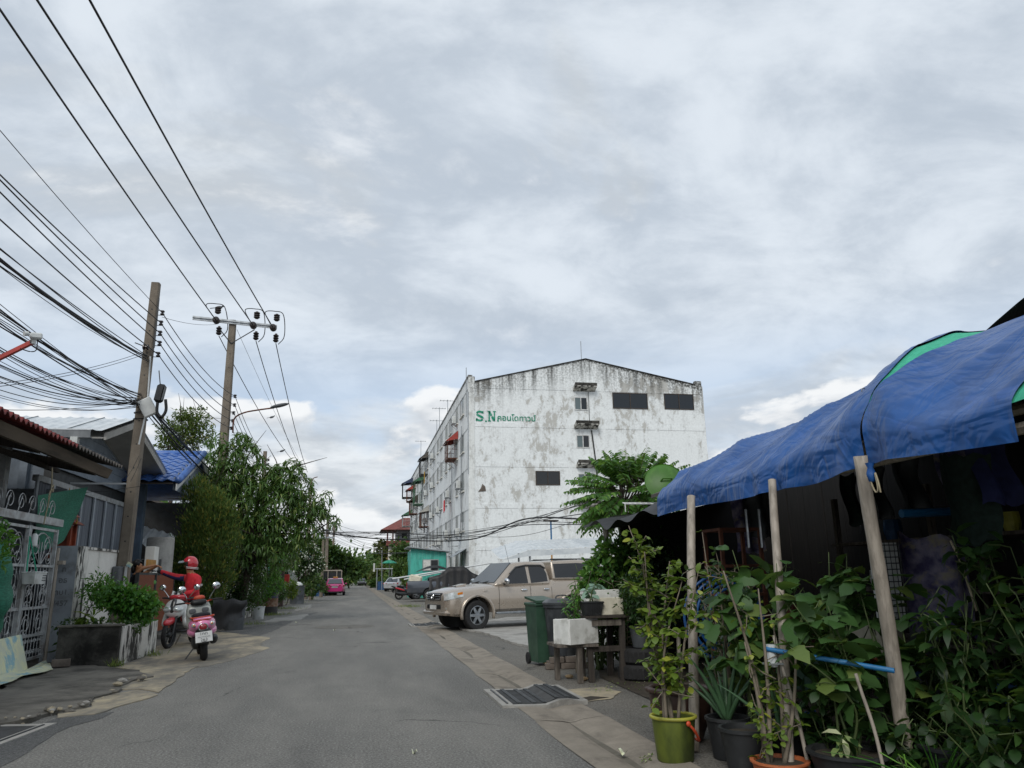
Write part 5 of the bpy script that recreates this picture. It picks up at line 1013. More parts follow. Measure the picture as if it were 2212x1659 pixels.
# brown sheet gate, canopy, mailbox, far houses
t = thing('sheet_gate', 'dark brown sheet metal gate with a red letter box beside it', 'gate', (-3.95, 43, 0))
for i in range(7): MB().bb((-4.0, 40+.62*i, .1), (-3.94, 40.6+.62*i, 1.95)).build('panel', 'gate_brown', t, world=True)
for y in (39.95, 42.2, 44.4): MB().bb((-4.06, y-.05, 0), (-3.9, y+.05, 2.3)).build('post', 'gate_brown', t, world=True)
MB().bb((-4.02, 40, 1.97), (-3.92, 44.4, 2.05)).build('top_rail', 'gate_brown', t, world=True)
o = MB().bb((-3.92, 46.0, 1.25), (-3.65, 46.3, 1.7), .02).build('letter_box', 'red_metal', world=True); tag(o, 'red letter box by the brown sheet gate', 'letter box')
t = thing('entrance_canopy', 'dark canopy on posts over the brown gate', 'canopy', (-4.6, 42, 0))
MB().prism([(-3.5, 38.5, 3.15), (-5.8, 38.5, 3.5), (-5.8, 45.5, 3.5), (-3.5, 45.5, 3.15)], (0, 0, .08)).build('roof', 'iron_dark', t, world=True)
for x, y in ((-3.9, 39), (-3.9, 45), (-5.4, 39)): MB().tube([(x, y, 0), (x, y, 3.2)], .08, 8).build('post', 'gate_brown', t, world=True)
MB().bb((-6.5, 45.6, 0), (-6.3, 52, 3)).build('rear_wall', 'white_wall', t, world=True)
def simple_house(name, label, x0, x1, y0, y1, h, wm, rm, rh=1.2, door=None):
    t = thing(name, label, 'house', ((x0+x1)/2, (y0+y1)/2, 0)); MB().bb((x0, y0, 0), (x1, y1, h)).build('wall', wm, t, world=True)
    xm = (x0+x1)/2; b = MB(); b.prism([(x0-.5, y0-.6, h-.1), (xm, y0-.6, h+rh), (x1+.5, y0-.6, h-.1), (x1+.5, y0-.6, h-.02), (xm, y0-.6, h+rh+.1), (x0-.5, y0-.6, h-.02)], (0, y1-y0+1.2, 0)); b.build('roof', rm, t, world=True)
    n = max(2, int((y1-y0)/3))
    for i in range(n):
        y = y0+(y1-y0)*(i+.5)/n; w_ = MB().bb((x1+.002, y-.6, 1.1), (x1+.05, y+.6, 2.2)).build('window', 'aluminium', t, world=True); MB().bb((x1+.052, y-.52, 1.18), (x1+.06, y+.52, 2.12)).build('pane', 'window_dark', w_, world=True)
    w_ = MB().bb((xm-.7, y0-.05, 1.1), (xm+.7, y0-.002, 2.2)).build('window', 'aluminium', t, world=True); MB().bb((xm-.62, y0-.06, 1.18), (xm+.62, y0-.052, 2.12)).build('pane', 'window_dark', w_, world=True)
    return t
simple_house('street_house', 'white house behind the mango tree', -12, -5.6, 33, 43, 3.6, 'white_wall', 'old_tile'); simple_house('street_house', 'house with a blue metal roof beyond the flowering tree', -9, -4.2, 74, 84, 3.2, 'white_wall', 'blue_tile', 1.6)
simple_house('street_house', 'white house behind the brown gate', -13, -6.5, 48, 62, 3.4, 'white_wall', 'red_roof'); simple_house('street_house', 'turquoise house glimpsed through the mango leaves', -11, -6.6, 64, 73, 5.2, 'turquoise', 'old_tile'); simple_house('street_house', 'low house at the left far end of the street', -12, -5, 96, 110, 3.2, 'white_wall', 'old_tile')
b = MB(); b.grid(lambda u, v: (-4.1+1.2*u, 70+3*v, 2.75+.35*math.sin(u*PI)-.05), 8, 1); tag(b.build('round_awning', 'soffit', world=True), 'curved pale awning beside the old bus', 'awning')
tree('flowering_tree', 'small tree dotted with white blossom beside the street poles', (-3.9, 52, 0), blobs_at(52, [(655, 1185, 24), (670, 1205, 26), (645, 1215, 22), (685, 1220, 18), (660, 1235, 22)]), 'leaf_dark', 2600, .22, .10, 46, .1)
rng = np.random.default_rng(47); fb = blobs_at(51.6, [(655, 1183, 26), (670, 1203, 28), (645, 1215, 24), (685, 1220, 19)]); P_, d = blob_points(fb, 260, rng, .85); o = leaves('blossom', 'petal_white', P_-np.array([-3.9, 52, 0]), d, .13, .11, bpy.data.objects['flowering_tree'], KITE, 1., 1., rng)
shrub('verge_shrub', 'leafy shrubs crowding the verge by the grey drum', (-3.9, 57, 0), blobs_at(56, [(660, 1262, 14), (672, 1275, 14), (690, 1262, 12), (700, 1270, 10), (680, 1250, 14)]), 'leaf_far', 1600, .2, .09, 48)
shrub('verge_shrub', 'yellowish potted shrub between the drums and the brown gate', (-3.9, 47.5, 0), blobs_at(48, [(627, 1262, 12), (630, 1280, 12)]), 'leaf_lime', 500, .2, .09, 49)
shrub('verge_shrub', 'shrub with white flowers in front of the brown gate', (-4.2, 38.3, 0), blobs_at(38.3, [(600, 1280, 20), (590, 1262, 16)]), 'leaf_dark', 900, .14, .06, 50)
# far trees closing the street
FT = [((755, 1230, 24), 120, 'leaf_far', 'bushy tree behind the old bus'), ((740, 1215, 22), 110, 'leaf_dark', 'dark tree behind the old bus'), ((795, 1235, 20), 180, 'leaf_far', 'tree at the very end of the street'), ((813, 1215, 14), 190, 'leaf_far', 'taller tree top at the end of the street'), ((775, 1240, 18), 190, 'leaf_far', 'low tree at the far bend'), ((850, 1200, 28), 150, 'leaf_far_olive', 'olive brown tree right of the street end'), ((880, 1195, 26), 130, 'leaf_far', 'green tree beside the red roofed house'), ((840, 1240, 22), 135, 'leaf_far_olive', 'yellowing tree along the far right verge'), ((865, 1240, 24), 110, 'leaf_far', 'dense shrubby tree before the olive brown tree'), ((815, 1245, 14), 160, 'leaf_far_olive', 'small tree by the far parked car'), ((722, 1200, 16), 100, 'leaf_dark', 'dark crown above the blue metal roof'), ((700, 1180, 18), 125, 'leaf_far', 'tree crown behind the street poles'), ((720, 1235, 16), 130, 'leaf_far', 'low green crown left of the old bus'), ((790, 1255, 12), 215, 'leaf_dark', 'dark hedge tree closing the street')]
random.seed(8)
for k, ((x, y, r), Y, m_, lb) in enumerate(FT):
    c = atY(x, y, Y); lst = [(x, y, r)]+[(x+random.uniform(-1, 1)*r, y+random.uniform(-.7, 1.0)*r, r*random.uniform(.5, .8)) for _ in range(6)]; g_ = gnd(x, 1400)
    tree('street_tree', lb, (c.x, Y, 0), blobs_at(Y, lst), m_, 1500, .006*Y, .0032*Y, 60+k, .12, 'trees closing the street', shell=.3, sub=3)
for k, (x, y, r, Y) in enumerate(((830, 1258, 12, 105), (845, 1262, 12, 98), (812, 1262, 9, 125), (895, 1232, 18, 60), (885, 1255, 16, 62), (893, 1262, 12, 60))):
    c = atY(x, y, Y); shrub('roadside_shrub', ('round clipped shrub along the right verge', 'round clipped shrub along the right verge', 'round clipped shrub along the right verge', 'tall feathery shrub beside the turquoise hut', 'bamboo like shrub before the turquoise hut', 'low shrub before the turquoise hut')[k], (c.x, Y, 0), blobs_at(Y, [(x, y, r), (x+r*.4, y+r*.5, r*.7), (x-r*.4, y-r*.4, r*.6)]), 'leaf_far' if k < 3 else 'leaf_sparse', 900, .0045*Y, .0022*Y, 80+k, group='clipped verge shrubs' if k < 3 else None)
rng = np.random.default_rng(90); lst = [((-30+6*i+rng.normal(), 150+20*rng.random(), 3+1.5*rng.random()), (5, 4, 4)) for i in range(6)]+[((14+8*i, 190+10*rng.random(), 4), (6, 5, 5)) for i in range(6)]+[((-14-6*i, 60+18*i, 3.5), (4, 5, 3.4)) for i in range(7)]
P_, d = blob_points(lst, 9000, rng, .5); o = leaves('distant_wood', 'leaf_far', P_, d, 1.0, .55, None, KITE, .9, 1., rng); tag(o, 'mass of distant trees beyond the houses', 'trees', kind='stuff')
# ================================================================ right side: lean-to stall under tarpaulins
sheet('earth_floor', [(3.15, 2.5), (9, 2.5), (9, 13), (4.0, 13), (3.4, 11)], .006, 'soil')
st = thing('lean_to_shed', 'dark ramshackle lean-to shed on bamboo posts under tarpaulins', 'shed', (5, 7.5, 0))
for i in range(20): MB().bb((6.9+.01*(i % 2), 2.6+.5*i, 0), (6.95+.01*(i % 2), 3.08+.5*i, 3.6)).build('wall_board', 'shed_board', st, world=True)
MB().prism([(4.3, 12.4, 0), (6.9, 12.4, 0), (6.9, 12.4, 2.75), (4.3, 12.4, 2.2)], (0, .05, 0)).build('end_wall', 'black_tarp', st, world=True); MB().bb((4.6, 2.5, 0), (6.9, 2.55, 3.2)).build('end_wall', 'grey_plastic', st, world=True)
for y in (3.2, 5.0, 6.8, 8.2): MB().tube([(3.5, y, 2.2), (5.1, y, 2.72+.04*(12-y)), (6.9, y, 3.1)], .035, 6).build('rafter', 'bamboo', st, world=True)
for x, z in ((3.46, 2.12), (4.3, 2.42)): MB().tube([(x, 2.6, z), (x, 8.4, z-.02)], .035, 6).build('purlin', 'bamboo', st, world=True)
MB().prism([(3.5, 2.5, 2.29), (5.2, 2.5, 2.9), (6.95, 2.5, 3.15), (6.95, 2.5, 3.2), (5.2, 2.5, 2.95), (3.5, 2.5, 2.33)], (0, 6.4, 0)).build('roof_sheet', 'old_tile', st, world=True)
def bamboo(base, top, r, label, nodes=6):
    t = thing('bamboo_post', label, 'post', base); b = Vector(base); d = Vector(top)-b; pts, rr = [], []
    for i in range(nodes*4+1):
        u = i/(nodes*4); bend = Vector((.006*math.sin(u*7+base[1]), .006*math.cos(u*5), 0)); pts.append(d*u+bend); rr.append(r*(1-.12*u)*(1.035 if i % 4 == 0 and i else 1.0))
    MB().tube(pts, rr, 12).build('culm', 'bamboo', t, smooth=True); return t
bamboo((2.72, 6.32, 0), (3.18, 7.05, 2.12), .044, 'grey upright post behind the yellow bucket'); bamboo((2.93, 5.22, 0), (3.3, 5.72, 2.12), .035, 'slim leaning post between the aloe pot and the orange pot'); bamboo((3.62, 4.92, 0), (3.34, 4.62, 2.15), .05, 'thick jointed bamboo post with a cord hanging at its top'); bamboo((3.9, 12.0, 0), (3.95, 12.1, 2.2), .05, 'wooden post wrapped with a red cord under the black roof')
bamboo((2.60, 6.20, .2), (2.62, 6.25, .95), .018, 'short bamboo cane stuck in the yellow bucket', 3); bamboo((3.05, 5.15, .05), (2.98, 5.35, .95), .014, 'thin slanting stake beside the slim post', 3); bamboo((3.3, 4.7, .1), (3.2, 4.75, .75), .012, 'thin pale stake in front of the bamboo post', 3)
# tarpaulins: grid over the slope, bent at the eave, hanging as a valance, puckered at tie points
def tarp(name, label, m, e0, e1, r0, r1, ties, seed, lift=0., nu=90, t1=1., hem=0., amp=1.0, drop=.33):
    """e0..e1: extent along the eave, r0..r1: extent along the ridge; hem: height of the folded hem at the e1 side"""
    rng = random.Random(seed); ph = [rng.uniform(0, 6) for _ in range(12)]; b = MB()
    def f(u, v):
        t = t1*v; k_ = min(1, t/.68); y = (r0+(r1-r0)*u)*(1-k_)+(e0+(e1-e0)*u)*k_
        zr = 2.72+.105*(10.2-y) if y > 4.8 else 3.287+.04*(4.8-y)
        tie = max([0]+[math.exp(-((y-c)/.12)**2) for c in ties]); tw = max([0]+[math.exp(-((y-c)/.45)**2) for c in ties])
        big = .045*math.sin(y*2.3+ph[0]+1.3*t)+.03*math.sin(y*4.1+ph[1]-2.2*t)
        crs = .034*max(0, math.sin(y*4.7+ph[2]+5*t))**3+.026*max(0, math.sin(y*7.6+ph[3]-6*t+1.2*math.sin(y*2)))**4+.006*max(0, math.sin(y*17-t*15+ph[8]))**6+.012*max(0, math.sin(y*8+t*21+ph[9]))**5
        yc = 4.66*k_+5.25*(1-k_); h_ = .19*math.exp(-((y-yc)/(.42 if y > yc else .30))**2)*min(1, .15+1.3*k_)
        if t < .68:
            k = t/.68; x = 5.05+(3.46-5.05)*k; z = zr+(2.36-zr)*k+.10*math.sin(k*PI)+(big*(.3+.7*k)+crs*(.3+1.2*k))*amp-.07*tie*k**3+h_
        else:
            k = (t-.68)/.32; fold = (.05*max(0, math.sin(y*7.3+ph[4]))**2+.025*math.sin(y*15+ph[5]))*tw+.02*math.sin(y*3.3+ph[6])
            x = 3.46-.12*math.sin(min(1, k*1.7)*PI/2)-fold*k+.05*tie*k; z = 2.36-drop*k**1.2+big*.8*(1-k)*amp+crs*(1-k)*amp+.02*math.sin(y*2.1+ph[7])*k-.07*tie*(1-k)+.03*tw*k+h_*(1-k)
        return (x, y, z+lift)
    b.grid(f, nu, 48); o = b.build(name, m, world=True, smooth=True); return tag(o, label, 'tarpaulin')
tarp('blue_tarpaulin', 'blue tarpaulin draped over the far part of the shed roof', 'blue_tarp', 8.3, 4.62, 9.9, 5.10, (5.75, 4.62), 3, nu=130, hem=.03)
tarp('green_sheet', 'strip of green netting showing between the two blue tarpaulins', 'net_light', 5.0, 4.3, 5.7, 4.4, (5.75, 4.62, 4.60), 3, lift=-.02, nu=60, t1=.72)
tarp('blue_tarpaulin', 'blue tarpaulin sagging over the near part of the shed roof', 'blue_tarp', 4.60, 3.36, 4.74, 3.75, (4.62, 4.60), 3, lift=.012, nu=110)
tarp('green_sheet', 'green netting lapping over the near end of the blue tarpaulin', 'net_light', 3.5, 2.4, 3.95, 2.6, (), 3, lift=-.01, nu=24, t1=.80)
for k, (x, y) in enumerate(((1866, 851), (1955, 838))):
    b = MB(); p = atX(x, y, 3.62+.1*k); b.torus(p+Vector((-.01, -.02, .02)), .018, .005, 'y', 14, 6); tag(b.build('eyelet', 'steel', world=True), ('metal eyelet on the folded hem of the tarpaulin', 'metal eyelet on the edge of the near tarpaulin')[k], 'eyelet')
b = MB(); q = atX(1880, 1010, 3.29); b.tube(bez([q+Vector((0, 0, .02)), q+Vector((-.01, 0, -.08)), q+Vector((.0, -.02, -.16)), q+Vector((0, -.05, -.14)), q+Vector((0, -.04, -.04)), q+Vector((0, -.06, -.1)), q+Vector((0, -.07, -.17))], 6), .006, 5); tag(b.build('cord', 'rope', world=True), 'looped white cord tying the tarpaulin to the bamboo post', 'cord')
b = MB(); b.lathe([(0, 0), (.02, .01), (.03, .06), (.018, .1), (.03, .13)], q+Vector((0, 0, -.1)), 10); tag(b.build('tarpaulin_knot', 'blue_tarp', world=True, smooth=True), 'bunched blue tarpaulin corner tied above the cord', 'tarpaulin')
b = MB(); b.grid(lambda u, v: (5.05+2.0*v, 5.3-2.8*u, 3.26+.85*u-.05*v+.02*math.sin(u*9)), 12, 8); tag(b.build('black_shade_sheet', 'black_tarp', world=True), 'black shade sheet rising above the near tarpaulin', 'shade sheet')
def blackroof(u, v): y = 12.9-4.4*u; x = 3.75-.35*u+2.6*v; return (x, y, 2.12+.05*math.sin(y*5)+(.62+.12*u)*v**.9+.05*math.sin(v*9+u*7)+.04*math.sin(u*11)*(1-v))
b = MB(); b.grid(blackroof, 36, 14); tag(b.build('black_tarpaulin', 'black_tarp', world=True, smooth=True), 'ragged black plastic sheet over the far end of the shed', 'tarpaulin')
b = MB(); b.prism([atY(1728, 948, 7.6), atY(1800, 905, 7.2), atY(1800, 912, 7.2), atY(1735, 958, 7.6)], (.9, .4, .1)); tag(b.build('rusty_roof_panel', 'rust', world=True), 'rusty tilted roof panel behind the blue tarpaulin', 'roof')
# satellite dish and a wire rack on the black roof
dc = atY(1437, 1042, 11.6); t = thing('satellite_dish', 'bright green satellite dish on the black shed roof', 'satellite dish', (dc.x, 11.6, 2.45)); rr = .325; b = MB(); ax = Vector((-.15, -.92, .35)).normalized(); qd = ax.to_track_quat('Z', 'Y').to_matrix(); loc = dc-t.location
pr = [(rr*k/8, .09*(1-(k/8)**2)) for k in range(9)]; b.lathe(pr, n=36); b.lathe([(rr, 0), (rr*1.02, .01), (rr*1.02, -.012), (rr*.98, -.012), (.001, .075)], n=36); b.v = [tuple(qd @ Vector(p)+loc) for p in b.v]; b.build('reflector', 'dish_green', t, smooth=True, angle=50)
b = MB(); b.tube([qd @ Vector((-.09, -.02, .09))+loc, qd @ Vector((-.06, -.0, .14))+loc, qd @ Vector((.06, .0, .14))+loc, qd @ Vector((.09, .02, .09))+loc], .014, 6); b.build('bracket', 'dish_green', t)
b = MB(); b.tube([(loc.x, loc.y-.12, loc.z-.1), (loc.x, loc.y-.10, -.1)], .018, 7); b.tube([(loc.x, loc.y-.12, loc.z-.12), (loc.x+.09, loc.y-.05, loc.z-.27)], .012, 5); b.build('mast', 'leaf_lettuce', t)
rk = atY(1385, 1090, 11.6); t = thing('wire_rack', 'white wire dish rack lying on the black shed roof', 'rack', rk); b = MB()
for i in range(7): b.tube([(-.28+.09*i, -.1, 0), (-.2+.09*i, .25, .05)], .006, 4)
b.tube([(-.3, -.1, 0), (.3, -.1, 0), (.38, .25, .05), (-.22, .25, .05), (-.3, -.1, 0)], .009, 4); b.tube([(-.3, -.1, 0), (-.3, -.1, -.12)], .009, 4); b.tube([(.3, -.1, 0), (.3, -.1, -.12)], .009, 4); b.build('wires', 'white_paint', t)
# ---------------------------------------------------------------- things kept under the roof
t = thing('rusty_shelf_rack', 'rusty iron shelf rack in the shadow of the shed', 'rack', (4.1, 7.9, 0)); 
for x in (-.22, .24):
    for y in (0, .4): MB().bb((x-.018, y-.018, 0), (x+.018, y+.018, 1.86)).build('upright', 'rust', t)
for z in (.35, .62, .9, 1.15, 1.45, 1.84): MB().bb((-.24, -.02, z), (.26, .42, z+.03)).build('shelf', 'rust', t)
for k in range(5):
    b = MB(); b.torus((3.75+.03*k, 7.75-.02*k, .95), .42-.03*k, .016, 'y', 28, 6, 1); 
    o = b.build('hose_coil', 'hose_blue', world=True, smooth=True); tag(o, 'coil of blue hose hung beside the rusty rack', 'hose', 'blue hose coils')
b = MB(); b.tube(bez([(2.95, 7.35, .02), (3.4, 7.5, .02), (4.0, 7.3, .02), (4.6, 7.6, .02)], 8), .016, 6); tag(b.build('hose', 'hose_blue', world=True), 'blue hose lying on the ground behind the brown pot', 'hose')
for k, (x, z) in enumerate(((1636, 1130), (1664, 1130))):
    p = atY(x-25, 1100, 7.2); b = MB(); b.tube([p, p+Vector((0, 0, -.38))], .014, 6); tag(b.build('wind_chime_tube', 'steel', world=True), 'steel wind chime tube hanging under the shed roof', 'wind chime', 'wind chime tubes')
t = thing('wire_mesh_panel', 'white panel covered with black square wire mesh behind the bamboo post', 'mesh panel', (4.35, 5.9, 1.0)); MB().bb((-.10, .02, .0), (.16, .04, .62)).build('panel', 'white_plastic', t); b = MB()
for i in range(7): b.tube([(-.1+.045*i, .01, 0), (-.1+.045*i, .01, .62)], .004, 4)
for i in range(13): b.tube([(-.1, .008, .05*i), (.17, .008, .05*i)], .004, 4)
b.build('mesh', 'iron_dark', t)
b = MB(); b.grid(lambda u, v: (4.75+.75*u, 6.2+.1*math.sin(u*8), 1.72-.85*v-.1*u+.03*math.sin(u*16)), 16, 10); tag(b.build('floral_cloth', 'floral', world=True, smooth=True), 'purple floral cloth hanging inside the shed', 'cloth')
b = MB(); b.grid(lambda u, v: (4.28+.45*u, 5.0+.14*math.sin(u*PI)+.02*math.sin(v*9), 2.25-.62*math.sin(v*PI/2)-.08*math.sin(u*PI)*v+.015*math.sin(u*25)), 16, 14); tag(b.build('hanging_net', 'net_dark', world=True, smooth=True), 'dark green dotted net slung from the shed roof', 'netting')
b = MB(); b.tube([(4.35, 5.6, 1.84), (4.95, 5.6, 1.86)], .035, 8); tag(b.build('plastic_pipe', 'pvc_blue', world=True), 'thick blue pipe stored behind the dark green net', 'pipe')
t = thing('plastic_pipe', 'light blue water pipe sticking out past the bamboo post', 'pipe', (3.17, 5.0, .82)); a, c = atY(1655, 1402, 5.32), atY(1932, 1449, 4.72); b = MB(); b.tube([a, c], .017, 14, False); b.tube([c, a], .013, 12, False); b.build('tube', 'pvc_blue', t, world=True, smooth=True)
MB().tube([a+Vector((.04, 0, .03)), a+Vector((.04, 0, -.12))], .035, 12).build('tee', 'pvc_white', t, world=True); MB().box(a+Vector((.04, 0, -.1)), (.12, .09, .012)).build('plate', 'galv', t, world=True)
b = MB(); b.tube(bez([atY(2053, 1168, 4.9), atY(2075, 1215, 4.85), atY(2110, 1320, 4.8)], 6), .008, 5); tag(b.build('cord', 'rope', world=True), 'grey cord hanging from the dark green net', 'cord')
random.seed(99)
CW = {'bin_grey': 'grey plastic', 'plastic_blue': 'blue plastic', 'grey_wood': 'weathered wooden', 'rust': 'rusty metal', 'bin_green': 'dark green plastic', 'foam_cream': 'cream foam', 'pot_orange': 'orange clay', 'white_plastic': 'white plastic', 'pot_brown': 'brown clay', 'bucket_yellow': 'yellow plastic', 'red_metal': 'red tin', 'net_dark': 'dark green net', 'cloth_dark': 'black cloth', 'floral': 'purple floral', 'black_tarp': 'black plastic', 'cloth_navy': 'navy cloth'}
for k in range(16):
    x, y = random.uniform(5.2, 6.6), random.uniform(3.2, 9.5); d_ = [random.uniform(.25, .5) for _ in range(3)]; t = thing('storage_crate', 'x', 'crate', (x, y, 0 if k < 9 else .5), random.uniform(-.3, .3), 'crates stored in the shed'); m_ = random.choice(['bin_grey', 'plastic_blue', 'grey_wood', 'rust', 'bin_green', 'foam_cream', 'pot_orange']); t['label'] = '%s crate %s inside the dark shed' % (CW[m_], 'standing on the floor' if k < 9 else 'stacked on another crate')
    for s_ in (-1, 1): MB().bb((-d_[0]/2, s_*d_[1]/2-.012, 0), (d_[0]/2, s_*d_[1]/2+.012, d_[2])).build('side', m_, t); MB().bb((s_*d_[0]/2-.012, -d_[1]/2+.013, 0), (s_*d_[0]/2+.012, d_[1]/2-.013, d_[2])).build('side', m_, t)
    MB().bb((-d_[0]/2, -d_[1]/2, .01), (d_[0]/2, d_[1]/2, d_[2]*.8)).build('contents', random.choice(['soil', 'cloth_dark', 'grey_plastic']), t)
for k in range(9):
    y = 3.4+.75*k+random.uniform(-.2, .2); x = random.uniform(4.6, 5.6); h_ = random.uniform(.4, .9); w2 = random.uniform(.18, .4); b = MB(); b.grid(lambda u, v: (x+w2*(u-.5)*(1-.2*math.sin(v*3)), y+.05*math.sin(u*9+k)+.06*math.sin(v*5), 2.45-h_*v+.02*math.sin(u*14)), 12, 8); m_ = random.choice(['net_dark', 'cloth_dark', 'floral', 'black_tarp', 'cloth_navy', 'bin_grey']); o = b.build('hanging_sack', m_, world=True, smooth=True); tag(o, CW[m_]+' sack hung from the shed rafters', 'sack', 'sacks hung in the shed')
t = thing('timber_shelving', 'rough timber shelving along the back of the shed', 'shelving', (6.4, 6.5, 0))
for y in (-2.5, -.8, .9, 2.6):
    for x in (-.3, .25): MB().bb((x-.03, y-.03, 0), (x+.03, y+.03, 2.3)).build('upright', 'grey_wood', t)
for z in (.6, 1.15, 1.7): MB().bb((-.34, -2.6, z), (.3, 2.7, z+.035)).build('shelf', 'grey_wood', t)
for k in range(22):
    r_ = random.uniform(.05, .13); h_ = random.uniform(.12, .34); m_ = random.choice(['pot_orange', 'white_plastic', 'plastic_blue', 'bin_grey', 'pot_brown', 'bucket_yellow', 'red_metal']); o = MB().lathe([(0, 0), (r_*.8, 0), (r_, h_*.5), (r_*.9, h_), (r_*.6, h_), (0, h_*.9)], n=12).build('jar', m_); o.location = (6.35+random.uniform(-.15, .15), 6.5+random.uniform(-2.5, 2.5), random.choice([.635, 1.185, 1.735])); tag(o, CW[m_]+' jar on the %s shelf of the shed shelving' % {0.635: 'bottom', 1.185: 'middle', 1.735: 'top'}[round(o.location.z, 3)], 'jar', 'jars on the shed shelving')
# ---------------------------------------------------------------- pots and plants along the kerb
yb = thing('yellow_bucket', 'mossy yellow plastic bucket with an orange handle', 'bucket', (2.47, 6.1, 0)); MB().lathe([(0, 0), (.135, 0), (.14, .01), (.168, .31), (.150, .31), (.145, .27), (0, .27)], n=30).build('body', 'bucket_moss', yb, smooth=True, angle=40); b = MB(); b.torus((0, 0, .315), .172, .014, 'z', 34, 8); b.build('rim', 'bucket_yellow', yb, smooth=True); MB().lathe([(0, .275), (.15, .27)], n=20).build('earth', 'soil', yb)
b = MB(); b.tube(bez([(.05, -.17, .285), (.10, -.165, .23), (.16, -.10, .15), (.175, .0, .14)], 6), .011, 6); b.ell((.05, -.175, .285), (.02, .012, .02), 10, 6); b.build('handle', 'orange_metal', yb, smooth=True)
bp_ = thing('brown_jar', 'large brown glazed jar with a wavy rim behind the yellow bucket', 'pot', (2.82, 6.78, 0)); MB().lathe([(0, 0), (.17, 0), (.25, .2), (.265, .36), (.255, .42), (.24, .42), (.235, .34), (0, .34)], n=36).build('body', 'pot_brown', bp_, smooth=True, angle=40); MB().lathe([(.24, .40), (.285, .39), (.29, .425), (.25, .435), (.235, .42)], n=48, wav=.035, wn=12).build('wavy_rim', 'pot_brown', bp_, smooth=True); MB().lathe([(0, .345), (.23, .345)], n=20).build('earth', 'soil', bp_)
tub('plastic_pot', 'black plastic pot holding the aloe', (2.9, 6.05, 0), .125, .165, .30, 'pot_black', 'pot'); tub('plastic_pot', 'empty looking black pot in front of the aloe pot', (2.83, 5.62, 0), .14, .185, .30, 'pot_black', 'pot'); tub('plastic_pot', 'terracotta orange pot with a twisted stem', (2.86, 5.22, 0), .15, .185, .16, 'pot_orange', 'pot'); tub('plastic_pot', 'wide black pot with speckled leaves', (3.25, 5.0, 0), .2, .26, .24, 'pot_black', 'pot'); tub('plastic_pot', 'black pot of bigleaf stems behind the slim post', (3.25, 5.75, 0), .17, .22, .30, 'pot_black', 'pot'); tub('plastic_pot', 'black pot under the dark climbing plant', (3.85, 4.7, 0), .2, .25, .3, 'pot_black', 'pot'); tub('plastic_pot', 'black pot behind the aloe pot', (3.2, 6.5, 0), .16, .2, .32, 'pot_black', 'pot')
def stems(name, m, parent, base, n, h, spread, seed, r=.012, lean=(0, 0)):
    rng = np.random.default_rng(seed); tips = []
    for i in range(n):
        a = rng.random()*2*PI; q = Vector(base)+Vector((rng.normal()*.03, rng.normal()*.03, 0)); hh_ = h*rng.uniform(.6, 1.05); s = spread*rng.uniform(.2, 1)
        e = q+Vector((math.cos(a)*s+lean[0], math.sin(a)*s+lean[1], hh_)); md = q.lerp(e, .5)+Vector((rng.normal()*.04, rng.normal()*.04, 0)); md.x -= math.cos(a)*s*.25; pth = bez([q, md, e], 6)
        MB().tube(pth, [r*(1-.75*k/(len(pth)-1)) for k in range(len(pth))], 6).build(name, m, parent, smooth=True); tips.append(pth)
    return tips
def leafy(name, label, base, n, h, spread, lm, nl, ln, wd, seed, stem_m='stem_grey', r=.012, shape=OVAL, lo=.25, lean=(0, 0), cat='plant', side=.05, tw=.35, twigs=0):
    t = thing(name, label, cat, base); rng = np.random.default_rng(seed); tips = stems('stem', stem_m, t, (0, 0, -.03), n, h, spread, seed, r, lean); P_, A = [], []
    if twigs:
        ext_ = []
        for pth in tips:
            for _ in range(twigs):
                i = rng.integers(int(len(pth)*lo), len(pth)); q = pth[i]; e = q+Vector(rdir(1, rng, .5)[0])*side*rng.uniform(.6, 1.6); tw_ = [q, q.lerp(e, .55)+Vector(rdir(1, rng)[0])*.015, e]; ext_.append([tw_[0].lerp(tw_[1], k/3) for k in range(3)]+[tw_[1].lerp(tw_[2], k/3) for k in range(4)])
        b = MB()
        for e in ext_: b.tube(e, [.004]*len(e), 4, False)
        b.build('twig', stem_m, t)['kind'] = 'stuff'; src = ext_+tips; lo2 = 0.
    else: src = tips
    for _ in range(nl):
        pth = src[rng.integers(len(src))]; l0_ = int(len(pth)*lo) if pth in tips else 1; i = rng.integers(l0_, len(pth)); q = np.array(pth[i]); a = rdir(1, rng)[0]; a[2] = a[2]*.4-.05; a = unit(a[None])[0]; P_.append(q+a*side*.2*rng.random()); A.append(a+np.array([0, 0, rng.uniform(-.5, .25)]))
    leaves('foliage', lm, P_, A, ln*rng.uniform(.55, 1.2, nl), wd*rng.uniform(.6, 1.15, nl), t, shape, tw, 1.2, rng); return t
leafy('bougainvillea', 'tall lime leaved bougainvillea growing from the yellow bucket', (2.47, 6.12, .27), 6, 1.45, .28, 'leaf_lime', 760, .08, .054, 101, r=.015, lo=.3, side=.16, twigs=9)
leafy('bougainvillea', 'lime leaved bougainvillea with twisted stems in the orange pot', (2.86, 5.24, .14), 5, 1.25, .24, 'leaf_lime', 230, .065, .045, 102, r=.02, lo=.2, side=.16, twigs=6)
leafy('dark_shrub', 'thin shrub climbing by the slim post under the tarpaulin', (3.15, 6.3, .25), 5, 1.55, .25, 'leaf_dark', 260, .07, .04, 103, r=.012, lo=.55, side=.16, twigs=6)
def eggplant(base, seed, h, label, n=5, nl=60, spread=.35, lean=(0, 0), ln=.19): return leafy('broad_leaved_plant', label, base, n, h, spread, 'leaf_broad', nl, ln, ln*.72, seed, 'stem_green', .012, BROAD, .35, lean, 'plant', .14, .35, 3)
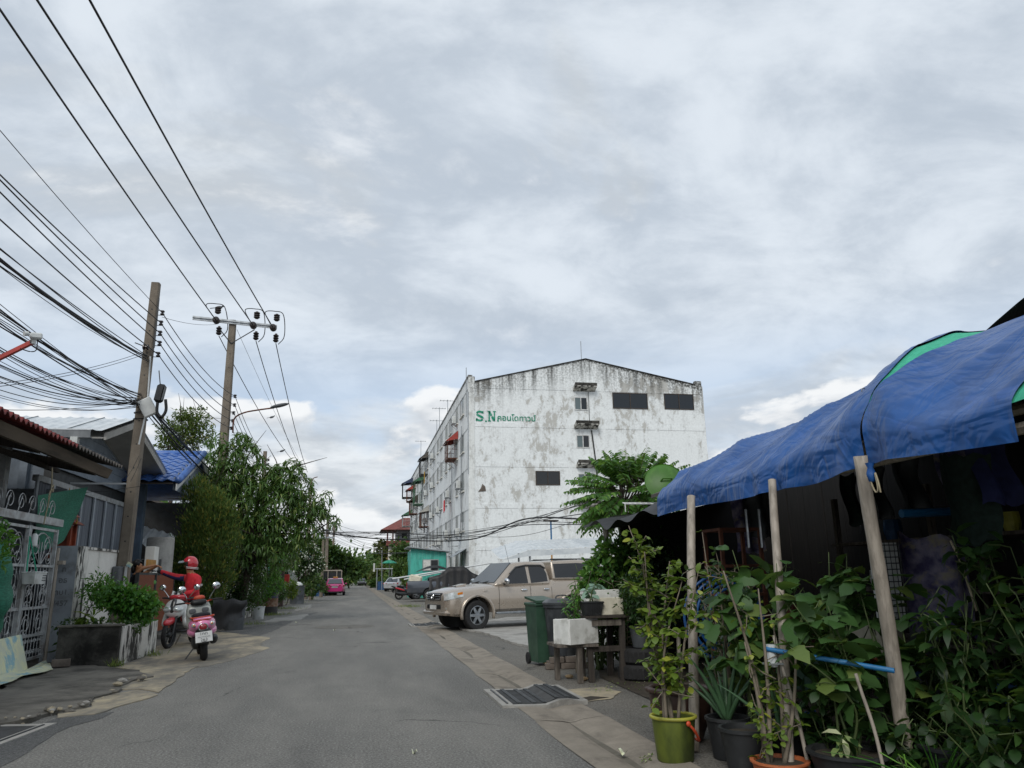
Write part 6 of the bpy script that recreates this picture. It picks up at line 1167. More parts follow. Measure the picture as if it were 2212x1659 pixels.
eggplant((3.25, 5.75, .26), 104, 1.3, 'eggplant bush with broad scalloped leaves behind the slim post', 8, 150, .6, (-.12, -.05)); eggplant((3.3, 5.05, .2), 105, 1.2, 'eggplant bush with broad leaves in front of the bamboo post', 8, 130, .55, (.05, .1)); eggplant((3.6, 5.5, .1), 106, 1.4, 'eggplant bush growing beyond the blue pipe', 8, 130, .55); eggplant((3.1, 6.05, .2), 151, 1.2, 'eggplant bush leaning over the aloe', 6, 90, .45, (.05, -.05)); eggplant((3.75, 5.05, .1), 152, 1.25, 'eggplant bush behind the thick bamboo post', 7, 110, .45, (.1, 0)); eggplant((3.2, 4.35, .0), 107, .42, 'small bright seedling with broad leaves at the foot of the bamboo post', 3, 9, .12, (0, 0), .15).children[-1].data.materials[0] = M['leaf_bright']
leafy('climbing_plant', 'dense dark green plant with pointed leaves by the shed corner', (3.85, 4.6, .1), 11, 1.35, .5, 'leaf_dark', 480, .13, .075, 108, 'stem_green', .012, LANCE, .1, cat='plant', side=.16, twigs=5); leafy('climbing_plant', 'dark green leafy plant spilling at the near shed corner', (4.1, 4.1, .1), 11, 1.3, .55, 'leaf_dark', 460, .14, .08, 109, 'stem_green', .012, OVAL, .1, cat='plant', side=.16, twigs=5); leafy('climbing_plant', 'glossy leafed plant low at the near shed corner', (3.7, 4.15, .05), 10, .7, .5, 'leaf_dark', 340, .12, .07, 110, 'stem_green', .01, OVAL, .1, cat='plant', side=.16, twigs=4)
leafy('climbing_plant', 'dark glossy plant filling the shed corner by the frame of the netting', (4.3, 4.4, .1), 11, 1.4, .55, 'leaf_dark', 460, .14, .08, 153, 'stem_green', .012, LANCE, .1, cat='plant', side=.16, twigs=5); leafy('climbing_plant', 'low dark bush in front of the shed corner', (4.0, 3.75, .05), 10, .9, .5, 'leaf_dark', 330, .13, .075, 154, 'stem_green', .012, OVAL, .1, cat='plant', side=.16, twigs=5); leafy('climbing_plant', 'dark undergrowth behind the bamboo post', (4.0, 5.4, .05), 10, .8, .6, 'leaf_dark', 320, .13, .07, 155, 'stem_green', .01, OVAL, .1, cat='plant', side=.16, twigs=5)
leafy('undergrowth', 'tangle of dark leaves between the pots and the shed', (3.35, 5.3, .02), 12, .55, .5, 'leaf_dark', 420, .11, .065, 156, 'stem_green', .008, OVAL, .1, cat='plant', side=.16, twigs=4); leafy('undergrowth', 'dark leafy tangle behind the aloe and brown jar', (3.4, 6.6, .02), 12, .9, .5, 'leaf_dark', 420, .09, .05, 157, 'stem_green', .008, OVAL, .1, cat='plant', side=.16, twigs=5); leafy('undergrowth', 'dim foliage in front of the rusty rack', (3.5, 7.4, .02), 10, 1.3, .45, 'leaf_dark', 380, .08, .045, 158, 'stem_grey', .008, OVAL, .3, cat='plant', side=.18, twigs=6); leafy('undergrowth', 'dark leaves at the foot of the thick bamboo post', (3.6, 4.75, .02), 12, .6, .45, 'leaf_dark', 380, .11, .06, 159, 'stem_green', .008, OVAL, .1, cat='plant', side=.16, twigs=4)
# blades: aloe and spider plants
def blades(name, label, base, n, ln, wd, m, seed, up=.9, cat='plant', curve=.4):
    t = thing(name, label, cat, base); rng = np.random.default_rng(seed)
    for i in range(n):
        a = 2*PI*i/n+rng.normal()*.2; L_ = ln*rng.uniform(.6, 1.1); o = rng.uniform(.15, 1-up*.5); d = Vector((math.cos(a)*o, math.sin(a)*o, up)).normalized(); pts, b = [], MB()
        for k in range(8): u = k/7; pts.append(d*L_*u+Vector((math.cos(a), math.sin(a), -.6))*curve*o*L_*u*u)
        b.tube(pts, [wd*(.75+.25*math.sin(k/7*PI))*(1-(k/7)**2.2)+.001 for k in range(8)], 6); b.build('blade', m, t, smooth=True)
    return t
blades('aloe', 'aloe with long pointed grey green leaves in a black pot', (2.9, 6.05, .25), 13, .62, .022, 'leaf_aloe', 111, .8); blades('aloe', 'smaller aloe beside the slim post', (3.1, 5.6, .2), 9, .55, .018, 'leaf_aloe', 112, .85); blades('lily_clump', 'clump of narrow arching leaves below the dark climbing plant', (3.55, 4.55, .0), 26, .55, .007, 'leaf_bush', 113, .8, curve=.9); blades('lily_clump', 'clump of narrow leaves in front of the near shed corner', (3.75, 4.25, 0), 24, .5, .007, 'leaf_far', 114, .8, curve=.9)
leafy('speckled_plant', 'speckled cream and green leaved plant in the wide black pot', (3.2, 4.92, .2), 3, .2, .1, 'leaf_varieg', 14, .12, .05, 115, 'stem_green', .006, LANCE, .5, cat='plant')
leafy('leaf_litter', 'little heap of fallen green leaves on the drain strip', (2.28, 6.2, .012), 2, .03, .05, 'leaf_varieg', 18, .05, .025, 116, 'stem_green', .003, KITE, .1, cat='leaf litter')
leafy('dry_leaves', 'brown withered leaves behind the eggplants', (3.75, 5.45, .55), 3, .4, .3, 'leaf_dry', 16, .2, .13, 117, 'stem_grey', .006, BROAD, .4, cat='plant')
# ---------------------------------------------------------------- benches, boxes, bins at the shed end
t = thing('wooden_table', 'rough dark wooden table holding foam boxes of plants', 'table', (3.38, 10.75, 0))
for x, y in ((-.24, -.2), (.22, -.2), (-.24, .35), (.22, .35)): MB().box((x, y, .41), (.075, .06, .82), rotm(0, R_(1.5)*(1 if x > 0 else -1), 0)).build('leg', 'dark_wood', t)
for i in range(4): MB().box((0, -.2+.19*i, .838), (.62, .17, .03), rotm(0, 0, .01*i)).build('board', 'dark_wood', t)
MB().box((0, -.2, .42), (.42, .04, .07)).build('rail', 'dark_wood', t); MB().box((0, -.235, .76), (.42, .02, .08)).build('apron', 'grey_wood', t)
t = thing('low_bench', 'low weathered wooden bench in front of the black bin', 'bench', (2.98, 10.65, 0))
for x, y in ((.0, -.14), (-.2, .3), (.16, .3)): MB().box((x, y, .23), (.07, .06, .46)).build('leg', 'grey_wood', t)
for i in range(3): MB().box((-.03, -.1+.2*i, .476), (.58, .17, .035), rotm(0, .01, .05-.04*i)).build('board', 'grey_wood', t)
def foambox(name, label, p, d, m, rz, plants=True, chip=False):
    t = thing(name, label, 'foam box', p, rz); x, y, z = d; w_ = .03
    MB().bb((-x/2, -y/2, 0), (x/2, -y/2+w_, z), .006).build('side', m, t); MB().bb((-x/2, y/2-w_, 0), (x/2, y/2, z*(.97)), .006).build('side', m, t); MB().bb((-x/2, -y/2+w_, 0), (-x/2+w_, y/2-w_, z*.985), .006).build('side', m, t); MB().bb((x/2-w_, -y/2+w_, 0), (x/2, y/2-w_, z*.98), .006).build('side', m, t); MB().bb((-x/2+w_, -y/2+w_, .02), (x/2-w_, y/2-w_, z*.85)).build('earth', 'soil', t); return t
foambox('foam_box', 'large white foam box of greens on the low bench', (2.97, 10.62, .495), (.50, .36, .33), 'foam', .42); foambox('foam_box', 'cream foam box on the wooden table', (3.48, 10.72, .855), (.34, .3, .23), 'foam_cream', .05); foambox('foam_box', 'white foam box behind the cream box', (3.5, 11.15, .855), (.5, .3, .33), 'foam', 0.05)
t = thing('trough_planter', 'black ribbed trough planter on the wooden table', 'planter', (3.2, 10.6, .855)); b = MB(); b.add([(sx*(.11 if z == 0 else .145), sy*(.08 if z == 0 else .105), z) for z in (0, .17) for sx, sy in ((-1, -1), (1, -1), (1, 1), (-1, 1))], [(0, 1, 5, 4), (1, 2, 6, 5), (2, 3, 7, 6), (3, 0, 4, 7), (3, 2, 1, 0), (4, 5, 6, 7)]); b.build('trough', 'pot_black', t); MB().bb((-.155, -.115, .165), (.155, .115, .185), .006).build('rim', 'pot_black', t)
for i in range(9): MB().box((-.1+.025*i, -.095, .085), (.008, .012, .15), rotm(.12, 0, 0)).build('rib', 'pot_black', t)
leafy('kale_plant', 'blue green kale in the black trough planter', (3.2, 10.6, 1.03), 2, .32, .08, 'leaf_kale', 15, .17, .12, 120, 'stem_green', .014, OVAL, .45, cat='plant'); leafy('kale_plant', 'second kale plant behind the cream box', (3.45, 11.1, 1.12), 2, .2, .12, 'leaf_kale', 11, .16, .11, 121, 'stem_green', .012, OVAL, .4, cat='plant')
leafy('basil_plant', 'bushy dark green basil in the white foam box', (3.0, 10.68, .76), 7, .5, .14, 'leaf_bush', 230, .07, .03, 122, 'stem_green', .006, LANCE, .2, cat='plant', twigs=3, side=.08); leafy('lettuce', 'pale green lettuce in the white foam box', (2.86, 10.6, .76), 5, .08, .07, 'leaf_lettuce', 50, .08, .055, 123, 'stem_green', .004, OVAL, .2, cat='plant')
shrub('jasmine_bush', 'dense dark jasmine bush with tiny white flowers', (3.95, 10.6, .3), [((3.9, 10.55, 1.15), (.32, .3, .3)), ((4.05, 10.6, .9), (.3, .3, .28)), ((3.78, 10.5, 1.0), (.2, .25, .22))], 'leaf_dark', 1700, .075, .028, 124, shape=LANCE, r0=.02)
P_, d = blob_points([((3.9, 10.55, 1.1), (.33, .31, .32))], 26, np.random.default_rng(3), 1.0); leaves('flower', 'petal_white', P_-np.array([3.95, 10.6, .3]), d, .025, .025, bpy.data.objects['jasmine_bush'], KITE)
for k, z in enumerate((0, .21)):
    t = thing('worn_out_tire', ('worn tyre at the bottom of the two tyre stack', 'worn tyre on top of the two tyre stack')[k], 'tyre', (3.9+.02*k, 10.62, z)); b = MB(); b.lathe([(.19, .03), (.2, .0), (.29, .0), (.32, .03), (.325, .10), (.32, .17), (.29, .205), (.2, .205), (.19, .17), (.22, .1), (.19, .03)], n=36); b.build('casing', 'rubber', t, smooth=True, angle=40)
    for i in range(28): a = 2*PI*i/28; MB().box((.325*math.cos(a), .325*math.sin(a), .1), (.012, .045, .13), rotm(0, 0, a+.25)).build('tread_block', 'rubber', t)
tub('grey_pot', 'grey plastic pot standing on the tyres', (3.9, 10.6, .42), .12, .16, .28, 'pot_grey', 'pot')
t = thing('wheeled_bin', 'green wheeled rubbish bin with a closed lid', 'rubbish bin', (3.0, 12.85, 0), R_(8)); b = MB(); b.add([(sx*w_, sy*d_, z) for z, w_, d_ in ((0.05, .13, .2), (.92, .17, .26)) for sx, sy in ((-1, -1), (1, -1), (1, 1), (-1, 1))], [(0, 1, 5, 4), (1, 2, 6, 5), (2, 3, 7, 6), (3, 0, 4, 7), (3, 2, 1, 0)]); b.build('body', 'bin_green', t); MB().bb((-.185, -.28, .92), (.185, .28, .97), .012).build('rim', 'bin_green', t); MB().prism([(-.18, -.29, .972), (.18, -.29, .972), (.17, .28, 1.03), (-.17, .28, 1.03)], (0, 0, .035)).build('lid', 'bin_green', t)
for s in (-.14, .14): b = MB(); b.lathe([(0, -.02), (.09, -.02), (.09, .02), (0, .02)], (s, .22, .09), 16, 'x'); b.build('wheel', 'rubber', t)
t = thing('round_bin', 'black round rubbish bin with a domed lid standing on bricks', 'rubbish bin', (3.25, 12.4, .18)); MB().lathe([(0, 0), (.22, 0), (.28, .72), (.3, .72), (.3, .78), (0, .78)], n=30).build('body', 'bin_black', t, smooth=True, angle=40); MB().lathe([(.31, .77), (.315, .80), (.27, .83), (.25, .85), (0, .86)], n=30).build('lid', 'bin_grey', t, smooth=True, angle=30); b = MB(); b.tube(bez([(-.1, 0, .85), (-.07, 0, .9), (.07, 0, .9), (.1, 0, .85)], 4), .012, 6); b.build('lid_handle', 'bin_grey', t)
for i, (x, y, z) in enumerate(((3.18, 12.35, 0), (3.42, 12.35, 0), (3.66, 12.35, 0), (3.25, 12.35, .09), (3.5, 12.36, .09), (3.3, 12.75, 0), (3.55, 12.75, 0), (3.4, 12.75, .09))):
    o = MB().box((0, 0, .043), (.22, .1, .085), None, .006).build('brick', 'brick'); o.location = (x-.17, y-.2, z); tag(o, 'grey brick stacked under the round black bin', 'brick', 'bricks under the round bin')
for i, (x, y, s) in enumerate(((1186, 1437, .09), (1197, 1443, .1), (1210, 1436, .07), (1230, 1465, .06), (1262, 1470, .06))):
    p = gnd(x, y); b = MB(); b.ell((0, 0, s*.4), (s, s*.75, s*.45), 9, 6); rn = random.Random(i); b.v = [(a*(1+rn.uniform(-.15, .15)), c*(1+rn.uniform(-.15, .15)), max(0, e)) for a, c, e in b.v]; o = b.build('stone', 'stone'); o.location = (p.x, p.y, 0); tag(o, 'loose rubble stone by the bins', 'stone', 'rubble stones')
rng = np.random.default_rng(130); q = np.c_[rng.uniform(2.9, 4.2, 60), rng.uniform(9.6, 10.5, 60), np.full(60, .012)]; o = leaves('fallen_leaves', 'leaf_varieg', q, np.c_[rng.normal(size=(60, 2)), np.zeros(60)], .04, .02, None, KITE, .3, 1., rng); tag(o, 'scattered fallen leaves and chips by the tyres', 'leaf litter', kind='stuff')
# ---------------------------------------------------------------- feathery fruit tree behind the dish
t = thing('fruit_tree', 'fruit tree with long feathery fronds beside the satellite dish', 'tree', (4.75, 13.6, 0)); rng = np.random.default_rng(140); TB = Vector((4.75, 13.6, 0)); b = MB(); top = Vector((4.7, 13.5, 2.5)); b.tube(bez([TB, (4.7, 13.6, 1.3), top], 6), [.07-.003*i for i in range(13)], 8)
P_, A, LN = [], [], []; cen = atY(1368, 1058, 13.4)
for i in range(150):
    a = rng.random()*2*PI; el = rng.uniform(-1.0, 1.3); d = Vector((math.cos(a)*math.cos(el)*1.05, math.sin(a)*math.cos(el), math.sin(el)*.95)); L_ = rng.uniform(.75, 1.0); st_ = cen+Vector((d.x*.38, d.y*.3, d.z*.25-.03)); fl = rng.uniform(.55, .9)
    rach = [st_+d*fl*k/9+Vector((0, 0, -.18*fl*(k/9)**2)) for k in range(10)]; b.tube(rach, [.008*(1-.8*k/9) for k in range(10)], 4, False)
    side = d.cross(Vector((0, 0, 1))).normalized() if abs(d.z) < .97 else Vector((1, 0, 0))
    for k in range(14):
        u = .12+.88*k/13; j = min(8, int(u*9)); q = rach[j].lerp(rach[j+1], u*9-j)
        for s in (-1, 1): P_.append(tuple(q)); A.append(tuple(side*s+d*.45+Vector((0, 0, -.45)))); LN.append((.15 if u < .9 else .10)*rng.uniform(.8, 1.1))
    if i % 7 == 0: b.tube([top, top.lerp(st_, .6)+Vector((0, 0, -.05)), st_], [.03, .02, .01], 5, False)
b.build('trunk', 'tree_bark', t, world=True, smooth=True); P_ = np.array(P_)-np.array(TB); LN = np.array(LN); leaves('crown', 'leaf_frond', P_, A, LN, LN*.42, t, LANCE, .5, 1., rng)
leafy('lobed_plant', 'leafy plant with large lobed leaves behind the wooden table', (3.65, 11.8, 0), 6, 1.75, .35, 'leaf_frond', 130, .2, .13, 141, 'stem_green', .014, BROAD, .5, cat='plant', twigs=3, side=.18); leafy('slender_shrub', 'slender shrub with small leaves beside the pickup canopy', (3.3, 11.6, 0), 6, 1.5, .4, 'leaf_bush', 330, .06, .03, 142, 'stem_grey', .009, LANCE, .4, cat='shrub', twigs=8, side=.2); leafy('slender_shrub', 'shrub with small dark leaves below the feathery fruit tree', (4.0, 11.6, 0), 7, 1.6, .45, 'leaf_dark', 420, .1, .05, 143, 'stem_grey', .01, OVAL, .25, cat='shrub', twigs=8, side=.25)
shrub('yard_shrub', 'mixed green shrub hiding the tail of the gold pickup', (3.75, 12.1, 0), blobs_at(11.9, [(1300, 1235, 34), (1335, 1205, 34), (1275, 1252, 22), (1345, 1265, 36), (1312, 1190, 24), (1285, 1275, 18)]), 'leaf_frond', 1500, .11, .06, 145, shape=OVAL); shrub('yard_shrub', 'dense dark foliage filling the gap behind the tyres', (4.3, 12.0, 0), [((4.1, 11.9, .9), (.4, .35, .5)), ((4.5, 11.8, .7), (.4, .4, .5)), ((4.6, 12.1, 1.6), (.5, .35, .4)), ((3.75, 12.0, .45), (.3, .3, .35))], 'leaf_dark', 2200, .12, .06, 144)
# ================================================================ vehicles
def apply_mods(ob):
    dg = bpy.context.evaluated_depsgraph_get(); dg.update(); me = bpy.data.meshes.new_from_object(ob.evaluated_get(dg)); ob.modifiers.clear(); old = ob.data; ob.data = me; return ob
def wheel(parent, x, y, r, w_, side, rim='steel', spokes=6, name='wheel', steer=0):
    e = bpy.data.objects.new(name, None); COL.objects.link(e); e.parent = parent; e.location = (x, y, r); e.rotation_euler = (0, 0, steer)
    rr = r*.64; b = MB(); b.lathe([(rr, -w_*.42), (r*.80, -w_*.5), (r*.95, -w_*.47), (r, -w_*.36), (r, w_*.36), (r*.95, w_*.47), (r*.80, w_*.5), (rr, w_*.42), (rr*.97, 0), (rr, -w_*.42)], n=36, axis='y'); b.build('tyre', 'rubber', e, smooth=True, angle=35)
    b = MB(); b.lathe([(rr*1.01, side*w_*.40), (rr*.93, side*w_*.41), (rr*.90, side*w_*.2), (rr*.9, -side*w_*.3)], n=30, axis='y'); b.lathe([(rr*.3, side*w_*.30), (rr*.26, side*w_*.40), (0, side*w_*.42)], n=16, axis='y')
    for k in range(spokes):
        a = 2*PI*k/spokes; d = Vector((math.cos(a), 0, math.sin(a))); n_ = Vector((-math.sin(a), 0, math.cos(a))); q = []
        for rad, ww, yy in ((rr*.22, .16, .37), (rr*.95, .12, .36)): q += [d*rad+n_*rr*ww+Vector((0, side*w_*yy, 0)), d*rad-n_*rr*ww+Vector((0, side*w_*yy, 0))]
        b.add(q+[p-Vector((0, side*w_*.12, 0)) for p in q], [(0, 1, 3, 2), (0, 2, 6, 4), (1, 5, 7, 3)])
    b.build('rim', rim, e, smooth=True, angle=30); MB().lathe([(0, side*w_*.05), (rr*.9, side*w_*.05)], n=24, axis='y').build('brake', 'iron_dark', e)
    return e
def body_loft(xs, hw, zb, zt, crown, tuck=.9):
    """lower body: half-widths, sill and shoulder heights as functions of x"""
    b = MB(); n = 0; ring = []
    for x in xs:
        h, z0, z1, c = hw(x), zb(x), zt(x), crown(x); hgt = z1-z0
        half = [(h*tuck, z0), (h*.975, z0+hgt*.10), (h*1.0, z0+hgt*.34), (h*1.0, z0+hgt*.55), (h*.985, z0+hgt*.78), (h*.955, z0+hgt*.93), (h*.88, z1), (h*.5, z1+c*.75), (0, z1+c)]
        ring.append([(x, y, z) for y, z in half]+[(x, -y, z) for y, z in half[-2::-1]])
    m = len(ring[0]); b.add([p for r in ring for p in r], [(i*m+k, (i+1)*m+k, (i+1)*m+k+1, i*m+k+1) for i in range(len(ring)-1) for k in range(m-1)]+[tuple(range(m)), tuple((len(ring)-1)*m+k for k in reversed(range(m)))]+[(i*m, i*m+m-1, (i+1)*m+m-1, (i+1)*m) for i in range(len(ring)-1)])
    return b
def interp(tab):
    X, Y = zip(*sorted(tab)); return lambda x: float(np.interp(x, X, Y))
def cut_arches(ob, spots):
    bm_ = bmesh.new(); bm_.from_mesh(ob.data); bmesh.ops.recalc_face_normals(bm_, faces=bm_.faces); bm_.to_mesh(ob.data); bm_.free()
    for (x, z, r, w_) in spots:
        c = MB().cyl((x, -w_, z), (x, w_, z), r, n=32).build('cutter', 'black_plastic'); bm_ = bmesh.new(); bm_.from_mesh(c.data); bmesh.ops.recalc_face_normals(bm_, faces=bm_.faces); bm_.to_mesh(c.data); bm_.free(); md = ob.modifiers.new('b', 'BOOLEAN'); md.object = c; md.operation = 'DIFFERENCE'; md.solver = 'EXACT'
        mw = parent_mat(ob); c.matrix_world = mw; bpy.context.view_layer.update(); apply_mods(ob); bpy.data.objects.remove(c)
    ob.data.shade_smooth(); ob.data.set_sharp_from_angle(angle=R_(32)); return ob
def cabin(parent, pm_, xa, xb, xc, xd, zb, zr, w0, w1, bev=.07, name='cabin'):
    b = MB(); vs = [(xa, w0, zb), (xb, w1, zr), (xc, w1, zr-.01), (xd, w0, zb)]; xm = (xb+xc)/2; vs2 = vs[:2]+[(xm, w1*1.02, zr+.035)]+vs[2:]
    A = vs2+[(x, -y, z) for x, y, z in vs2]; n = 5; b.add(A, [tuple(range(4, -1, -1)), tuple(range(n, 2*n))]+[(i, i+1, n+i+1, n+i) for i in range(n-1)]+[(n-1, 0, n, 2*n-1)])
    o = b.build(name, pm_, parent); md = o.modifiers.new('bv', 'BEVEL'); md.width = bev; md.segments = 3; md.limit_method = 'NONE'; apply_mods(o); o.data.shade_smooth(); return o
def side_pane(parent, poly, zb, zr, w0, w1, s, off, name, m):
    def Y(z): return w0+(w1-w0)*(z-zb)/(zr-zb)+off
    pts = [(x, s*Y(z), z) for x, z in poly]; MB_ = MB().prism(pts, (0, s*.006, 0)); return MB_.build(name, m, parent)
TH = R_(198)
pk = thing('pickup_truck', 'champagne gold double cab pickup with a canopy parked nose to the street', 'pickup', (2.97, 22.15, 0), TH)
hwf = interp([(.88, .62), (.84, .74), (.7, .84), (.45, .895), (0, .915), (-2, .915), (-4, .905), (-4.39, .87)]); ztf = interp([(.88, .90), (.80, .985), (.5, 1.05), (-.1, 1.11), (-.6, 1.155), (-1, 1.15), (-2.3, 1.17), (-2.4, 1.28), (-4.39, 1.28)]); zbf = interp([(.88, .50), (.80, .40), (.5, .36), (0, .40), (-.5, .46), (-2.6, .48), (-3.9, .55), (-4.39, .58)]); crf = interp([(.88, .02), (.6, .07), (-.6, .075), (-.8, .0), (-4.4, 0)])
lo_ = body_loft([.88, .86, .8, .7, .55, .4, .2, 0, -.3, -.6, -.9, -1.3, -1.8, -2.3, -2.38, -2.42, -2.8, -3.3, -3.8, -4.2, -4.39], hwf, zbf, ztf, crf).build('body', 'gold_paint', pk); cut_arches(lo_, [(0, .42, .455, 1.2), (-3.085, .42, .455, 1.2)])
zb_, zr_, w0_, w1_ = 1.13, 1.765, .865, .675
cabin(pk, 'gold_paint', -.50, -1.22, -2.30, -2.42, zb_, zr_, w0_, w1_, .08)
cabin(pk, 'gold_paint', -2.44, -2.46, -4.2, -4.38, 1.275, 1.80, .86, .72, .05, 'canopy')
for s in (1, -1):
    side_pane(pk, [(-.80, 1.19), (-1.02, 1.40), (-1.26, 1.60), (-1.42, 1.645), (-1.60, 1.66), (-1.62, 1.20)], zb_, zr_, w0_, w1_, s, .004, 'side_window', 'glass'); side_pane(pk, [(-1.72, 1.20), (-1.70, 1.66), (-2.05, 1.655), (-2.20, 1.60), (-2.27, 1.45), (-2.27, 1.24)], zb_, zr_, w0_, w1_, s, .004, 'side_window', 'glass')
    side_pane(pk, [(-2.52, 1.33), (-2.52, 1.72), (-3.35, 1.74), (-4.15, 1.70), (-4.22, 1.33)], 1.275, 1.80, .86, .72, s, .004, 'canopy_window', 'glass')
    MB().tube([(-1.05, s*.875*.93, 1.46), (-1.28, s*.745, 1.64), (-1.6, s*.728, 1.69), (-2.1, s*.728, 1.685), (-2.25, s*.745, 1.60)], .022, 6).build('weather_shield', 'dark_car', pk)
    for x in (-.66, -1.665, -2.36): MB().tube([(x, s*(hwf(x)+.002), .50), (x, s*(hwf(x)+.004), .85), (x, s*.905, 1.06), (x, s*.872, 1.13)], .005, 4).build('door_gap', 'black_plastic', pk)
    for x in (-1.45, -2.18): b = MB(); b.ell((x, s*.925, 1.02), (.10, .03, .035), 12, 8); b.build('door_handle', 'chrome', pk, smooth=True)
    b = MB(); b.ell((-.83, s*1.03, 1.26), (.07, .12, .085), 12, 8); b.build('mirror', 'chrome', pk, smooth=True); MB().tube([(-.83, s*.88, 1.18), (-.83, s*.96, 1.2)], .03, 6).build('mirror_arm', 'black_plastic', pk)
    MB().bb((-2.55, s*.86-.09, .40), (-.55, s*.86+.09, .455), .015).build('side_step', 'steel', pk)
    for xw in (0, -3.085):
        b = MB(); pts = []
        for i in range(17): a = PI*(-.08+1.16*i/16); pts.append((xw+.485*math.cos(a), s*(hwf(xw)+.0), .42+.485*math.sin(a)))
        b.tube(pts, .045, 8); b.build('arch_flare', 'gold_paint', pk, smooth=True); wheel(pk, xw, s*.77, .39, .25, s, 'steel', 6, steer=R_(8) if xw == 0 else 0)
        MB().lathe([(.0, s*.46), (.45, s*.46)], (xw, 0, .42), 24, 'y').build('wheel_well', 'black_plastic', pk)
    b = MB(); b.grid(lambda u, v, s=s: ((lambda x: (x+.012, s*(hwf(x)*(.985-.03*v)+.012), (.79+.10*u)+(.16-.05*u+.03*math.sin(u*PI))*v))(.87-.47*u)), 12, 4); b.build('headlamp', 'lamp_clear', pk, smooth=True); b = MB(); b.grid(lambda u, v, s=s: ((lambda x: (x+.016, s*(hwf(x)*.975+.018), .93+.02*u+.06*v))(.56-.14*u)), 4, 2); b.build('indicator', 'lamp_amber', pk, smooth=True); b = MB(); b.ell((.80, s*.66, .58), (.06, .07, .045), 12, 8); b.build('fog_lamp', 'lamp_clear', pk, smooth=True)
MB().bb((.80, -.46, .78), (.905, .46, .985), .03).build('grille', 'black_plastic', pk)
for z in (.83, .885, .945): MB().bb((.885, -.44, z-.014), (.925, .44, z+.014), .008).build('grille_bar', 'chrome', pk)
b = MB(); b.torus((.93, 0, .89), .07, .012, 'x', 20, 6); b.torus((.93, 0, .90), .035, .010, 'x', 16, 6); b.build('emblem', 'chrome', pk)
b = MB(); b.prism([(-.62, -.72, 1.205), (-.62, .72, 1.205), (-1.22, .58, 1.74), (-1.22, -.58, 1.74)], (.03, 0, .03)); b.build('windscreen', 'glass_sky', pk)
for s in (.1, -.45): MB().tube([(-.55, s, 1.225), (-.72, s+.5, 1.315)], .01, 4).build('wiper', 'black_plastic', pk)
MB().bb((.70, -.78, .40), (.90, .78, .53), .05).build('bumper', 'gold_paint', pk); MB().bb((.86, -.45, .56), (.90, .45, .68), .02).build('bumper_intake', 'black_plastic', pk); MB().bb((.902, -.20, .555), (.92, .20, .665)).build('number_plate', 'white_paint', pk)
MB().prism([(.3, .18, 1.115), (.0, .20, 1.175), (.0, -.20, 1.175), (.3, -.18, 1.115)], (0, 0, .035)).build('bonnet_scoop', 'gold_paint', pk); MB().bb((.30, -.16, 1.12), (.315, .16, 1.15)).build('scoop_opening', 'black_plastic', pk)
text('badge', 'VIGO', 'chrome', pk, (-.25, .922, 1.0), (PI/2, 0, PI), .055, .003); b = MB()
for s in (.5, -.5): b.tube([(-2.6, s, 1.86), (-4.2, s, 1.86)], .018, 6)
for x in (-2.6, -3.4, -4.2): b.tube([(x, .6, 1.84), (x, -.6, 1.84)], .018, 6)
b.build('roof_rack', 'iron_dark', pk); MB().tube([(-1.2, .5, 1.77), (-1.05, .55, 2.25)], .005, 4).build('aerial', 'black_plastic', pk)
# silver awning roof behind the pickup
t = thing('metal_canopy', 'long silver sheet canopy on posts behind the pickup', 'canopy', (8, 28, 0)); A_ = [atY(1010, 1205, 28), atY(1105, 1185, 28), atY(1400, 1168, 28)]
b = MB(); b.grid(lambda u, v: (5.1+5.2*u, 27.9+2.2*v, 1.96+min(u*5, 1)*.30+.16*u+.42*v+.03*abs(math.cos(u*PI*26))), 104, 6); b.build('sheet', 'white_sheet', t, world=True, smooth=True); MB().prism([(5.1, 27.88, 1.94), (6.1, 27.88, 2.28), (10.3, 27.88, 2.42), (10.3, 27.88, 2.24), (6.1, 27.88, 2.08)], (0, .03, 0)).build('fascia', 'white_sheet', t, world=True)
for x, y in ((6.2, 28), (10.2, 28), (6.2, 30), (10.2, 30)): MB().tube([(x, y, 0), (x, y, 2.25)], .04, 7).build('post', 'galv', t, world=True)
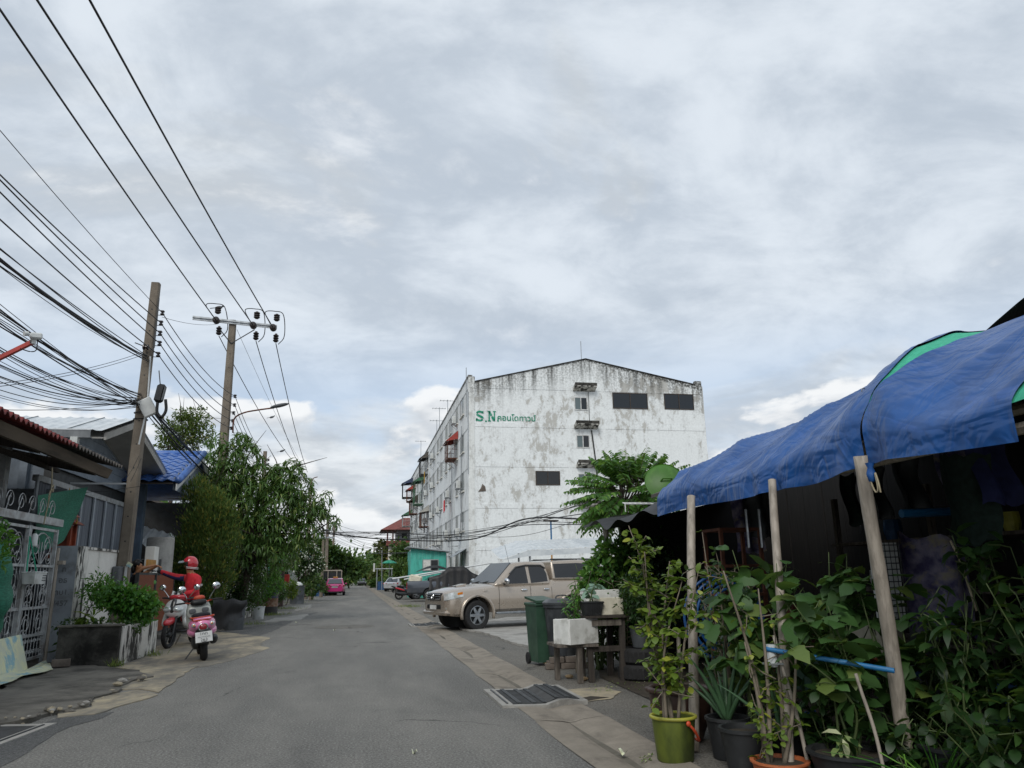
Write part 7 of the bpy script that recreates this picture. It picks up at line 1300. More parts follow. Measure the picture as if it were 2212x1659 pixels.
# generic sedan
def sedan(label, paint_, loc, rz, cat='car', name='parked_car', Lh=4.5, W=1.74, H=1.47, roof_sign=False, lamps=True, grp=None):
    t = thing(name, label, cat, loc, rz, grp); h = W/2; f0, r0 = Lh/2, -Lh/2; ax_f, ax_r = f0-.88, r0+.98
    hw = interp([(f0, h*.7), (f0-.15, h*.88), (f0-.6, h*.98), (0, h), (r0+.6, h*.98), (r0+.12, h*.9), (r0, h*.78)]); zt = interp([(f0, .62), (f0-.15, .72), (f0-1.1, .90), (0, .93), (r0+.8, .98), (r0+.1, .96), (r0, .80)]); zb = interp([(f0, .34), (f0-.4, .22), (0, .24), (r0+.5, .25), (r0, .36)]); cr = interp([(f0, .02), (f0-.8, .06), (0, 0), (r0+.6, .02), (r0, .02)])
    o = body_loft(list(np.linspace(f0, r0, 20)), hw, zb, zt, cr).build('body', paint_, t); cut_arches(o, [(ax_f, .32, .345, 1.2), (ax_r, .32, .345, 1.2)])
    cabin(t, paint_, f0-1.25, f0-2.05, r0+1.25, r0+.55, .90, H-.03, h*.93, h*.70, .08)
    for s in (1, -1):
        side_pane(t, [(f0-1.6, .96), (f0-2.05, H-.14), (f0-2.55, H-.11), (f0-2.6, .96)], .9, H-.03, h*.93, h*.70, s, .004, 'side_window', 'glass'); side_pane(t, [(f0-2.68, .96), (f0-2.64, H-.11), (r0+1.25, H-.14), (r0+.95, .99)], .9, H-.03, h*.93, h*.70, s, .004, 'side_window', 'glass')
        b = MB(); b.ell((f0-1.75, s*h*1.06, .98), (.06, .1, .07), 10, 6); b.build('mirror', paint_, t, smooth=True)
        for x in (ax_f, ax_r): wheel(t, x, s*(h-.11), .31, .2, s, 'steel', 5); MB().lathe([(0, s*.5), (.34, s*.5)], (x, 0, .32), 20, 'y').build('wheel_well', 'black_plastic', t)
        MB().prism([(r0+.02, s*h*.42, .74), (r0+.02, s*h*.42, .88), (r0+.28, s*h*.97, .92), (r0+.2, s*h*.97, .76)], (-.03, s*.01, 0)).build('tail_lamp', 'lamp_red', t); MB().prism([(f0-.12, s*h*.45, .60), (f0-.12, s*h*.45, .70), (f0-.45, s*h*.93, .76), (f0-.4, s*h*.93, .64)], (.04, s*.01, 0)).build('headlamp', 'lamp_clear', t)
    MB().prism([(r0+.62, -h*.72, 1.0), (r0+.62, h*.72, 1.0), (r0+1.18, h*.58, H-.09), (r0+1.18, -h*.58, H-.09)], (-.04, 0, .02)).build('rear_window', 'glass_sky', t); MB().prism([(f0-1.33, -h*.78, .98), (f0-1.33, h*.78, .98), (f0-2.0, h*.6, H-.08), (f0-2.0, -h*.6, H-.08)], (.04, 0, .02)).build('windscreen', 'glass_sky', t)
    MB().bb((r0-.01, -.26, .66), (r0+.01, .26, .78)).build('number_plate', 'aluminium', t); MB().bb((r0-.015, -h*.42, .80), (r0+.01, h*.42, .83)).build('chrome_strip', 'chrome', t); MB().bb((r0+.02, -h*.8, .26), (r0+.1, h*.8, .36)).build('bumper_insert', 'black_plastic', t)
    if roof_sign: MB().box((-.35, 0, H+.075), (.16, .42, .11), None, .03).build('roof_sign', 'timber_yellow', t)
    return t
sedan('pink taxi with a roof sign stopped on the left of the street', 'taxi_pink', (-1.75, 70.5+2.2, 0), PI/2, 'taxi', 'taxi', roof_sign=True)
sedan('silver saloon car parked nose in on the far right', 'silver_car', (4.4, 88, 0), R_(70)); sedan('white car half hidden behind the gold pickup', 'white_car', (6.6, 33.5, 0), R_(196)); sedan('dark car far down the street', 'dark_car', (1.3, 165, 0), -PI/2); sedan('dark car under a mesh shade before the turquoise hut', 'dark_car', (5.3, 54.3, 0), R_(185), H=1.5)
# old open bus frame
t = thing('old_bus', 'derelict open backed bus standing in front of the taxi', 'bus', (-2.35, 83, 0)); MB().bb((-1.0, -2, .45), (1.0, 3, 1.2), .05).build('body', 'bin_grey', t); b = MB()
MB().bb((-.98, -1.9, 2.15), (.98, 3, 2.28), .05).build('roof', 'bamboo', t); MB().bb((-.9, -1.85, 1.3), (.9, -1.8, 2.05)).build('rear_opening', 'black_ink', t)
for x in (-.97, -.35, .5, .97): MB().bb((x-.04, -2.0, 1.2), (x+.04, -1.92, 2.2)).build('pillar', 'bamboo', t)
for s in (1, -1):
    for y in (-1.2, 2): MB().lathe([(0, -.12), (.42, -.12), (.42, .12), (0, .12)], (s*.85, y, .42), 20, 'x').build('wheel', 'rubber', t)
# grey pickup under a black sheet
gk = thing('pickup_truck', 'dark grey pickup half under a black sheet with long white poles on top', 'pickup', (7.5, 48.6, 0), R_(-4)); hwf2 = interp([(.9, .7), (.4, .9), (-4.3, .9), (-4.4, .86)])
o = body_loft([.9, .7, .2, -.5, -1.2, -2, -2.4, -3, -3.6, -4.2, -4.4], hwf2, lambda x: .45, lambda x: 1.2 if x < -2 else 1.12, lambda x: .02).build('body', 'grey_car', gk); cut_arches(o, [(0, .4, .42, 1.2), (-3.05, .4, .42, 1.2)])
for s in (1, -1):
    for x in (0, -3.05): wheel(gk, x, s*.77, .37, .24, s); MB().lathe([(0, s*.5), (.41, s*.5)], (x, 0, .4), 20, 'y').build('wheel_well', 'black_plastic', gk)
    MB().bb((-4.44, s*.80-.07, .72), (-4.38, s*.80+.07, 1.12), .02).build('tail_lamp', 'lamp_red', gk)
def sh(u, v):
    x = -3.1+3.6*u; top = np.interp(x, [-3.1, -2.4, -1.9, -1.0, -.4, .5], [1.35, 1.55, 1.98, 2.02, 1.6, 1.2]); a = (v-.5)*2; yy_ = a*1.0; z = top if abs(a) < .72 else top-(abs(a)-.72)/.28*(top-.62+.08*math.sin(x*9)); yy_ = np.clip(a/.72, -1, 1)*(.80)+(0 if abs(a) < .72 else math.copysign((abs(a)-.72)/.28*.16+.03*math.sin(x*14), a)); return (x+.03*math.sin(v*20), yy_, z+.02*math.sin(x*7+v*9))
b = MB(); b.grid(sh, 40, 36); b.build('cover_sheet', 'black_tarp', gk, smooth=True); MB().tube([(-5.3, -.3, 1.35), (.8, -.5, 2.2)], .045, 8).build('load_pole', 'pvc_white', gk); MB().tube([(-4.6, .3, 1.3), (-.5, .2, 2.0)], .035, 8).build('load_pole', 'pvc_white', gk); MB().box((-3.9, 0, 1.3), (.8, 1.2, .5), rotm(0, .2, 0), .1).build('load', 'foam_cream', gk)
# turquoise hut
t = thing('turquoise_hut', 'turquoise corrugated metal hut with a sliding window', 'hut', (5.2, 58, 0))
for i in range(9): x0 = 3.85+.285*i; b = MB(); b.grid(lambda u, v: (x0+.282*u, 57+.012*math.cos(u*2*PI*2), (3.45-.12*(x0-3.85+.28*u))*v), 12, 1); b.build('panel', 'turquoise', t, world=True)
MB().bb((3.85, 57.05, 0), (3.9, 60.5, 3.3)).build('side_wall', 'turquoise', t, world=True); MB().bb((6.38, 57.05, 0), (6.42, 60.5, 3.1)).build('side_wall', 'turquoise', t, world=True); MB().prism([(3.6, 56.6, 3.52), (6.75, 56.6, 3.15), (6.75, 60.9, 3.15), (3.6, 60.9, 3.52)], (0, 0, .06)).build('roof', 'galv', t, world=True)
w_ = MB().bb((4.7, 56.95, 1.85), (5.85, 56.985, 2.66)).build('window', 'aluminium', t, world=True); MB().bb((4.76, 56.93, 1.91), (5.25, 56.948, 2.6)).build('pane', 'foam', w_, world=True); MB().bb((5.31, 56.93, 1.91), (5.8, 56.948, 2.6)).build('pane', 'window_dark', w_, world=True)
t = thing('entrance_awning', 'grey metal awning at the foot of the apartment block corner', 'awning', (7.3, 54.5, 2.6)); b = MB(); b.grid(lambda u, v: (6.5+.95*v, 53.2+3.2*u, 2.75+.55*v+.02*math.cos(u*60)), 60, 1); b.build('sheet', 'galv', t, world=True)
for y in (53.3, 56.2): MB().tube([(6.55, y, 0), (6.55, y, 2.75)], .05, 7).build('post', 'white_paint', t, world=True)
b = MB(); b.grid(lambda u, v: (4.0+2.6*u, 53.5+1.6*v, 1.75+.45*math.sin(u*PI)*(.6+.4*math.sin(v*PI))), 12, 8); tag(b.build('mesh_shade', 'black_tarp', world=True, smooth=True), 'black mesh shade stretched over a parked car', 'shade')
# lamp post, umbrella, thin posts
t = thing('lamp_post', 'slim blue and yellow post with a flat lamp before the apartment wall', 'lamp post', (11.29, 45, 0)); MB().cyl((0, 0, 0), (0, 0, 3.4), .05, n=8).build('lower_post', 'timber_yellow', t); MB().cyl((0, 0, 3.401), (0, 0, 4.5), .05, n=8).build('upper_post', 'pvc_blue', t); MB().box((0, 0, 4.55), (.9, .3, .07), None, .02).build('lamp', 'dark_wood', t)
c = atY(841, 1214, 95); t = thing('parasol', 'green parasol by the far roadside stall', 'parasol', (c.x, 95, 0)); b = MB(); b.lathe([(0, c.z+.25), (.5, c.z+.12), (.95, c.z-.15)], n=10); b.build('canopy', 'sign_green', t); MB().cyl((0, 0, 0), (0, 0, c.z+.2), .03, n=6).build('pole', 'galv', t)
t = thing('roadside_stall', 'small roadside stall with a pale roof by the silver car', 'stall', (3.6, 100, 0)); MB().bb((-1.2, -1, 2.5), (.9, 1, 2.58)).build('roof', 'white_sheet', t)
for x, y in ((-1, -.9), (.8, -.9), (-1, .9), (.8, .9)): MB().cyl((x, y, 0), (x, y, 2.5), .05, n=6).build('post', 'galv', t)
MB().bb((-1, -.8, 0), (1.2, .8, 1.0)).build('counter', 'plastic_blue', t); MB().bb((-1.5, -1.1, 2.2), (-1.3, -1.0, 3.2)).build('sign_board', 'white_paint', t)
for k, (x, y0, y1, Y) in enumerate(((825, 1188, 1262, 92), (908, 1130, 1186, 63))):
    a, c = atY(x, y1, Y), atY(x-(12 if k else 0), y0, Y); b = MB(); b.tube([(a.x, a.y, 0) if not k else a, c], .05, 6); tag(b.build('thin_post', 'galv', world=True), ('thin grey post along the far right verge', 'slanting white pole leaning on the turquoise hut')[k], 'post')
# red roofed house beyond the block
t = thing('red_roof_house', 'three storey house with a red tiled roof and open balcony beyond the block', 'house', (8.5, 151, 0)); MB().bb((5.8, 148, 0), (14, 158, 8.2)).build('wall', 'white_wall', t, world=True); MB().bb((5.4, 147.2, 7.2), (14, 158, 8.1)).build('balcony', 'red_roof', t, world=True); MB().bb((7.5, 149, 8.2), (14, 158, 10.2)).build('upper_wall', 'grey_paint', t, world=True)
for x in (5.6, 6.6): MB().cyl((x, 147.5, 8.1), (x, 147.5, 10.3), .14, n=8).build('column', 'red_roof', t, world=True)
b = MB(); b.add([(4.3, 146, 10.1), (16, 146, 10.1), (16, 159, 10.1), (4.3, 159, 10.1), (8.6, 151, 12.6), (12, 151, 12.6)], [(0, 1, 5, 4), (1, 2, 5), (2, 3, 4, 5), (3, 0, 4), (3, 2, 1, 0)]); b.build('roof', 'red_roof', t, world=True)
for x in (8.2, 10.6): w_ = MB().bb((x, 148.94, 8.6), (x+1.2, 148.99, 9.8)).build('window', 'aluminium', t, world=True); MB().bb((x+.1, 148.9, 8.7), (x+1.1, 148.935, 9.7)).build('pane', 'window_dark', w_, world=True)

# ================================================================ motorcycles
def moto_wheel(t, x, r=.25, w_=.05, hub='iron_dark', spokes=5, tread=.5):
    e = bpy.data.objects.new('wheel', None); COL.objects.link(e); e.parent = t; e.location = (x, 0, r); b = MB(); b.torus((0, 0, 0), r-w_, w_, 'y', 30, 10, 1.0); b.build('tyre', 'rubber', e, smooth=True)
    b = MB(); b.torus((0, 0, 0), r-w_*2.1, .012, 'y', 26, 6); b.cyl((0, -.04, 0), (0, .04, 0), .05, n=14)
    for k in range(spokes): a = 2*PI*k/spokes; b.tube([(0, 0, 0), ((r-w_*2.1)*math.cos(a), 0, (r-w_*2.1)*math.sin(a))], .012, 5)
    b.build('rim', hub, e, smooth=True); return e
def superbox(t, name, m, c, d, r=None, p=2.6, smooth=True, n=20, k=12):
    b = MB(); c = Vector(c); vs = []
    def sgn(v, q): return math.copysign(abs(v)**q, v)
    for j in range(k+1):
        ph = -PI/2+PI*j/k
        for i in range(n):
            a = 2*PI*i/n; v = Vector((d[0]*sgn(math.cos(ph), 2/p)*sgn(math.cos(a), 2/p), d[1]*sgn(math.cos(ph), 2/p)*sgn(math.sin(a), 2/p), d[2]*sgn(math.sin(ph), 2/p))); vs.append(c+(r @ v if r is not None else v))
    b.add(vs, [(j*n+i, j*n+(i+1) % n, (j+1)*n+(i+1) % n, (j+1)*n+i) for j in range(k) for i in range(n)]); return b.build(name, m, t, smooth=smooth)
def mirror(t, x, y, z, x0, y0, z0):
    b = MB(); b.tube(bez([(x0, y0, z0), ((x0+x)/2, y*.8, (z0+z)/2), (x, y, z-.03)], 5), .008, 6); b.build('mirror_stalk', 'chrome', t); b = MB(); b.lathe([(0, .018), (.05, .014), (.066, 0), (.06, -.008), (0, -.008)], n=22, axis='x'); b.v = [tuple(Vector(p)+Vector((x, y, z))) for p in b.v]; b.build('mirror', 'chrome', t, smooth=True)
# pink scooter seen from behind, leaning on its stand
ps = thing('motor_scooter', 'pink and silver retro scooter standing on its side stand', 'scooter', (-2.66, 15.35+.25, 0), R_(104)); ps.rotation_euler = (R_(-7), 0, R_(103)); ps.scale = (1.16, 1.16, 1.03)
moto_wheel(ps, 0, .25, .055); moto_wheel(ps, 1.22, .25, .05)
superbox(ps, 'rear_cowl', 'pink_paint', (.12, 0, .60), (.42, .205, .15), rotm(0, R_(8), 0), 2.5); superbox(ps, 'side_cowl', 'pink_paint', (.2, 0, .50), (.36, .225, .115), rotm(0, R_(4), 0), 2.5)
superbox(ps, 'engine_cover', 'black_plastic', (.12, .10, .32), (.34, .07, .11), None, 3); superbox(ps, 'exhaust', 'iron_dark', (.05, -.16, .34), (.30, .06, .07), rotm(0, R_(12), 0), 2.4); superbox(ps, 'mudguard', 'black_plastic', (-.10, 0, .47), (.22, .12, .09), rotm(0, R_(20), 0), 2.6)
superbox(ps, 'seat', 'cloth_dark', (.30, 0, .76), (.38, .145, .055), rotm(0, R_(4), 0), 2.6); superbox(ps, 'leg_shield', 'silver_plastic', (1.0, 0, .72), (.05, .20, .32), rotm(0, R_(-14), 0), 3); superbox(ps, 'inner_pocket', 'silver_plastic', (.93, 0, .80), (.05, .19, .12), rotm(0, R_(-10), 0), 3.2); superbox(ps, 'floor_board', 'black_plastic', (.75, 0, .30), (.28, .15, .035), None, 3); superbox(ps, 'front_fender', 'pink_paint', (1.22, 0, .42), (.22, .075, .12), None, 2.4); superbox(ps, 'handlebar_cover', 'black_plastic', (.90, 0, .98), (.09, .13, .06), None, 2.6); superbox(ps, 'speedometer', 'orange_metal', (.94, -.02, 1.06), (.05, .09, .05), None, 2.2)
b = MB(); b.tube(bez([(.80, .33, 1.0), (.88, .22, 1.0), (.93, .1, .97), (.93, -.1, .97), (.88, -.22, 1.0), (.80, -.33, 1.0)], 5), .013, 7); b.build('handlebar', 'orange_metal', ps, smooth=True)
for s in (1, -1):
    MB().cyl((.82, s*.22, 1.0), (.76, s*.37, 1.0), .018, n=10).build('grip', 'rubber', ps); MB().tube([(.87, s*.16, 1.02), (.86, s*.33, .99)], .007, 5).build('lever', 'black_plastic', ps); mirror(ps, .84, s*.27-.02, 1.25, .88, s*.17, 1.02)
    b = MB(); b.ell((-.24, s*.13, .635), (.03, .04, .04), 12, 8); b.build('indicator', 'lamp_clear', ps, smooth=True); b = MB(); b.ell((-.262, s*.13, .635), (.014, .018, .018), 10, 6); b.build('indicator_bulb', 'lamp_amber', ps, smooth=True); superbox(ps, 'pocket_recess', 'grey_plastic', (.87, s*.10, .83), (.01, .055, .045), None, 3)
b = MB(); b.torus((-.285, 0, .59), .065, .010, 'x', 26, 6); b.build('lamp_ring', 'chrome', ps, smooth=True); b = MB(); b.ell((-.28, 0, .59), (.03, .06, .06), 16, 10); b.build('tail_lamp', 'lamp_red', ps, smooth=True)
b = MB(); b.tube(bez([(.0, .15, .76), (-.16, .17, .76), (-.26, .12, .76), (-.26, -.12, .76), (-.16, -.17, .76), (.0, -.15, .76)], 4), .012, 6); b.tube([(-.15, .15, .72), (-.24, .14, .76)], .01, 5); b.tube([(-.15, -.15, .72), (-.24, -.14, .76)], .01, 5); b.tube([(-.27, .12, .71), (-.27, -.12, .71)], .012, 5); b.tube([(-.16, .16, .76), (-.24, .13, .705)], .01, 5); b.build('rack', 'orange_metal', ps, smooth=True)
pl_ = MB().box((-.34, 0, .43), (.008, .245, .175), rotm(0, R_(12), 0), .003).build('number_plate', 'white_paint', ps)
def plate_t(s, z, h, x=-.352): text('plate_text', s, 'black_ink', ps, (x, 0, z), (R_(90-12), 0, R_(-90)), h, .0008)
plate_t('1กท', .462, .07, -.343); plate_t('กรุงเทพมหานคร', .425, .027, -.351); plate_t('263', .362, .07, -.362)
superbox(ps, 'hugger', 'black_plastic', (-.16, 0, .40), (.17, .09, .13), rotm(0, R_(35), 0), 3); b = MB(); b.tube([(.35, .12, .22), (.30, .28, .02)], .012, 6); b.tube([(.30, .28, .02), (.24, .30, .012)], .014, 5); b.build('side_stand', 'iron_dark', ps)
b = MB(); b.ell((-.34, 0, .335), (.03, .075, .03), 12, 6); b.build('plate_lamp', 'black_plastic', ps, smooth=True)
# rider's white and red scooter, front toward the street
rs = thing('motor_scooter', 'white and red scooter with its headlights on carrying the rider', 'scooter', (-3.66, 19.95, 0), R_(-101)); rs.scale = (1.12, 1.12, 1.03); moto_wheel(rs, 0, .28, .045); moto_wheel(rs, 1.26, .285, .042, 'iron_dark', 6)
superbox(rs, 'front_fender', 'red_paint', (1.26, 0, .55), (.24, .075, .075), rotm(0, R_(10), 0), 2.3)
b = MB(); b.tube([(1.08, .09, .95), (1.26, .075, .30)], .022, 8); b.tube([(1.08, -.09, .95), (1.26, -.075, .30)], .022, 8); b.build('fork', 'iron_dark', rs)
superbox(rs, 'front_cowl', 'white_paint', (1.08, 0, .80), (.12, .19, .20), rotm(0, R_(-18), 0), 2.4); superbox(rs, 'cowl_wing', 'white_paint', (.98, .17, .68), (.08, .06, .26), rotm(R_(12), R_(-10), 0), 2.5); superbox(rs, 'cowl_wing', 'white_paint', (.98, -.17, .68), (.08, .06, .26), rotm(R_(-12), R_(-10), 0), 2.5); superbox(rs, 'cowl_centre', 'dark_car', (1.15, 0, .86), (.05, .06, .16), rotm(0, R_(-20), 0), 2.4)
for s in (1, -1):
    superbox(rs, 'headlamp', 'lamp_clear', (1.175, s*.10, .79), (.05, .095, .065), rotm(0, R_(-20), s*.3), 2.2); superbox(rs, 'running_lamp', 'lamp_amber', (1.215, s*.085, .765), (.012, .02, .02), None, 2.0); MB().cyl((.9, s*.2, 1.02), (.84, s*.36, 1.02), .018, n=10).build('grip', 'rubber', rs); mirror(rs, .93, s*.34, 1.24, .92, s*.2, 1.03)
superbox(rs, 'handlebar_cover', 'red_paint', (.97, 0, 1.03), (.11, .17, .055), rotm(0, R_(-10), 0), 2.4); b = MB(); b.tube([(.86, .34, 1.02), (.95, .1, .99), (.95, -.1, .99), (.86, -.34, 1.02)], .013, 6); b.build('handlebar', 'iron_dark', rs)
superbox(rs, 'rear_body', 'red_paint', (.15, 0, .62), (.5, .14, .14), rotm(0, R_(6), 0), 2.5); superbox(rs, 'seat', 'cloth_dark', (.25, 0, .78), (.42, .14, .055), None, 2.6); superbox(rs, 'floor_board', 'black_plastic', (.72, 0, .33), (.25, .14, .04), None, 3); superbox(rs, 'engine', 'iron_dark', (.1, 0, .38), (.3, .11, .12), None, 2.6); superbox(rs, 'carrier_bag', 'white_plastic', (1.05, .26, .52), (.12, .09, .13), None, 2.0); b = MB(); b.tube([(.45, -.1, .25), (.42, -.2, .02)], .012, 5); b.build('centre_stand', 'chrome', rs)
# dark motorbike parked on the right
mb = thing('motor_scooter', 'black and maroon scooter parked beside the grey pickup', 'scooter', (2.85, 53.2, 0), R_(12)); moto_wheel(mb, 0, .29, .05); moto_wheel(mb, 1.25, .29, .045); superbox(mb, 'body', 'dark_car', (.25, 0, .62), (.55, .15, .14), rotm(0, R_(14), 0), 2.4); superbox(mb, 'side_trim', 'red_paint', (.1, -.1, .66), (.4, .06, .06), rotm(0, R_(16), 0), 2.2); superbox(mb, 'seat', 'cloth_dark', (.25, 0, .82), (.42, .13, .06), rotm(0, R_(8), 0), 2.5); superbox(mb, 'front_cowl', 'dark_car', (1.05, 0, .75), (.1, .17, .3), rotm(0, R_(-15), 0), 2.4); superbox(mb, 'engine', 'iron_dark', (.2, 0, .38), (.38, .12, .14), None, 2.5); superbox(mb, 'tail', 'dark_car', (-.35, 0, .82), (.22, .08, .06), rotm(0, R_(20), 0), 2.3); superbox(mb, 'mudguard', 'black_plastic', (-.45, 0, .6), (.05, .07, .18), rotm(0, R_(-25), 0), 2.5); superbox(mb, 'exhaust', 'iron_dark', (-.05, -.15, .42), (.32, .06, .07), rotm(0, R_(14), 0), 2.3)
b = MB(); b.tube([(.85, .33, 1.05), (.95, 0, 1.0), (.85, -.33, 1.05)], .014, 6); b.build('handlebar', 'iron_dark', mb); mirror(mb, .92, .3, 1.28, .9, .2, 1.04); mirror(mb, .92, -.3, 1.28, .9, -.2, 1.04)

# ================================================================ people
def figure(name, joints, edges, regions, parent, mats):
    """one continuous skinned body; regions(point)-> material index"""
    keys = list(joints); me = bpy.data.meshes.new(name); me.from_pydata([joints[k][0] for k in keys], [(keys.index(a), keys.index(c)) for a, c in edges], []); ob = bpy.data.objects.new(name, me); COL.objects.link(ob)
    md = ob.modifiers.new('skin', 'SKIN'); md.use_smooth_shade = True; sv = me.skin_vertices[0].data
    for i, k in enumerate(keys): r = joints[k][1]; sv[i].radius = (r, r) if not isinstance(r, tuple) else r; sv[i].use_root = (k == 'pelvis')
    ob.modifiers.new('sub', 'SUBSURF').levels = 2; apply_mods(ob); ob.data.materials.clear()
    for m_ in mats: ob.data.materials.append(M[m_])
    for p in ob.data.polygons: p.material_index = regions(p.center)
    ob.data.shade_smooth(); ob.parent = parent; return ob
HB = ['pelvis', 'waist', 'chest', 'neck', 'head', 'crown']
def limbs(): 
    E_ = [('pelvis', 'waist'), ('waist', 'chest'), ('chest', 'neck'), ('neck', 'head'), ('head', 'crown')]
    for s in 'lr': E_ += [('chest', s+'sh'), (s+'sh', s+'el'), (s+'el', s+'wr'), (s+'wr', s+'palm'), ('pelvis', s+'hip'), (s+'hip', s+'kn'), (s+'kn', s+'an'), (s+'an', s+'toe')]
    return E_
def fingers(parent, m, palm, fwd, side, up, curl=.5, sc=1.0):
    """four fingers and a thumb, each its own bent chain rooted in the palm"""
    palm, fwd, side, up = Vector(palm), Vector(fwd).normalized(), Vector(side).normalized(), Vector(up).normalized(); b = MB()
    for k, (o_, L_) in enumerate(((-.030, .066), (-.010, .076), (.010, .072), (.030, .056))):
        p = palm+side*o_*sc+fwd*.03*sc; d1 = (fwd-up*curl*.3).normalized(); d2 = (fwd-up*curl*1.0).normalized(); d3 = (fwd*.6-up*curl*1.6).normalized(); p1 = p+d1*L_*.45*sc; p2 = p1+d2*L_*.32*sc; p3 = p2+d3*L_*.26*sc; b.tube([p, p1, p2, p3], [.0095*sc, .0092*sc, .0085*sc, .006*sc], 7)
    p = palm-side*.03*sc-fwd*.02*sc; d = (fwd*.6-side*.8-up*.2).normalized(); b.tube([p, p+d*.035*sc, p+(d+fwd*.5).normalized()*.062*sc], [.011*sc, .0105*sc, .007*sc], 7); return b.build('fingers', m, parent, smooth=True)
rd = thing('person', 'delivery rider in a red jacket and red helmet reaching toward the gate', 'person', (-3.74, 19.75, .02)); rd.scale = (1.12,)*3
J = {'pelvis': ((0, 0, .84), .135), 'waist': ((-.01, -.02, 1.0), .135), 'chest': ((-.03, -.03, 1.20), .155), 'neck': ((-.06, -.04, 1.395), .06), 'head': ((-.09, -.05, 1.52), .085), 'crown': ((-.085, -.05, 1.60), .08),
     'rsh': ((-.12, .12, 1.30), .078), 'rel': ((-.38, .10, 1.33), .070), 'rwr': ((-.66, .05, 1.44), .050), 'rpalm': ((-.74, .04, 1.46), .03), 'lsh': ((.12, -.13, 1.28), .080), 'lel': ((.12, -.26, 1.03), .072), 'lwr': ((-.10, -.34, .99), .050), 'lpalm': ((-.18, -.35, 1.0), .03),
     'lhip': ((.12, -.04, .80), .10), 'lkn': ((.22, -.45, .62), .075), 'lan': ((.24, -.36, .12), .05), 'ltoe': ((.24, -.52, .06), .045), 'rhip': ((-.12, -.02, .80), .10), 'rkn': ((-.22, -.45, .62), .075), 'ran': ((-.26, -.30, .12), .05), 'rtoe': ((-.27, -.46, .06), .045)}
def reg(p):
    if p.z < .86 and (abs(p.x) < .5): return 2
    if p.x < -.66 or (p.x < -.13 and p.y < -.31 and p.z < 1.1): return 2
    if p.z > 1.40 and p.x > -.3: return 3
    if p.x < -.20 and p.x > -.62 and p.z < 1.335+.38*max(0, -.38-p.x) and p.z > 1.1: return 1
    return 0
body = figure('body', J, limbs(), reg, rd, ['cloth_red', 'cloth_navy', 'cloth_dark', 'skin']); fingers(rd, 'cloth_dark', (-.75, .04, 1.46), (-1, -.05, .1), (0, 1, 0), (0, 0, 1), .6); fingers(rd, 'cloth_dark', (-.19, -.35, 1.0), (-1, 0, .1), (0, .2, 1), (0, 1, 0), .9)
hc = Vector((-.075, -.05, 1.60)); b = MB(); b.ell(hc, (.155, .135, .155), 22, 14)
b.f = [f for f in b.f if not (np.mean([b.v[i][0] for i in f]) < hc.x-.035 and np.mean([b.v[i][2] for i in f]) < hc.z+.045) and np.mean([b.v[i][2] for i in f]) > hc.z-.115]; b.mi = [0]*len(b.f); b.build('helmet', 'red_paint', rd, smooth=True)
b = MB(); b.ell(hc+Vector((0, 0, -.02)), (.148, .128, .13), 18, 10); b.f = [f for f in b.f if np.mean([b.v[i][0] for i in f]) > hc.x-.05]; b.mi = [0]*len(b.f); b.build('helmet_lining', 'black_plastic', rd, smooth=True)
b = MB(); b.tube([hc+Vector((.16*math.cos(a)*.99, .139*math.sin(a), -.075-.02*math.cos(a))) for a in np.linspace(-1.9, 1.9, 16)], .007, 5); b.tube([hc+Vector((.16*math.cos(a)*.97, .139*math.sin(a)*.97, -.098-.02*math.cos(a))) for a in np.linspace(-1.9, 1.9, 16)], .006, 5); b.build('helmet_stripe', 'white_paint', rd)
b = MB(); b.grid(lambda u, v: (hc.x-.10-.13*v, hc.y+(u-.5)*.26*(1-.12*v), hc.z+.075-.02*v-.05*abs(u-.5)*2), 8, 3); b.build('visor', 'window_grey', rd, smooth=True); b = MB(); b.ell(hc+Vector((-.04, -.135, .02)), (.018, .01, .018), 10, 6); b.build('visor_button', 'black_plastic', rd, smooth=True)
b = MB(); b.ell((-.178, -.05, 1.545), (.022, .016, .026), 8, 6); b.build('nose', 'skin', rd, smooth=True)
for s in (1, -1): b = MB(); b.ell((-.163, -.05+s*.032, 1.575), (.012, .016, .009), 8, 6); b.build('eye', 'hair', rd, smooth=True)
b = MB(); b.ell((-.165, -.05, 1.50), (.012, .026, .007), 8, 6); b.build('mouth', 'orange_lacquer', rd, smooth=True)
for z_ in (1.22,): MB().box((.19, -.20, 1.16), (.07, .012, .04), rotm(.3, 0, .7)).build('sleeve_badge', 'white_paint', rd)
b = MB(); b.tube([(-.17, -.10, 1.38), (-.165, -.14, 1.2), (-.14, -.15, .95)], .006, 5); b.build('zip', 'cloth_dark', rd)
o = MB().box((-3.74-.96, 19.78, 1.67), (.17, .09, .02), rotm(0, .12, .1)).build('parcel', 'black_plastic'); tag(o, 'flat black parcel held out by the rider over the gate', 'parcel')
b = MB(); b.grid(lambda u, v: (-.10+.2*u, .02*math.sin(u*6), .12*v+.01*math.sin(v*5)), 6, 4); o = b.build('receipt', 'foam'); o.location = (-3.74-.27, 19.33, 1.09); o.rotation_euler = (-.5, .2, .1); tag(o, 'sheet of white paper in the rider lower hand', 'paper')
wm = thing('person', 'woman with tied black hair and sunglasses on her head leaning over the slatted gate', 'person', (-5.12, 20.2, 0)); wm.scale = (1.06,)*3; 
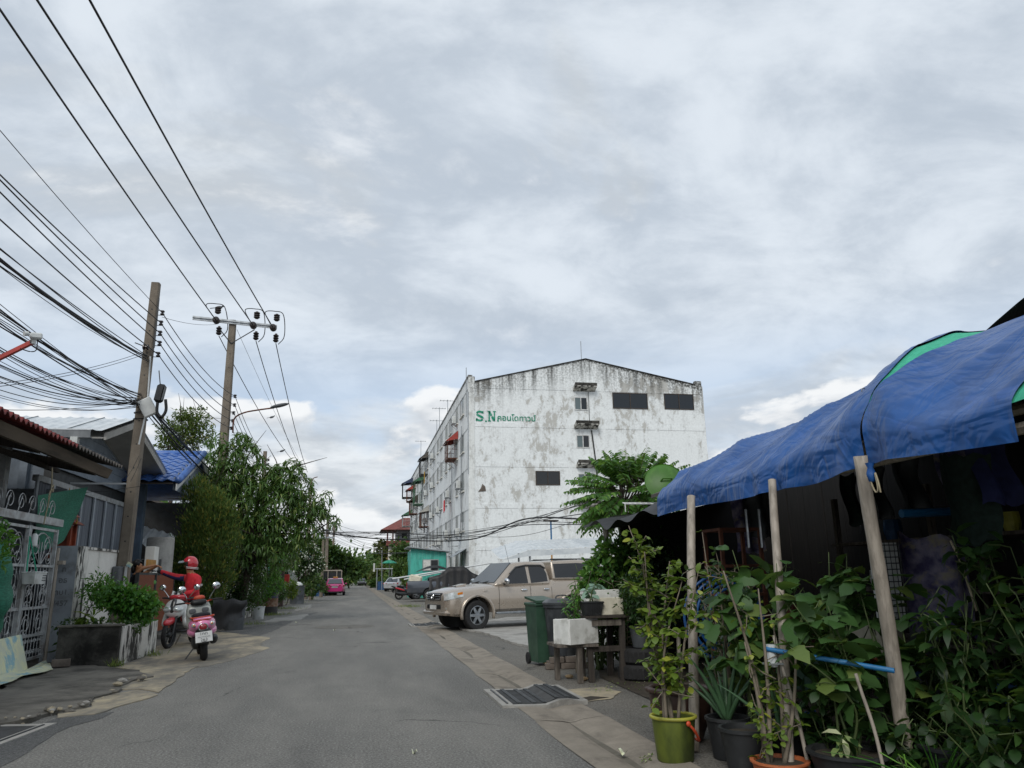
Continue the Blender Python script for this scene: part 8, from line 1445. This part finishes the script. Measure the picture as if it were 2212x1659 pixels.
J = {'pelvis': ((-.12, 0, .92), .13), 'waist': ((-.10, 0, 1.08), .11), 'chest': ((-.04, 0, 1.33), .135), 'neck': ((0.02, 0, 1.53), .045), 'head': ((.05, 0, 1.66), .078), 'crown': ((.03, 0, 1.75), .072),
     'lsh': ((-.02, .16, 1.42), .055), 'lel': ((.18, .24, 1.56), .042), 'lwr': ((.38, .10, 1.67), .03), 'lpalm': ((.43, .06, 1.68), .026), 'rsh': ((-.02, -.16, 1.42), .055), 'rel': ((.16, -.24, 1.62), .042), 'rwr': ((.36, -.10, 1.68), .03), 'rpalm': ((.43, -.06, 1.685), .026),
     'lhip': ((-.12, .1, .88), .1), 'lkn': ((-.10, .1, .5), .07), 'lan': ((-.12, .1, .1), .045), 'ltoe': ((0, .1, .05), .04), 'rhip': ((-.12, -.1, .88), .1), 'rkn': ((-.10, -.1, .5), .07), 'ran': ((-.12, -.1, .1), .045), 'rtoe': ((0, -.1, .05), .04)}
figure('body', J, limbs(), lambda p: 1 if (p.z < 1.5 and p.z > .9 and p.x < .12) else (2 if p.z <= .9 else 0), wm, ['skin', 'cloth_dark', 'cloth_navy']); fingers(wm, 'skin', (.44, -.06, 1.685), (.8, .1, -.3), (0, 1, 0), (0, 0, 1), .9); fingers(wm, 'skin', (.44, .06, 1.68), (.8, -.1, -.3), (0, -1, 0), (0, 0, 1), .9)
b = MB(); b.ell((.005, 0, 1.735), (.105, .10, .10), 16, 10); b.f = [f for f in b.f if np.mean([b.v[i][0] for i in f]) < .075 or np.mean([b.v[i][2] for i in f]) > 1.775]; b.mi = [0]*len(b.f); b.ell((-.10, 0, 1.74), (.055, .055, .05), 10, 8); b.ell((-.07, .0, 1.62), (.05, .07, .1), 10, 8); b.build('hair', 'hair', wm, smooth=True)
b = MB(); b.tube(bez([(.02, -.11, 1.80), (.09, -.07, 1.82), (.12, 0, 1.82), (.09, .07, 1.82), (.02, .11, 1.80)], 4), .011, 6); b.build('sunglasses', 'black_plastic', wm); b = MB(); b.ell((.128, 0, 1.665), (.022, .014, .02), 8, 6); b.build('nose', 'skin', wm, smooth=True)
for s in (1, -1): b = MB(); b.ell((.112, s*.03, 1.695), (.01, .014, .007), 8, 6); b.build('eye', 'hair', wm, smooth=True); b = MB(); b.ell((.03, s*.08, 1.67), (.02, .012, .03), 8, 6); b.build('ear', 'skin', wm, smooth=True)
b = MB(); b.ell((.118, 0, 1.625), (.01, .022, .006), 8, 6); b.build('mouth', 'orange_lacquer', wm, smooth=True)
